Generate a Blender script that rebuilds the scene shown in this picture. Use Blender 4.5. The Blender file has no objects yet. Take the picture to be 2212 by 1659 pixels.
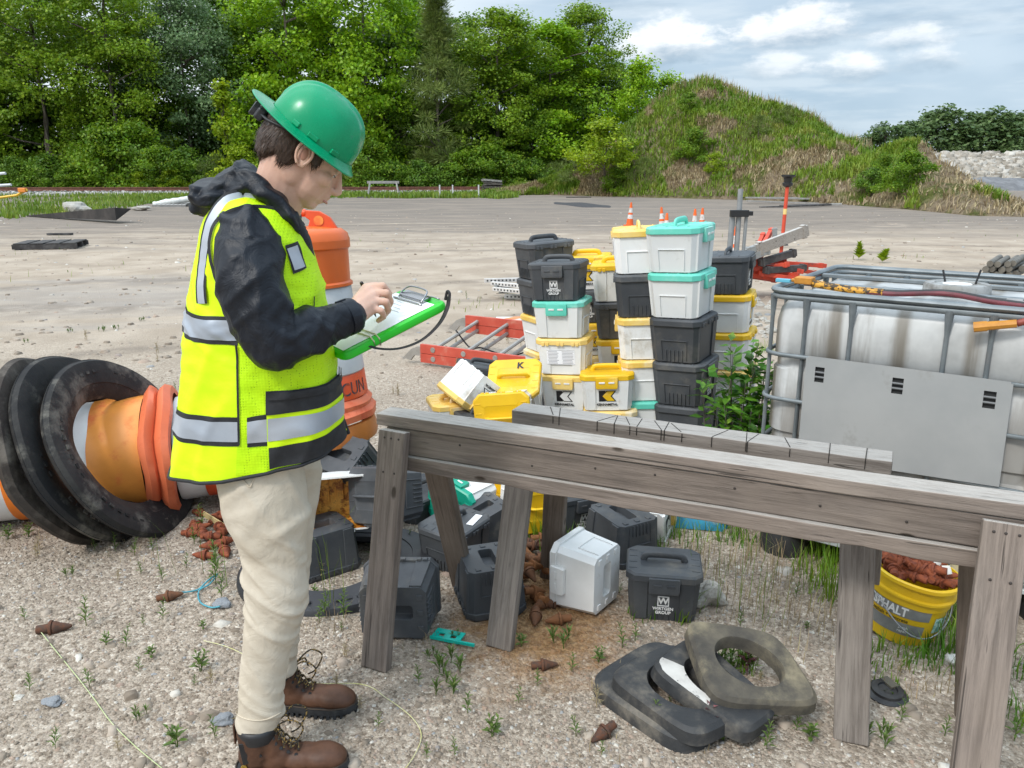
import bpy, bmesh, math, random
import numpy as np
from mathutils import Vector, Matrix, Euler, noise as mnoise
from mathutils.bvhtree import BVHTree

S = bpy.context.scene
COL = S.collection
R = math.radians

# ---------------------------------------------------------------- camera
TH = R(14.8); FPX = 1736.0; CX, CY = 1106.0, 829.5; CAMH = 1.6
cam_d = bpy.data.cameras.new('camera'); cam = bpy.data.objects.new('camera', cam_d); COL.objects.link(cam)
cam.location = (0, 0, CAMH); cam.rotation_euler = (R(90) - TH, 0, 0)
cam_d.sensor_width = 36; cam_d.lens = FPX / 2212 * 36; cam_d.clip_end = 3000; cam_d.clip_start = .02
S.camera = cam
cT, sT = math.cos(TH), math.sin(TH)

def ray(u, v):
    """direction of the sight line through a point measured on the photograph"""
    a, b = (u - CX) / FPX, -(v - CY) / FPX
    return Vector((a, cT + b * sT, -sT + b * cT))
def G(u, v, z=0.0):
    d = ray(u, v); t = (z - CAMH) / d.z
    return Vector((0, 0, CAMH)) + d * t
def D(u, v, y):
    d = ray(u, v); t = y / d.y
    return Vector((0, 0, CAMH)) + d * t

# ---------------------------------------------------------------- sky and sun
SUN_DIR = Vector((-.44, -.52, .73)).normalized()       # towards the sun
W = bpy.data.worlds.new('World'); S.world = W; W.use_nodes = True
def build_sky():
    nt = W.node_tree; nt.nodes.clear(); L = nt.links
    def nd(t, **k):
        n = nt.nodes.new(t)
        for a, b in k.items(): setattr(n, a, b)
        return n
    def put(sock, v):
        if hasattr(v, 'is_linked') or hasattr(v, 'links'): L.new(v, sock)
        else: sock.default_value = v
    def m(op, a, b=0.0, c=0.0):
        n = nd('ShaderNodeMath', operation=op); put(n.inputs[0], a); put(n.inputs[1], b); put(n.inputs[2], c); return n.outputs[0]
    def mix(f, a, b):
        n = nd('ShaderNodeMix', data_type='RGBA'); put(n.inputs[0], f); put(n.inputs[6], a); put(n.inputs[7], b); return n.outputs[2]
    def mr(v, a, b, c=0.0, d=1.0):
        n = nd('ShaderNodeMapRange', interpolation_type='SMOOTHSTEP'); put(n.inputs[0], v)
        for i, q in enumerate((a, b, c, d)): n.inputs[i + 1].default_value = q
        return n.outputs[0]
    tc = nd('ShaderNodeTexCoord'); sx = nd('ShaderNodeSeparateXYZ'); L.new(tc.outputs['Generated'], sx.inputs[0])
    x, y, z = sx.outputs
    az = m('ARCTAN2', x, y); el = m('ARCSINE', m('MAXIMUM', m('MINIMUM', z, 1), -1))
    def noise(vx, vy, scale, detail=6, rough=.55):
        cb = nd('ShaderNodeCombineXYZ'); L.new(vx, cb.inputs[0]); L.new(vy, cb.inputs[1])
        n = nd('ShaderNodeTexNoise'); L.new(cb.outputs[0], n.inputs['Vector'])
        n.inputs['Scale'].default_value = scale; n.inputs['Detail'].default_value = detail; n.inputs['Roughness'].default_value = rough
        return n.outputs['Fac']
    el2 = m('MULTIPLY', el, 2.6)
    big = noise(az, el2, 2.3, 5, .5); fine = noise(az, el2, 12, 8, .62); puff = noise(az, m('MULTIPLY', el, 1.5), 42, 5, .6)
    wisp = noise(az, m('MULTIPLY', el, 6.5), 5, 7, .6)
    K = 10.0                                                # strength .1 below
    C = lambda r, g, b: (r * K, g * K, b * K, 1)
    base = mix(mr(big, .36, .66), C(.38, .52, .66), C(.60, .72, .83))
    base = mix(m('MULTIPLY', mr(wisp, .44, .64), .60), base, C(.72, .81, .88)); base = mix(m('MULTIPLY', mr(noise(az, m('MULTIPLY', el, 5.0), 3.1, 6, .6), .50, .68), .65), base, C(.33, .45, .575))
    base = mix(mr(el, .10, -.01), base, C(.56, .69, .81))
    base = mix(m('MULTIPLY', mr(az, .10, -.14), .85), base, C(.92, 1.0, 1.06))      # thin bright veil on the sun's side
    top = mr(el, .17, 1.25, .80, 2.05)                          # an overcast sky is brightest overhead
    def cloud(base_in, u0, u1, vt, vb, amt=1.0):
        c = ray((u0 + u1) / 2, vb).normalized(); l = ray(u0, vb).normalized(); r_ = ray(u1, vb).normalized(); t = ray((u0 + u1) / 2, vt).normalized()
        a0 = math.atan2(c.x, c.y); w = abs(math.atan2(r_.x, r_.y) - math.atan2(l.x, l.y)) / 2
        e0 = math.asin(c.z); h = math.asin(t.z) - e0
        dx = m('DIVIDE', m('SUBTRACT', az, a0), w); dy = m('DIVIDE', m('SUBTRACT', el, e0 + h * .28), h * .72)
        dyb = m('MULTIPLY', m('MINIMUM', dy, 0), 1.5)         # flatter underside
        dyy = m('ADD', m('MAXIMUM', dy, 0), dyb)
        rr = m('ADD', m('POWER', m('ABSOLUTE', dx), 1.7), m('POWER', m('ABSOLUTE', dyy), 2))
        f = m('ADD', m('SUBTRACT', 1.0, rr), m('MULTIPLY', m('SUBTRACT', m('ADD', fine, m('MULTIPLY', puff, .55)), .775), 2.6))
        mask = m('MULTIPLY', m('MULTIPLY', mr(f, -.15, .9), amt), mr(dy, -1.15, -.15))
        sh = mr(m('ADD', dy, m('MULTIPLY', m('SUBTRACT', fine, .5), 2.2)), -.55, .55)
        body = mix(sh, C(.34, .46, .58), C(1.08, 1.10, 1.11))
        return mix(mask, base_in, body)
    out = base
    for a in ((1300, 1565, 26, 140, 1.0), (1560, 1890, 4, 96, .95), (1865, 2070, 44, 104, .7), (1590, 1775, 108, 164, .65), (1730, 1935, 106, 170, .8),
              (1915, 2095, 84, 154, .65), (2240, 2500, 20, 110, .7), (700, 1000, 60, 170, .6), (300, 560, 20, 120, .6), (2600, 2900, 120, 220, .7)):
        out = cloud(out, *a)
    sky = nd('ShaderNodeTexSky', sky_type='NISHITA'); sky.sun_disc = False
    sky.sun_elevation = math.asin(SUN_DIR.z); sky.sun_rotation = math.atan2(SUN_DIR.x, SUN_DIR.y)
    res = mix(.9, sky.outputs[0], out)
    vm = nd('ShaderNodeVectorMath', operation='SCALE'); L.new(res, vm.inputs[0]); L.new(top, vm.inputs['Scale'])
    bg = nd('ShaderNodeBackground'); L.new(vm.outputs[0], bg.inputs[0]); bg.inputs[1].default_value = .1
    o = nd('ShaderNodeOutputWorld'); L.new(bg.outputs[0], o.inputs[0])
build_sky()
sun_d = bpy.data.lights.new('sun', 'SUN'); sun = bpy.data.objects.new('sun', sun_d); COL.objects.link(sun)
sun_d.energy = 1.5; sun_d.angle = R(11); sun_d.color = (1, .965, .91)
sun.rotation_euler = SUN_DIR.to_track_quat('Z', 'Y').to_euler(); sun.location = (0, 0, 30)
S.view_settings.view_transform = 'Standard'; S.view_settings.look = 'None'
S.view_settings.exposure = .50; S.view_settings.gamma = 1; S.view_settings.use_curve_mapping = False

# ---------------------------------------------------------------- object helpers
def tag(o, label=None, cat=None, group=None, kind=None):
    if label: o['label'] = label
    if cat: o['category'] = cat
    if group: o['group'] = group
    if kind: o['kind'] = kind
    return o
def empty(name, loc=(0, 0, 0), rot=(0, 0, 0), label=None, cat=None, group=None):
    o = bpy.data.objects.new(name, None); COL.objects.link(o); o.location = loc; o.rotation_euler = rot
    o.empty_display_size = .1
    return tag(o, label, cat, group)
def copy_tree(o, parent=None):
    c = o.copy(); COL.objects.link(c); c.parent = parent
    for ch in KIDS.get(o.name, []): 
        d = copy_tree(ch, c)
    if o.name in KIDS: pass
    return c
KIDS = {}
def setparent(o, p):
    o.parent = p; KIDS.setdefault(p.name, []).append(o)
def dup(o, loc, rot=(0, 0, 0), sc=None, label=None, parent=None, matrix=None, group=None):
    """a copy of a thing with copies of its parts"""
    c = o.copy(); COL.objects.link(c); c.parent = parent
    if parent: KIDS.setdefault(parent.name, []).append(c)
    if matrix is not None: c.matrix_basis = matrix
    else:
        c.location = loc; c.rotation_euler = rot
        if sc is not None: c.scale = (sc,) * 3 if isinstance(sc, (int, float)) else sc
    if label: c['label'] = label
    if group: c['group'] = group
    for ch in KIDS.get(o.name, []):
        dup(ch, ch.location, ch.rotation_euler, ch.scale, None, c, ch.matrix_basis.copy())
    return c

class MB:
    """gathers vertices and faces for ONE mesh object"""
    def __init__(s): s.v = []; s.f = []; s.m = []
    def add(s, vf, M=None, mi=0):
        v, f = vf; b = len(s.v)
        s.v += [tuple(M @ Vector(p)) for p in v] if M is not None else [tuple(p) for p in v]
        s.f += [tuple(i + b for i in q) for q in f]; s.m += [mi] * len(f); return s
    def build(s, name, mats, parent=None, smooth=False, bevel=0, seg=2, loc=None, rot=None, M=None, angle=40, weld=False):
        me = bpy.data.meshes.new(name); me.from_pydata(s.v, [], s.f)
        mats = mats if isinstance(mats, (list, tuple)) else [mats]
        for q in mats: me.materials.append(q)
        if len(mats) > 1: me.polygons.foreach_set('material_index', s.m)
        bm = bmesh.new(); bm.from_mesh(me)
        if weld: bmesh.ops.remove_doubles(bm, verts=bm.verts, dist=1e-5)
        bmesh.ops.recalc_face_normals(bm, faces=bm.faces); bm.to_mesh(me); bm.free()
        o = bpy.data.objects.new(name, me); COL.objects.link(o)
        if parent: setparent(o, parent)
        if M is not None: o.matrix_basis = M
        if loc is not None: o.location = loc
        if rot is not None: o.rotation_euler = rot
        if smooth: 
            me.polygons.foreach_set('use_smooth', [True] * len(me.polygons))
            if smooth == 'auto': me.set_sharp_from_angle(angle=R(angle))
        if bevel:
            md = o.modifiers.new('bevel', 'BEVEL'); md.width = bevel; md.segments = seg; md.limit_method = 'ANGLE'; md.angle_limit = R(35)
            me.polygons.foreach_set('use_smooth', [True] * len(me.polygons)); md.harden_normals = True
        return o
def box(cx, cy, cz, sx, sy, sz, tx=1.0, ty=1.0):
    """centre, full sizes; tx, ty narrow the underside"""
    v = [];
    for z in (-1, 1):
        kx, ky = (tx, ty) if z < 0 else (1, 1)
        for a, b in ((-1, -1), (1, -1), (1, 1), (-1, 1)): v.append((cx + a * sx / 2 * kx, cy + b * sy / 2 * ky, cz + z * sz / 2))
    return v, [(3, 2, 1, 0), (4, 5, 6, 7), (0, 1, 5, 4), (1, 2, 6, 5), (2, 3, 7, 6), (3, 0, 4, 7)]
def loft(rings, closed=True, cap=True):
    n = len(rings[0]); v = [p for r in rings for p in r]; f = []
    for i in range(len(rings) - 1):
        for j in range(n if closed else n - 1):
            k = (j + 1) % n; f.append((i * n + j, i * n + k, (i + 1) * n + k, (i + 1) * n + j))
    if cap and closed: f += [tuple(range(n - 1, -1, -1)), tuple((len(rings) - 1) * n + j for j in range(n))]
    return v, f
def frame(t, up=Vector((0, 0, 1))):
    t = t.normalized()
    a = t.cross(up)
    if a.length < 1e-3: a = t.cross(Vector((1, 0, 0)))
    a.normalize(); return a, a.cross(t).normalized()
def tube(pts, r, n=8, cap=True, flat=1.0, up=Vector((0, 0, 1))):
    pts = [Vector(p) for p in pts]; rr = r if isinstance(r, (list, tuple)) else [r] * len(pts); rings = []
    for i, p in enumerate(pts):
        t = pts[min(i + 1, len(pts) - 1)] - pts[max(i - 1, 0)]; a, b = frame(t, up)
        rings.append([p + a * math.cos(q) * rr[i] + b * math.sin(q) * rr[i] * flat for q in [2 * math.pi * k / n for k in range(n)]])
    return loft(rings, True, cap)
def lathe(prof, n=24, cap=True):
    return loft([[(r * math.cos(2 * math.pi * k / n), r * math.sin(2 * math.pi * k / n), z) for k in range(n)] for r, z in prof], True, cap)
def prism(poly, y0, y1):
    """outline in x,z pushed from y0 to y1"""
    return loft([[(x, y0, z) for x, z in poly], [(x, y1, z) for x, z in poly]])
def prismz(poly, z0, z1):
    return loft([[(x, y, z0) for x, y in poly], [(x, y, z1) for x, y in poly]])
def smoothpath(P, n=8):
    P = [Vector(p) for p in P]; out = []
    for i in range(len(P) - 1):
        a, b, c, d = P[max(i - 1, 0)], P[i], P[i + 1], P[min(i + 2, len(P) - 1)]
        for k in range(n):
            t = k / n
            out.append(.5 * ((2 * b) + (c - a) * t + (2 * a - 5 * b + 4 * c - d) * t * t + (3 * b - a - 3 * c + d) * t ** 3))
    out.append(P[-1]); return out
def np_mesh(name, V, F, mat, parent=None, k=4, smooth=False):
    """big meshes straight from arrays: V (n,3), F (m,k)"""
    me = bpy.data.meshes.new(name); V = np.asarray(V, np.float32); F = np.asarray(F, np.int32)
    me.vertices.add(len(V)); me.vertices.foreach_set('co', V.ravel())
    me.loops.add(F.size); me.loops.foreach_set('vertex_index', F.ravel())
    me.polygons.add(len(F)); me.polygons.foreach_set('loop_start', np.arange(0, F.size, F.shape[1], dtype=np.int32))
    me.polygons.foreach_set('loop_total', np.full(len(F), F.shape[1], np.int32))
    if smooth: me.polygons.foreach_set('use_smooth', np.ones(len(F), bool))
    me.update(calc_edges=True); me.validate()
    if mat: me.materials.append(mat)
    o = bpy.data.objects.new(name, me); COL.objects.link(o)
    if parent: setparent(o, parent)
    return o
def text_mesh(name, s, size, mat, parent=None, M=None, depth=.0006, bold=0.0, xs=1.0):
    c = bpy.data.curves.new(name, 'FONT'); c.body = s; c.size = size; c.extrude = depth; c.align_x = 'CENTER'; c.align_y = 'CENTER'; c.offset = bold
    c.resolution_u = 3
    t = bpy.data.objects.new(name, c); COL.objects.link(t)
    me = bpy.data.meshes.new_from_object(t.evaluated_get(bpy.context.evaluated_depsgraph_get()))
    bpy.data.objects.remove(t); bpy.data.curves.remove(c)
    if xs != 1: me.transform(Matrix.Diagonal((xs, 1, 1, 1)))
    me.name = name; me.materials.clear(); me.materials.append(mat)
    o = bpy.data.objects.new(name, me); COL.objects.link(o)
    if parent: setparent(o, parent)
    if M is not None: o.matrix_basis = M
    return o
def basis(o, x, y, z):
    m = Matrix.Identity(4)
    for i in range(3): m[i][0], m[i][1], m[i][2], m[i][3] = x[i], y[i], z[i], o[i]
    return m

# ---------------------------------------------------------------- materials
class NT:
    def __init__(s, name):
        s.mat = bpy.data.materials.new(name); s.mat.use_nodes = True; s.t = s.mat.node_tree; s.t.nodes.clear(); s.L = s.t.links
        s.out = s.nd('ShaderNodeOutputMaterial'); s.tc = s.nd('ShaderNodeTexCoord'); s.P = s.tc.outputs['Object']
    def nd(s, t, **k):
        n = s.t.nodes.new(t)
        for a, b in k.items(): setattr(n, a, b)
        return n
    def put(s, sock, v):
        if isinstance(v, bpy.types.NodeSocket): s.L.new(v, sock)
        else:
            if isinstance(v, tuple) and len(v) == 3 and sock.type == 'RGBA': v = v + (1,)
            sock.default_value = v
    def m(s, op, a, b=0.0, c=0.0, clamp=False):
        n = s.nd('ShaderNodeMath', operation=op, use_clamp=clamp); s.put(n.inputs[0], a); s.put(n.inputs[1], b); s.put(n.inputs[2], c); return n.outputs[0]
    def mix(s, f, a, b, bt='MIX'):
        n = s.nd('ShaderNodeMix', data_type='RGBA', blend_type=bt); s.put(n.inputs[0], f); s.put(n.inputs[6], a); s.put(n.inputs[7], b); return n.outputs[2]
    def mr(s, v, a, b, c=0.0, d=1.0, sm=True):
        n = s.nd('ShaderNodeMapRange'); n.interpolation_type = 'SMOOTHSTEP' if sm else 'LINEAR'
        s.put(n.inputs[0], v)
        for i, q in enumerate((a, b, c, d)): n.inputs[i + 1].default_value = q
        return n.outputs[0]
    def sc(s, v, k):
        n = s.nd('ShaderNodeVectorMath', operation='MULTIPLY'); s.put(n.inputs[0], v); n.inputs[1].default_value = k if isinstance(k, tuple) else (k,) * 3; return n.outputs[0]
    def vadd(s, a, b):
        n = s.nd('ShaderNodeVectorMath', operation='ADD'); s.put(n.inputs[0], a); s.put(n.inputs[1], b); return n.outputs[0]
    def noise(s, scale, detail=4, rough=.55, vec=None, col=False, dist=0.0):
        n = s.nd('ShaderNodeTexNoise'); s.L.new(vec if vec is not None else s.P, n.inputs['Vector'])
        n.inputs['Scale'].default_value = scale; n.inputs['Detail'].default_value = detail; n.inputs['Roughness'].default_value = rough; n.inputs['Distortion'].default_value = dist
        return n.outputs['Color' if col else 'Fac']
    def vor(s, scale, vec=None, feature='F1', out='Distance', rnd=1.0):
        n = s.nd('ShaderNodeTexVoronoi', feature=feature); s.L.new(vec if vec is not None else s.P, n.inputs['Vector']); n.inputs['Scale'].default_value = scale
        n.inputs['Randomness'].default_value = rnd
        return n.outputs[out]
    def xyz(s, v=None):
        n = s.nd('ShaderNodeSeparateXYZ'); s.L.new(v if v is not None else s.P, n.inputs[0]); return n.outputs
    def rnd(s): return s.nd('ShaderNodeObjectInfo').outputs['Random']
    def isl(s): return s.nd('ShaderNodeNewGeometry').outputs['Random Per Island']
    def ramp(s, f, stops, interp='LINEAR'):
        n = s.nd('ShaderNodeValToRGB'); s.put(n.inputs[0], f); e = n.color_ramp.elements; n.color_ramp.interpolation = interp
        while len(e) < len(stops): e.new(.5)
        for q, (p, c) in zip(e, stops): q.position = p; q.color = c + (1,) if len(c) == 3 else c
        return n.outputs[0]
    def bump(s, h, st=.3, dist=.01, nrm=None):
        n = s.nd('ShaderNodeBump'); s.put(n.inputs['Height'], h); n.inputs['Strength'].default_value = st; n.inputs['Distance'].default_value = dist
        if nrm is not None: s.L.new(nrm, n.inputs['Normal'])
        return n.outputs[0]
    def pbr(s, col, rough=.5, metal=0.0, nrm=None, spec=.5, sheen=0.0, sss=0.0, coat=0.0, trans=0.0):
        b = s.nd('ShaderNodeBsdfPrincipled'); s.put(b.inputs['Base Color'], col); s.put(b.inputs['Roughness'], rough); s.put(b.inputs['Metallic'], metal)
        s.put(b.inputs['Specular IOR Level'], spec)
        if nrm is not None: s.L.new(nrm, b.inputs['Normal'])
        if sheen: b.inputs['Sheen Weight'].default_value = sheen
        if coat: b.inputs['Coat Weight'].default_value = coat; b.inputs['Coat Roughness'].default_value = .12
        if sss: b.inputs['Subsurface Weight'].default_value = sss; b.inputs['Subsurface Radius'].default_value = (.012, .005, .003); b.inputs['Subsurface Scale'].default_value = .6
        sh = b.outputs[0]
        if trans:
            t = s.nd('ShaderNodeBsdfTranslucent'); s.put(t.inputs[0], col); mx = s.nd('ShaderNodeMixShader'); mx.inputs[0].default_value = trans
            s.L.new(sh, mx.inputs[1]); s.L.new(t.outputs[0], mx.inputs[2]); sh = mx.outputs[0]
        s.L.new(sh, s.out.inputs[0]); return s.mat

def M_plain(name, col, col2=None, rough=.5, scale=6, lo=.35, hi=.7, bump=0.0, bscale=60, metal=0.0, spec=.5, dirt=None, stretch=None, coat=0.0, sheen=0.0, vary=0.0):
    """a surface of one colour with mottling, fine relief and optional dirt (colour, scale, from, to)"""
    n = NT(name); v = n.sc(n.P, stretch) if stretch else n.P
    r3 = n.nd('ShaderNodeObjectInfo').outputs['Random']
    off = n.nd('ShaderNodeCombineXYZ'); n.L.new(n.m('MULTIPLY', r3, 37.0), off.inputs[0]); n.L.new(n.m('MULTIPLY', r3, 91.0), off.inputs[1])
    v = n.vadd(v, off.outputs[0])
    c = col
    if col2: c = n.mix(n.mr(n.noise(scale, 5, .6, v), lo, hi), col, col2)
    rr = rough
    if dirt:
        f = n.mr(n.noise(dirt[1], 7, .68, v), dirt[2], dirt[3]); c = n.mix(f, c, dirt[0]); rr = n.m('MULTIPLY_ADD', f, .85 - rough, rough)
    if vary:
        hs = n.nd('ShaderNodeHueSaturation'); n.put(hs.inputs['Color'], c); n.L.new(n.mr(r3, 0, 1, 1 - vary, 1 + vary, False), hs.inputs['Value']); c = hs.outputs[0]
    nr = n.bump(n.noise(bscale, 5, .6, v), bump, .004) if bump else None
    return n.pbr(c, rr, metal, nr, spec, coat=coat, sheen=sheen)
# ================================================================ THE SETTING
rng = np.random.default_rng(5); random.seed(5)

def ground_material():
    n = NT('gravel_ground'); x, y, z = n.xyz()
    big = n.noise(.22, 5, .6); mid = n.noise(1.3, 6, .62); streak = n.noise(1, 6, .62, n.sc(n.P, (.10, .55, 1))); st2 = n.noise(1, 8, .7, n.sc(n.P, (.22, .75, 1)), dist=1.2)
    cell = n.vor(62, out='Color'); d1 = n.vor(62); d2 = n.vor(150); cell2 = n.vor(150, out='Color')
    v1 = n.xyz(cell)[0]; v2 = n.xyz(cell2)[1]
    stone = n.ramp(n.m('ADD', n.m('MULTIPLY', v1, .55), n.m('MULTIPLY', v2, .45)), [(.05, (.15, .115, .085)), (.35, (.27, .22, .17)), (.6, (.36, .30, .24)), (.8, (.45, .385, .31)), (.97, (.60, .54, .46))])
    fine = n.noise(260, 3, .6)
    sand = n.mix(n.mr(mid, .35, .68), (.37, .297, .225), (.49, .405, .318))
    sand = n.mix(n.m('MULTIPLY', n.mr(fine, .3, .7), .55), sand, n.mix(.5, sand, (.22, .19, .165)))
    near = n.mix(n.mr(n.m('ADD', mid, n.m('MULTIPLY', n.m('SUBTRACT', n.vor(95), .35), .25)), .36, .60), n.mix(.45, stone, (.25, .205, .16)), stone)
    # how far the loose stones reach
    far = n.mr(n.m('ADD', y, n.m('MULTIPLY', big, 3.0)), 5.6, 11.0)
    c = n.mix(far, near, sand)
    # grey milled patches worn into the yard
    grey = n.mix(n.mr(fine, .3, .7), (.085, .075, .068), (.175, .156, .14))
    e = n.m('ADD', n.m('MULTIPLY', n.m('SUBTRACT', streak, .5), 16.0), y)
    band = n.m('MULTIPLY', n.mr(e, 17.0, 26.0), n.mr(n.m('ADD', st2, n.m('MULTIPLY', n.m('SUBTRACT', y, 27), .006)), .30, .50))
    c = n.mix(n.m('MULTIPLY', band, .92), c, n.mix(n.mr(st2, .3, .7), grey, (.27, .222, .18)))
    lp = n.m('SUBTRACT', 1.0, n.m('ADD', n.m('POWER', n.m('DIVIDE', n.m('ADD', x, 5.6), 3.6), 2.0), n.m('POWER', n.m('DIVIDE', n.m('SUBTRACT', y, 10.4), 2.4), 2.0)))
    c = n.mix(n.m('MULTIPLY', n.mr(n.m('ADD', lp, n.m('MULTIPLY', n.m('SUBTRACT', st2, .5), 4.0)), -.1, 1.2), .50), c, (.26, .245, .235))
    wv = n.vadd(n.P, n.sc(n.noise(.25, 3, .5, col=True), (0, 5.0, 0))); ruts = n.mr(n.noise(1, 8, .72, n.sc(wv, (.13, .62, 1))), .50, .68)
    c = n.mix(n.m('MULTIPLY', n.m('MULTIPLY', ruts, n.mr(y, 8, 13)), .42), c, (.17, .15, .135))
    # wheel tracks across the yard
    for y0, k, fr in ((10.5, .16, .20), (12.3, .16, .20), (17.0, -.10, .14), (18.9, -.10, .14), (8.6, .42, .17), (24, .22, .10), (26.2, .22, .10)):
        d_ = n.m('ABSOLUTE', n.m('SUBTRACT', n.m('SUBTRACT', y, n.m('MULTIPLY', x, k)), n.m('ADD', y0, n.m('MULTIPLY', n.m('SUBTRACT', n.noise(fr, 2, .4), .5), 5.0))))
        c = n.mix(n.m('MULTIPLY', n.m('MULTIPLY', n.mr(d_, .34, .10), n.mr(n.noise(2.2, 6, .7), .34, .62)), .52), c, (.155, .128, .105))
    # rust that has washed out of the heap of teeth
    rp = G(1165, 1330); rd = n.m('SQRT', n.m('ADD', n.m('POWER', n.m('SUBTRACT', x, rp.x), 2.0), n.m('POWER', n.m('MULTIPLY', n.m('SUBTRACT', y, rp.y), .75), 2.0)))
    c = n.mix(n.m('MULTIPLY', n.mr(n.m('ADD', rd, n.m('MULTIPLY', n.m('SUBTRACT', n.noise(9, 5), .5), .35)), .44, .14), .85), c, n.mix(n.mr(n.noise(40, 4), .35, .65), (.16, .075, .022), (.33, .19, .08)))
    # dark organic soil where the weeds grow
    so = n.m('MULTIPLY', n.mr(n.m('ADD', n.noise(2.2, 5, .6), n.mr(x, -.4, 1.1, -.12, .04)), .56, .70), n.mr(y, 8, 4))
    c = n.mix(n.m('MULTIPLY', so, .55), c, (.13, .105, .075))
    h = n.m('ADD', n.m('MULTIPLY', d1, -.9), n.m('ADD', n.m('MULTIPLY', d2, -.5), n.m('MULTIPLY', mid, 1.2)))
    return n.pbr(c, .92, 0, n.bump(h, .55, .012), .2)
GROUND = ground_material()
xs = np.array([-900, -300, -90, -30, -12, -6, -3, 0, 3, 6, 12, 30, 90, 300, 900.]); ys = np.array([-60, -8, 0, 3, 6, 10, 16, 26, 40, 60, 90, 150, 300, 1500.])
gx, gy = np.meshgrid(xs, ys); V = np.stack([gx.ravel(), gy.ravel(), np.zeros(gx.size)], 1)
nx = len(xs); F = [(j * nx + i, j * nx + i + 1, (j + 1) * nx + i + 1, (j + 1) * nx + i) for j in range(len(ys) - 1) for i in range(nx - 1)]
ground = np_mesh('ground', V, F, GROUND); tag(ground, kind='structure')

# ---- loose stones in the foreground: real stones, too many to count
def in_view(x, y, margin=.05):
    zc = y * cT + CAMH * sT; return np.abs(x / zc) < 1106 / FPX + margin
def stones(name, n, ylo, yhi, smin, smax, mat, power=2.0, zs=.55, dens=None):
    y = ylo * (yhi / ylo) ** rng.random(n * 2); w = (y * cT + CAMH * sT) * .68
    x = (rng.random(n * 2) * 2 - 1) * w
    if dens is not None:
        k = rng.random(n * 2) < dens(x, y); x, y = x[k], y[k]
    x, y = x[:n], y[:n]; n = len(x)
    s = smin + (smax - smin) * rng.random(n) ** power
    cube = np.array([(-1, -1, -1), (1, -1, -1), (1, 1, -1), (-1, 1, -1), (-1, -1, 1), (1, -1, 1), (1, 1, 1), (-1, 1, 1)], float) * .5
    P = cube[None] * (1 + (rng.random((n, 8, 3)) - .5) * .9)
    P[:, 4:, :2] *= .72
    P *= (s[:, None] * np.stack([.7 + .6 * rng.random(n), .7 + .6 * rng.random(n), zs * (.6 + .7 * rng.random(n))], 1))[:, None, :]
    a = rng.random(n) * 6.283; ca, sa = np.cos(a)[:, None], np.sin(a)[:, None]
    X = P[..., 0] * ca - P[..., 1] * sa; Y = P[..., 0] * sa + P[..., 1] * ca
    Z = P[..., 2] + (s * zs * .22)[:, None]
    V = np.stack([X + x[:, None], Y + y[:, None], Z], 2).reshape(-1, 3)
    f = np.array([(4, 5, 6, 7), (0, 1, 5, 4), (1, 2, 6, 5), (2, 3, 7, 6), (3, 0, 4, 7)])
    Fc = (f[None] + (np.arange(n) * 8)[:, None, None]).reshape(-1, 4)
    return tag(np_mesh(name, V, Fc, mat), kind='stuff')
def stone_material():
    n = NT('loose_stone'); r = n.isl()
    c = n.ramp(r, [(0, (.17, .133, .10)), (.25, (.275, .225, .175)), (.5, (.365, .30, .24)), (.7, (.44, .37, .30)), (.85, (.35, .25, .19)), (.9, (.28, .285, .29)), (.95, (.53, .49, .43)), (1, (.64, .60, .53))])
    c = n.mix(n.m('MULTIPLY', n.mr(n.noise(120, 4), .3, .7), .35), c, n.mix(.5, c, (.2, .18, .15)))
    x, y, z = n.xyz(); rp = G(1165, 1330)
    rd = n.m('SQRT', n.m('ADD', n.m('POWER', n.m('SUBTRACT', x, rp.x), 2.0), n.m('POWER', n.m('MULTIPLY', n.m('SUBTRACT', y, rp.y), .75), 2.0)))
    c = n.mix(n.m('MULTIPLY', n.mr(n.m('ADD', rd, n.m('MULTIPLY', n.m('SUBTRACT', n.noise(9, 5), .5), .35)), .46, .14), .85), c, (.25, .125, .045))
    return n.pbr(c, .9, 0, None, .2)
STONE = stone_material()
def bare(x, y):
    q = np.array([mnoise.noise(Vector((a * .9, b * .9, 3.3))) for a, b in zip(x, y)]); return np.clip(.55 + q * 1.1, .12, 1)
stones('gravel', 60000, 1.25, 6.5, .003, .0115, STONE, 2.2, dens=bare)
stones('yard_debris', 2600, 6.5, 34, .015, .07, STONE, 2.5, .4)
stones('pebbles', 800, 1.3, 9.0, .016, .042, STONE, 3.0, .45)

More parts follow.
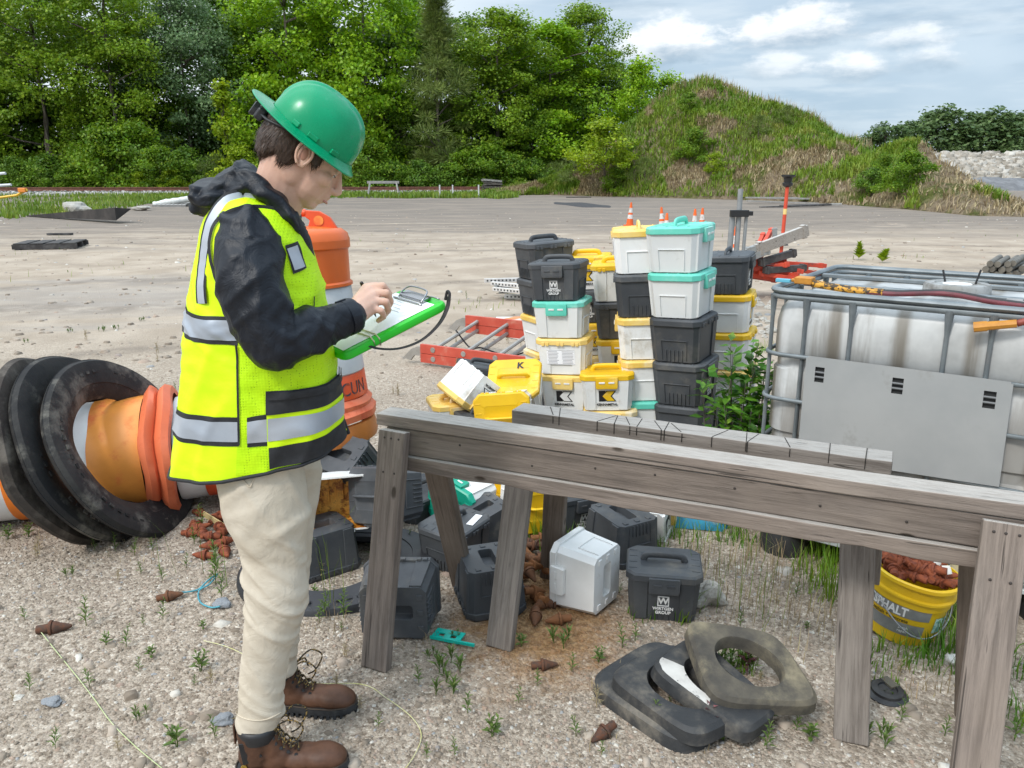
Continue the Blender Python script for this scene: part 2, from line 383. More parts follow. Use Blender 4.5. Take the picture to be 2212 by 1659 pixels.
# ---- mound of earth with grass on it
MX = [(1040, 418, 60), (1120, 408, 60), (1180, 396, 60), (1250, 360, 60), (1310, 312, 60), (1360, 258, 60), (1410, 212, 60), (1460, 188, 60), (1520, 180, 60), (1580, 190, 59), (1660, 220, 57), (1750, 264, 54), (1830, 302, 51), (1890, 322, 48), (1940, 318, 45), (1990, 334, 43), (2050, 364, 41), (2110, 394, 39), (2170, 425, 37), (2230, 452, 35)]
BX = [(1040, 424), (1180, 421), (1400, 427), (1600, 432), (1800, 441), (1950, 452), (2100, 467), (2230, 470)]
def interp(tab, u, k): return float(np.interp(u, [t[0] for t in tab], [t[k] for t in tab]))
def mound_point(s, t):
    """s along the crest in photo columns, t 0 front foot, 1 crest, 2 back foot"""
    u = s; c = D(u, interp(MX, u, 1), interp(MX, u, 2)); c.z = max(c.z, .02); b = G(u, interp(BX, u, 1))
    if b.y > c.y - 1.5: b = b * ((c.y - 1.5) / b.y); b.z = 0
    if t <= 1:
        p = b.lerp(c, t); p.z = c.z * (t ** .92 * .55 + .45 * math.sin(t * math.pi / 2) ** 1.3)
    else:
        bk = c + Vector((c.x * .05, 9, 0)); q = t - 1; p = c.lerp(bk, q); p.z = c.z * (1 - q) ** 1.2 if q < 1 else 0
    k = min(1, 4 * t * (2 - t)) * min(1, c.z / 2)
    q = Vector((p.x, p.y, p.z)) * .23
    p.z += k * (mnoise.noise(q) * .75 + mnoise.noise(q * 3.1) * .28 + mnoise.noise(q * 8) * .12)
    p.y += k * mnoise.noise(q * 1.7 + Vector((9, 2, 4))) * .8
    if t in (0, 2): p.z = -.3
    return p
ns, ntt = 130, 44
Vm = [tuple(mound_point(1040 + 1190 * i / (ns - 1), 2 * j / (ntt - 1))) for j in range(ntt) for i in range(ns)]
Fm = [(j * ns + i, j * ns + i + 1, (j + 1) * ns + i + 1, (j + 1) * ns + i) for j in range(ntt - 1) for i in range(ns - 1)]
def mound_material():
    n = NT('mound_soil'); a = n.noise(.35, 6, .65); b = n.noise(3.0, 6, .7); x, y, z = n.xyz()
    c = n.mix(n.mr(b, .3, .7), (.17, .125, .08), (.36, .285, .195))
    c = n.mix(n.mr(n.m('ADD', a, n.mr(x, 18, 26, 0, -.2)), .45, .62), c, n.mix(n.mr(b, .35, .6), (.06, .085, .018), (.14, .15, .04)))
    return n.pbr(c, .95, 0, n.bump(n.noise(4, 8, .75), .9, .35), .1)
mound = np_mesh('mound', Vm, Fm, mound_material(), smooth=True); tag(mound, kind='structure')

# ---- leaf and blade scatter
def leaf_mat(name, c1, c2, c3=None, trans=.42, sc1=.55):
    n = NT(name); r = n.isl(); a = n.noise(sc1, 4, .6)
    c = n.mix(n.mr(a, .36, .64), c1, c2)
    if c3: c = n.mix(n.mr(n.noise(sc1 * 3.3, 3, .5), .52, .68), c, c3)
    hs = n.nd('ShaderNodeHueSaturation'); n.put(hs.inputs['Color'], c); n.L.new(n.mr(r, 0, 1, .72, 1.30, False), hs.inputs['Value'])
    n.L.new(n.mr(n.m('FRACT', n.m('MULTIPLY', r, 17.3)), 0, 1, .485, .512, False), hs.inputs['Hue'])
    return n.pbr(hs.outputs[0], .5, 0, None, .35, trans=trans)
def quads(P, N, T, L, Wd, bend=0.0):
    """leaf-shaped faces: centre P, normal N, direction T, length L, width Wd"""
    B = np.cross(N, T); L = L[:, None]; Wd = Wd[:, None]
    V = np.stack([P - T * L * .5, P + B * Wd * .5 - T * L * .05 + N * bend * L, P + T * L * .5, P - B * Wd * .5 - T * L * .05 + N * bend * L], 1).reshape(-1, 3)
    F = np.arange(len(P) * 4).reshape(-1, 4); return V, F
def unit(a): return a / np.maximum(np.linalg.norm(a, axis=1, keepdims=True), 1e-6)
def rand_dirs(n): return unit(rng.normal(size=(n, 3)))
def crown(name, mat, h0, h1, r, n_clump, per, leaf, shape='round', clump_r=.9, needle=False, droop=0.0, skew=0.0):
    """a crown as leaf clumps through a ragged volume; hollow pockets stay between them"""
    cs = []; H = h1 - h0
    ph = rng.random(6) * 6.28
    while len(cs) < n_clump:
        t = rng.random(); a = rng.random() * 6.283
        if shape == 'round': prof = math.sin(math.pi * min(1, (t * .86 + .12))) ** .62
        elif shape == 'cone': prof = (1 - t) ** .8 * (.55 + .45 * min(1, t * 6))
        elif shape == 'column': prof = .75 * math.sin(math.pi * (t * .8 + .18)) ** .5
        else: prof = math.sqrt(max(0, 1 - t * t))
        lump = 1 + .20 * math.sin(3 * a + ph[0] + 4 * t) + .16 * math.sin(5 * a + ph[1] - 7 * t) + .12 * math.sin(9 * t + ph[2])
        rr = r * prof * lump * (rng.random() ** .42)
        cs.append((rr * math.cos(a) + skew * t, rr * math.sin(a), h0 + H * t))
    cs = np.array(cs); cr = clump_r * (.55 + .9 * rng.random(n_clump))
    k = np.repeat(np.arange(n_clump), per); n = len(k)
    d = rand_dirs(n); rad = cr[k] * rng.random(n) ** .45
    off = d * rad[:, None] * np.array([1.15, 1.15, .62]); P = cs[k] + off
    P[:, 2] -= droop * rad
    ctr = np.array([0, 0, (h0 + h1) / 2]); outw = unit(P - ctr * np.ones_like(P))
    N = unit(rand_dirs(n) * .9 + np.array([0, 0, .75]) + outw * .35)
    T = unit(np.cross(N, rand_dirs(n)))
    if needle:
        T = unit(d + np.array([0, 0, .25])); N = unit(np.cross(T, rand_dirs(n)))
        L = leaf * (1.2 + rng.random(n)); Wd = leaf * .16 * np.ones(n)
    else: L = leaf * (.7 + .7 * rng.random(n)); Wd = L * (.62 + .25 * rng.random(n))
    V, F = quads(P, N, T, L, Wd, .06)
    return np_mesh(name, V, F, mat), cs
def limbs(cs, h_trunk, r0, lean=0.0, nb=14, wig=.25, base_r=None):
    mb = MB(); H = float(np.max(cs[:, 2]))
    tr = [(0, 0, -.25)] + [(wig * mnoise.noise(Vector((i * .7, h_trunk, 1))) + lean * (i / 8), wig * mnoise.noise(Vector((i * .7, 5, h_trunk))), H * .86 * i / 8) for i in range(1, 9)]
    mb.add(tube(tr, [r0 * 1.25] + [r0 * (1 - .1 * i) for i in range(1, 9)], 7))
    for c in cs[rng.permutation(len(cs))[:nb]]:
        z = max(h_trunk * .7, min(c[2] - 1.2, H * .78)); t = z / (H * .86) * 8; i = int(min(7, t)); b = Vector(tr[i]).lerp(Vector(tr[i + 1]), t - i)
        e = Vector(c); mid = b.lerp(e, .5) + Vector((0, 0, -.25 + .5 * random.random()))
        mb.add(tube([b, mid, e], [r0 * .42, r0 * .26, r0 * .08], 5))
    return mb
BARK = M_plain('bark', (.085, .065, .05), (.19, .165, .14), .95, 3, bump=.9, bscale=14, stretch=(3, 3, .5))
BARK_P = M_plain('pale_bark', (.20, .18, .155), (.34, .32, .29), .9, 3, bump=.5, bscale=20, stretch=(3, 3, .5))
LF = dict(
    mid=leaf_mat('leaf_mid', (.13, .23, .014), (.22, .35, .018), (.29, .41, .026)),
    bright=leaf_mat('leaf_bright', (.16, .31, .010), (.27, .45, .014), (.34, .52, .022)),
    dark=leaf_mat('leaf_dark', (.08, .165, .016), (.15, .27, .02), (.21, .33, .026)),
    grey=leaf_mat('leaf_grey', (.115, .20, .075), (.18, .28, .12), (.24, .34, .16)),
    lime=leaf_mat('leaf_lime', (.20, .30, .010), (.31, .42, .014), (.38, .48, .03)),
    olive=leaf_mat('leaf_olive', (.105, .155, .03), (.17, .225, .045), (.22, .27, .07), trans=.15),
    bush=leaf_mat('leaf_bush', (.095, .19, .012), (.175, .30, .014), (.25, .36, .022)))
PROTO = {}
def tree_proto(key, mat, h0, h1, r, nc, per, leaf, ht, r0, bark=None, **kw):
    t = empty('tree'); cr, cs = crown('crown', LF[mat], h0, h1, r, nc, per, leaf, **kw); setparent(cr, t)
    limbs(cs, ht, r0, nb=kw.get('nb', 14) if 'nb' in kw else 14).build('trunk', bark or BARK, t, smooth=True)
    PROTO[key] = [t, False]
def plant(key, u, y, sc, label, cat='tree', name=None, group=None, rz=None, z=0.0, x=None):
    p = PROTO[key]; y = y + 5 if (x is None and y < 100 and name != 'shrub') else y; px = D(u, 415, y).x if x is None else x
    rz = random.random() * 6.28 if rz is None else rz
    scv = sc if isinstance(sc, tuple) else (sc, sc, sc)
    if not p[1]:
        o = p[0]; p[1] = True; o.location = (px, y, z); o.rotation_euler = (0, 0, rz); o.scale = scv
    else: o = dup(p[0], (px, y, z), (0, 0, rz), scv)
    if 'group' in o: del o['group']
    if name: o.name = name
    return tag(o, label, cat, group)
tree_proto('broad', 'mid', 1.6, 17, 4.6, 165, 170, .22, 4, .26, clump_r=1.15)
tree_proto('bright', 'bright', 1.4, 17, 4.4, 140, 175, .25, 4, .24, clump_r=1.2)
tree_proto('grey', 'grey', 1.2, 15, 4.8, 150, 165, .21, 3, .22, clump_r=1.15)
tree_proto('dark', 'dark', .8, 16, 4.4, 150, 130, .28, 4, .24, clump_r=1.35)
tree_proto('pine', 'olive', 1.8, 15.5, 3.0, 125, 190, .28, 5, .22, shape='cone', clump_r=.95, needle=True)
tree_proto('sapling', 'lime', .5, 6.2, .95, 46, 42, .20, 1.5, .05, shape='cone', clump_r=.42)
tree_proto('light', 'bright', .9, 8.5, 2.7, 90, 150, .20, 2.5, .14, shape='round', clump_r=.85)
def bush_proto(key, mat, h, r, nc, per, leaf, cr=.5, **kw):
    t = empty('bush'); c, cs = crown('foliage', LF[mat], .05, h, r, nc, per, leaf, shape='dome', clump_r=cr, **kw); setparent(c, t)
    limbs(cs, .3, .05, nb=8).build('stem', BARK, t, smooth=True); PROTO[key] = [t, False]
bush_proto('bush_lime', 'lime', 3.2, 1.7, 60, 80, .15, .5)
bush_proto('bush_green', 'bush', 3.0, 1.9, 65, 110, .15, .6)
bush_proto('bush_dark', 'dark', 2.4, 1.9, 55, 110, .16, .6)
bush_proto('bush_olive', 'olive', 2.3, 1.6, 50, 85, .15, .5, needle=True)

# front row, as they stand along the tracks
plant('broad', 120, 66, (1.25, 1.1, 1.05), 'tall olive green tree with bare pale branches at the left end of the wood')
plant('broad', 268, 64.5, (.95, 1, 1.0), 'rounded mid green tree overhanging the tracks beside the grey green tree')
plant('grey', 420, 68, (1.15, 1, 1.12), 'dull grey green tree between the olive tree and the bright maple')
plant('sapling', 497, 59, (1.25, 1.25, 1.3), 'slim pale green sapling rising behind the hood of the worker')
plant('bright', 640, 67, (1.2, 1.1, 1.12), 'tall bright green maple directly behind the green hard hat')
plant('bright', 800, 65.5, (1.05, 1, 1.08), 'bright green tree with tiers of leaves left of the pine')
plant('pine', 950, 64, (1.05, 1.05, .98), 'dull olive pine with drooping needle sprays in the middle of the wood')
plant('broad', 1075, 67, (1.0, 1, .84), 'mid green tree with feathery top right of the pine')
plant('bright', 1185, 69, (1.05, 1, .80), 'broad bright green tree at the right end of the tall wood')
plant('broad', 1262, 72, (.85, .9, .92), 'tall rounded tree standing highest beside the open sky')
plant('light', 1375, 66, (1.0, 1, 1.20), 'lighter green tree rising behind the left flank of the mound')
plant('light', 1425, 70, (1.0, 1, 1.12), 'small round tree half hidden behind the crest of the mound'); plant('dark', 1320, 76, (.8, .8, .72), 'dark tree closing the wood behind the lighter green tree')
for u, y, s in ((-60, 70, 1.1), (40, 74, 1.1), (190, 76, 1.15), (330, 75, 1.05), (500, 74, 1.1), (575, 76, 1.2), (720, 73, 1.1), (870, 72, 1.05), (905, 76, 1.1), (1010, 73, .92), (1130, 75, .86), (1225, 77, .88), (330, 68, .75), (860, 66, .55), (1020, 66, .5), (1150, 66, .42), (1100, 70, .75), (1240, 70, .6), (560, 70, .8), (60, 69, .7), (200, 69, .6), (-150, 68, 1.0), (735, 69, .7)):
    plant('dark', u, y, (s * 1.05, s, s), 'dark green tree filling the shaded back rows of the wood', group='dark trees in the back of the wood')
for u, y, s, k in ((-230, 65, 1.1, 'broad'), (-360, 68, 1.15, 'bright'), (-520, 66, 1.1, 'broad'), (-700, 68, 1.1, 'bright'), (-900, 66, 1.15, 'broad'), (-300, 60, 1.1, 'broad')):
    plant(k, u, y, s, 'tree standing in the wood beyond the left edge of the view', group='trees beyond the left edge')
plant('bush_lime', 525, 58.5, (1.1, 1.1, 1.05), 'yellow green bush beside the pale sapling', 'bush')
plant('bush_olive', 470, 59, (1.1, 1, 1.15), 'dull brownish bush between the yellow green bush and the tracks', 'bush')
for u, y, s, k in ((-40, 61, 1.0, 'bush_dark'), (40, 60, .9, 'bush_dark'), (110, 60, 1.1, 'bush_dark'), (160, 58, .7, 'bush_green'), (230, 59, 1.35, 'bush_green'), (300, 60, 1.5, 'bush_green'), (350, 58, 1.0, 'bush_green'), (410, 60, 1.2, 'bush_dark'), (580, 60, .9, 'bush_olive'), (640, 60, 1.1, 'bush_dark'), (700, 59, .9, 'bush_green'), (760, 59, .8, 'bush_olive'), (800, 60, 1.25, 'bush_green'), (850, 60, 1.0, 'bush_dark'), (905, 60, .9, 'bush_dark'), (960, 60, .85, 'bush_dark'), (1010, 61, 1.15, 'bush_green'), (1060, 61, 1.2, 'bush_green'), (1105, 61, 1.0, 'bush_green'), (1150, 62, 1.0, 'bush_dark'), (1200, 62, .9, 'bush_olive'), (370, 57.5, .6, 'bush_lime'), (305, 57.5, .55, 'bush_lime')):
    lab = {'bush_dark': 'dark low bush in the undergrowth along the tracks', 'bush_green': 'leafy mid green bush in the undergrowth along the tracks', 'bush_olive': 'brownish olive bush in the undergrowth along the tracks', 'bush_lime': 'small yellow green bush low at the edge of the tracks'}[k]
    plant(k, u, y, (s, s, s * (.85 + .3 * random.random())), lab, 'bush', group=lab.replace(' bush ', ' bushes '))
plant('bush_lime', 1305, 55, (1.28, 1.2, 1.0), 'round bright green shrub on the left shoulder of the mound', 'bush', name='shrub', z=1.6)
for s_, t_, k, q in ((1500, .30, 'bush_green', .62), (1545, .22, 'bush_lime', .42), (1485, .62, 'bush_green', .42), (1910, .45, 'bush_green', .38), (1945, .34, 'bush_green', .42), (1880, .30, 'bush_dark', .45), (1960, .25, 'bush_green', .55), (1390, .25, 'bush_olive', .6), (1330, .2, 'bush_green', .5), (1640, .55, 'bush_olive', .6), (1240, .5, 'bush_olive', .75), (1700, .78, 'bush_olive', .45)):
    p = mound_point(s_, t_)
    plant(k, 0, p.y, q, {'bush_dark': 'small dark shrub growing on the grassy mound', 'bush_green': 'mid green shrub growing on the grassy mound', 'bush_olive': 'brownish shrub growing on the grassy mound', 'bush_lime': 'bright yellow green shrub low on the front of the mound'}[k], 'bush', name='shrub', group=None if k in ('bush_lime', 'bush_dark') and False else 'shrubs on the mound', z=p.z - .1, x=p.x)
# far wood at the right, beyond the quarry
LF['far'] = leaf_mat('leaf_far', (.075, .13, .045), (.12, .19, .06), (.16, .23, .07))  # distance haze is mixed into this leaf colour
tree_proto('far_tree', 'far', 2.0, 13, 5.2, 75, 60, .55, 3, .3, clump_r=1.6)
for u, s in ((1865, .62), (1900, .74), (1940, .66), (1975, .82), (2025, .95), (2060, .72), (2090, .78), (2130, .92), (2165, .86), (2200, .90), (2240, .95), (2290, 1.0), (2340, .9)):
    plant('far_tree', u, 120 + random.random() * 10, (s * 1.15, s, s * .86), 'distant dark green tree on the skyline beyond the quarry', name='tree', group='distant trees on the skyline')
# quarry bank
def bank(name, us, y0, vtop, vbot, mat, depth=6):
    V = []; n = 60
    for j, t in enumerate((0, .33, .66, 1, 2)):
        for i in range(n):
            u = us[0] + (us[1] - us[0]) * i / (n - 1); top = D(u, vtop, y0 + depth); bot = D(u, vbot, y0); bot.z = min(bot.z, 0.0)
            p = bot.lerp(top, min(t, 1)) if t <= 1 else top + Vector((0, 12, -top.z - .5))
            p.z += (.35 * mnoise.noise(Vector((u * .05, t * 3, 2))) if 0 < t <= 1 else 0); V.append(tuple(p))
    F = [(j * n + i, j * n + i + 1, (j + 1) * n + i + 1, (j + 1) * n + i) for j in range(4) for i in range(n - 1)]
    return tag(np_mesh(name, V, F, mat, smooth=True), kind='structure')
RUB = M_plain('pale_rubble', (.30, .27, .23), (.50, .47, .42), .9, .7, bump=1.0, bscale=3)
bank('rubble_bank', (1985, 2700), 92, 334, 392, RUB)
bank('dark_gravel_bank', (2060, 2700), 72, 384, 408, M_plain('dark_gravel', (.12, .12, .125), (.20, .20, .205), .95, 1.2, bump=.8, bscale=6), 4)
n = 2600; uu = 1990 + 320 * rng.random(n); tt = rng.random(n) ** .8; Pq = []
for u, t in zip(uu, tt): 
    a = D(u, 392, 92); a.z = min(a.z, 0); q = a.lerp(D(u, 334, 98), t); Pq.append(q)
cubev = np.array([(-1, -1, -1), (1, -1, -1), (1, 1, -1), (-1, 1, -1), (-1, -1, 1), (1, -1, 1), (1, 1, 1), (-1, 1, 1)], float) * .5
Pq = np.array([tuple(p) for p in Pq]); V = (cubev[None] * (1 + (rng.random((n, 8, 3)) - .5) * .9) * (.15 + .7 * rng.random(n) ** 2)[:, None, None] + Pq[:, None, :]).reshape(-1, 3)
Fc = (np.array([(4, 5, 6, 7), (0, 1, 5, 4), (1, 2, 6, 5), (2, 3, 7, 6), (3, 0, 4, 7)])[None] + (np.arange(n) * 8)[:, None, None]).reshape(-1, 4)
nn = NT('rubble_rock'); rock = nn.pbr(nn.ramp(nn.isl(), [(0, (.20, .175, .14)), (.5, (.36, .325, .275)), (1, (.52, .49, .44))]), .9)
tag(np_mesh('rubble', V, Fc, rock), kind='stuff')

# ---- grass: mound, verge and the yard
def blades(name, P, h, w, mat, lean=.5, nrm=None):
    n = len(P); a = rng.random(n) * 6.283; d = np.stack([np.cos(a), np.sin(a), np.zeros(n)], 1); s = np.stack([-np.sin(a), np.cos(a), np.zeros(n)], 1)
    up = np.array([0, 0, 1.]); ln = (lean * rng.random(n))[:, None]
    h = h[:, None]; w = w[:, None]
    mid = P + up * h * .55 + d * h * ln * .3; tip = P + up * h * (1 - .25 * ln) + d * h * ln
    V = np.stack([P - s * w * .5, P + s * w * .5, mid + s * w * .38, mid - s * w * .38, tip], 1).reshape(-1, 3)
    b = np.arange(n) * 5
    F = np.concatenate([np.stack([b, b + 1, b + 2, b + 3], 1), np.stack([b + 3, b + 2, b + 4, b + 4], 1)])
    me = bpy.data.meshes.new(name); q = [tuple(f) for f in F[:n]] + [tuple(f[:3]) for f in F[n:]]
    o = MBnp(name, V, F[:n], F[n:, :3], mat); return tag(o, kind='stuff')
def MBnp(name, V, Q, T, mat):
    me = bpy.data.meshes.new(name); me.vertices.add(len(V)); me.vertices.foreach_set('co', V.astype(np.float32).ravel())
    me.loops.add(Q.size + T.size); me.loops.foreach_set('vertex_index', np.concatenate([Q.ravel(), T.ravel()]).astype(np.int32))
    me.polygons.add(len(Q) + len(T)); ls = np.concatenate([np.arange(len(Q)) * 4, Q.size + np.arange(len(T)) * 3]).astype(np.int32)
    me.polygons.foreach_set('loop_start', ls); me.polygons.foreach_set('loop_total', np.concatenate([np.full(len(Q), 4), np.full(len(T), 3)]).astype(np.int32))
    me.update(calc_edges=True); me.materials.append(mat); o = bpy.data.objects.new(name, me); COL.objects.link(o); return o
GR_G = leaf_mat('grass_green', (.10, .19, .016), (.18, .265, .026), (.26, .31, .05), .3, .5)
GR_M = leaf_mat('mound_grass_green', (.12, .22, .018), (.21, .295, .03), (.29, .32, .06), .3, .35)
GR_D = leaf_mat('grass_dry', (.38, .30, .17), (.29, .22, .115), (.46, .38, .24), .2, .5)
GR_L = leaf_mat('grass_lush', (.08, .19, .012), (.16, .29, .018), (.23, .33, .03), .3, 1.5)
n = 52000; ss = 1045 + 1185 * rng.random(n); tts = 1.12 * rng.random(n) ** .8; g1, g2 = [], []
for s_, t_ in zip(ss, tts):
    p = mound_point(s_, max(.02, t_)); q = mnoise.noise(Vector((p.x * .28, p.y * .28, p.z * .5))) + .5 * mnoise.noise(Vector((p.x * .9, p.y * .9, p.z)))
    bare_ = (.5 if 1800 < s_ < 1900 and t_ < .8 else 0) + (.75 if s_ > 1985 else 0) + (.12 if t_ < .3 else 0) + (.12 if s_ > 1640 else 0) - .18
    k = q - bare_ + (.22 if t_ > .55 and s_ < 1900 else 0)
    if k > -.02: g1.append(p)
    elif (k > -.5 and s_ < 1790) or random.random() < (.30 if s_ < 1985 else .16): g2.append(p)
def arr(l): return np.array([tuple(p) for p in l])
g1, g2 = arr(g1), arr(g2)
blades('mound_grass', g1, .16 + .36 * rng.random(len(g1)), .04 + .05 * rng.random(len(g1)), GR_M, 1.1)
blades('mound_dry_grass', g2, .14 + .30 * rng.random(len(g2)), .03 + .04 * rng.random(len(g2)), GR_D, 1.4)
# seed stalks along the crest
n = 900; st = arr([mound_point(1400 + 480 * random.random(), .9 + .15 * random.random()) for _ in range(n)])
blades('crest_stalks', st, .35 + .5 * rng.random(n), .02 + .02 * rng.random(n), GR_D, .4)
# verge beside the tracks
def verge(n, u0, u1, v0, v1, hmin, hmax, w, mat, name, th=-.1):
    P = []
    while len(P) < n:
        u = u0 + (u1 - u0) * random.random(); f_ = random.random() ** 1.25; p = G(u, v0 + (v1 - v0) * f_ * (1 - (.93 * max(0, min(1, (u - 60) / 430)) if v1 > 450 else 0)) * (1 - .35 * mnoise.noise(Vector((u * .02, 1, 1)))))
        if mnoise.noise(Vector((p.x * .16, p.y * .22, 7))) > th + .5 * (random.random() - .5): P.append(p)
    P = arr(P); return blades(name, P, hmin + (hmax - hmin) * rng.random(n), w * (.6 + .8 * rng.random(n)), mat, .6)
verge(11000, -40, 760, 421, 470, .10, .34, .05, GR_G, 'verge_grass', -.05)
verge(7000, 640, 1120, 420.5, 428.5, .10, .45, .07, GR_G, 'verge_grass', -.35)
verge(2000, -40, 1150, 408, 411, .6, 1.7, .06, GR_D, 'tall_dry_grass', -.3)
verge(2400, -40, 1200, 408, 411, .5, 1.3, .08, GR_G, 'trackside_grass', -.3)

# ---- railway
TRK = empty('railway_track', (0, 0, 0), (0, 0, 0), 'rusty railway track running along the edge of the wood', 'railway track')
RUST = M_plain('rail_rust', (.115, .045, .028), (.20, .085, .055), .8, 4, bump=.4, bscale=40)
a0, a1 = Vector((-70, 57.0, 0)), Vector((14, 63.5, 0)); dr = (a1 - a0).normalized(); pr = Vector((-dr.y, dr.x, 0))
bal = M_plain('ballast', (.26, .25, .24), (.44, .42, .40), .95, 2.5, bump=1, bscale=9)
mb = MB(); pl = [(-2.3, -.02), (-1.5, .22), (1.5, .22), (2.3, -.02)]
mb.add(loft([[a + pr * p + Vector((0, 0, z)) for p, z in pl] for a in (a0, a1)])); b = mb.build('ballast_bed', bal, TRK)
n = 5000; t = rng.random(n); w = -2.2 + rng.random(n) * 4.4; zz = np.clip((2.3 - np.abs(w)) / .8, 0, 1) * .22
P = np.array([tuple(a0.lerp(a1, a) + pr * b_) for a, b_ in zip(t, w)]); P[:, 2] = zz
V = (cubev[None] * (1 + (rng.random((n, 8, 3)) - .5) * .9) * (.05 + .09 * rng.random(n))[:, None, None] + P[:, None, :]).reshape(-1, 3)
Fc = (np.array([(4, 5, 6, 7), (0, 1, 5, 4), (1, 2, 6, 5), (2, 3, 7, 6), (3, 0, 4, 7)])[None] + (np.arange(n) * 8)[:, None, None]).reshape(-1, 4)
nn = NT('ballast_stone'); o = np_mesh('ballast_stones', V, Fc, nn.pbr(nn.ramp(nn.isl(), [(0, (.2, .19, .18)), (.6, (.42, .40, .38)), (1, (.62, .60, .58))]), .95), TRK); tag(o, kind='stuff')
prof = [(-.075, 0), (.075, 0), (.07, .02), (.015, .035), (.012, .13), (.037, .14), (.037, .185), (-.037, .185), (-.037, .14), (-.012, .13), (-.015, .035), (-.07, .02)]
for sgn in (-.75, .75):
    mb = MB(); mb.add(loft([[a + pr * (p + sgn) + Vector((0, 0, .27 + z * 1.25)) for p, z in prof] for a in (a0, a1)])); mb.build('rail', RUST, TRK)
mb = MB(); mb.add(box(0, 0, 0, .24, 2.6, .18)); s0 = mb.build('sleeper', M_plain('sleeper_wood', (.06, .05, .042), (.13, .11, .095), .95, 3), TRK)
Ls = (a1 - a0).length; k = 0
for i in range(int(Ls / .62)):
    p = a0 + dr * (i * .62 + .3); 
    if p.x < -46 or p.x > 10: continue
    M_ = Matrix.Translation((p.x, p.y, .19)) @ Matrix.Rotation(math.atan2(dr.y, dr.x), 4, 'Z')
    if k == 0: s0.matrix_basis = M_
    else: dup(s0, None, parent=TRK, matrix=M_)
    k += 1
# ================================================================ THINGS IN THE YARD
def wood_mat(name, c1, c2, c3, knots=True, top=None):
    n = NT(name); r = n.rnd(); off = n.nd('ShaderNodeCombineXYZ'); n.L.new(n.m('MULTIPLY', r, 53.0), off.inputs[0]); n.L.new(n.m('MULTIPLY', r, 17.0), off.inputs[1])
    p = n.vadd(n.P, off.outputs[0]); v = n.sc(p, (1.2, 22, 22)); g = n.noise(3.2, 8, .7, v, dist=.6); f = n.noise(16, 5, .7, n.sc(p, (1, 26, 26)))
    c = n.mix(n.mr(g, .32, .66), c1, c2); c = n.mix(n.m('MULTIPLY', n.mr(f, .55, .75), .6), c, c3)
    c = n.mix(n.m('MULTIPLY', n.mr(n.noise(2.2, 4, .6, p), .45, .7), .45), c, n.mix(.5, c2, (.30, .235, .18)))
    c = n.mix(n.m('MULTIPLY', n.mr(n.noise(1.1, 4, .6, n.sc(p, (.8, 2, 2))), .46, .66), .55), c, n.mix(.35, c, (.50, .44, .38))); crk = n.mr(n.noise(1, 3, .5, n.sc(p, (1.6, 60, 60)), dist=1.5), .66, .70)
    c = n.mix(n.m('MULTIPLY', crk, .75), c, (.035, .03, .026)); h = n.m('SUBTRACT', n.m('ADD', n.m('MULTIPLY', g, .6), n.m('MULTIPLY', f, .4)), crk)
    if knots:
        d = n.vor(4.2, n.sc(p, (1, 2.4, 2.4))); c = n.mix(n.m('MULTIPLY', n.mr(d, .12, .05), .85), c, (.05, .038, .028)); h = n.m('SUBTRACT', h, n.mr(d, .1, .04))
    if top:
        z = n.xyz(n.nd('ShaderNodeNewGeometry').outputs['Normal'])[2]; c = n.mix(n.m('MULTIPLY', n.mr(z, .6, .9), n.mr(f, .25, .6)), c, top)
    hs = n.nd('ShaderNodeHueSaturation'); n.put(hs.inputs['Color'], c); n.L.new(n.mr(r, 0, 1, .84, 1.14, False), hs.inputs['Value'])
    return n.pbr(hs.outputs[0], .88, 0, n.bump(h, .7, .006), .2)
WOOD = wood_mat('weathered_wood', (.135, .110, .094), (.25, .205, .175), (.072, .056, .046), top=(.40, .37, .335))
WOODB = wood_mat('brown_wood', (.11, .085, .066), (.20, .16, .13), (.055, .04, .03))
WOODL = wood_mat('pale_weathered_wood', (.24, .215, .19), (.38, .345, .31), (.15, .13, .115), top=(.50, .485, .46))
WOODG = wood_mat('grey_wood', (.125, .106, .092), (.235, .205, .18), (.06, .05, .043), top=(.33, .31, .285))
NAIL = M_plain('nail_head', (.06, .05, .045), None, .6, metal=.6)
DARKGAP = M_plain('saw_cut', (.02, .017, .014), None, .95)

def wm(o, parent, M):
    """world matrix under an unrotated parent"""
    o.matrix_basis = Matrix.Translation(-parent.location) @ M
    return o
def plank(parent, name, p0, p1, wdir, w, t, mat, ragged=0.0, bevel=.004):
    p0, p1 = Vector(p0), Vector(p1); x = (p1 - p0); L = x.length; x.normalize(); y = Vector(wdir); y = (y - x * y.dot(x)).normalized(); z = x.cross(y)
    mb = MB(); nseg = 14; rings = []
    for i in range(nseg + 1):
        xx = -L / 2 + L * i / nseg; a = .0016 * mnoise.noise(Vector((xx * 3 + p0.x * 9, 1, p0.y * 7))); b = .0016 * mnoise.noise(Vector((xx * 3, 7 + p0.x, 2)))
        q = ragged * (mnoise.noise(Vector((xx * 9, 3, 1))) - .1)
        rings.append([(xx, -w / 2 + a, -t / 2 + b), (xx, w / 2 + a + min(0, q), -t / 2 + b), (xx, w / 2 + a + min(0, q), t / 2 + b), (xx, -w / 2 + a, t / 2 + b)])
    mb.add(loft(rings)); o = mb.build(name, mat, parent, bevel=bevel, seg=2)
    wm(o, parent, basis((p0 + p1) / 2, x, y, z)); return o
def nails(parent, pts, nrm, r=.0038):
    for p in pts:
        mb = MB(); mb.add(lathe([(r, 0), (r, .0012), (r * .5, .002)], 8)); o = mb.build('nail', NAIL, parent)
        z = Vector(nrm).normalized(); a, b = frame(z); wm(o, parent, basis(Vector(p) - z * .0004, a, b, z))

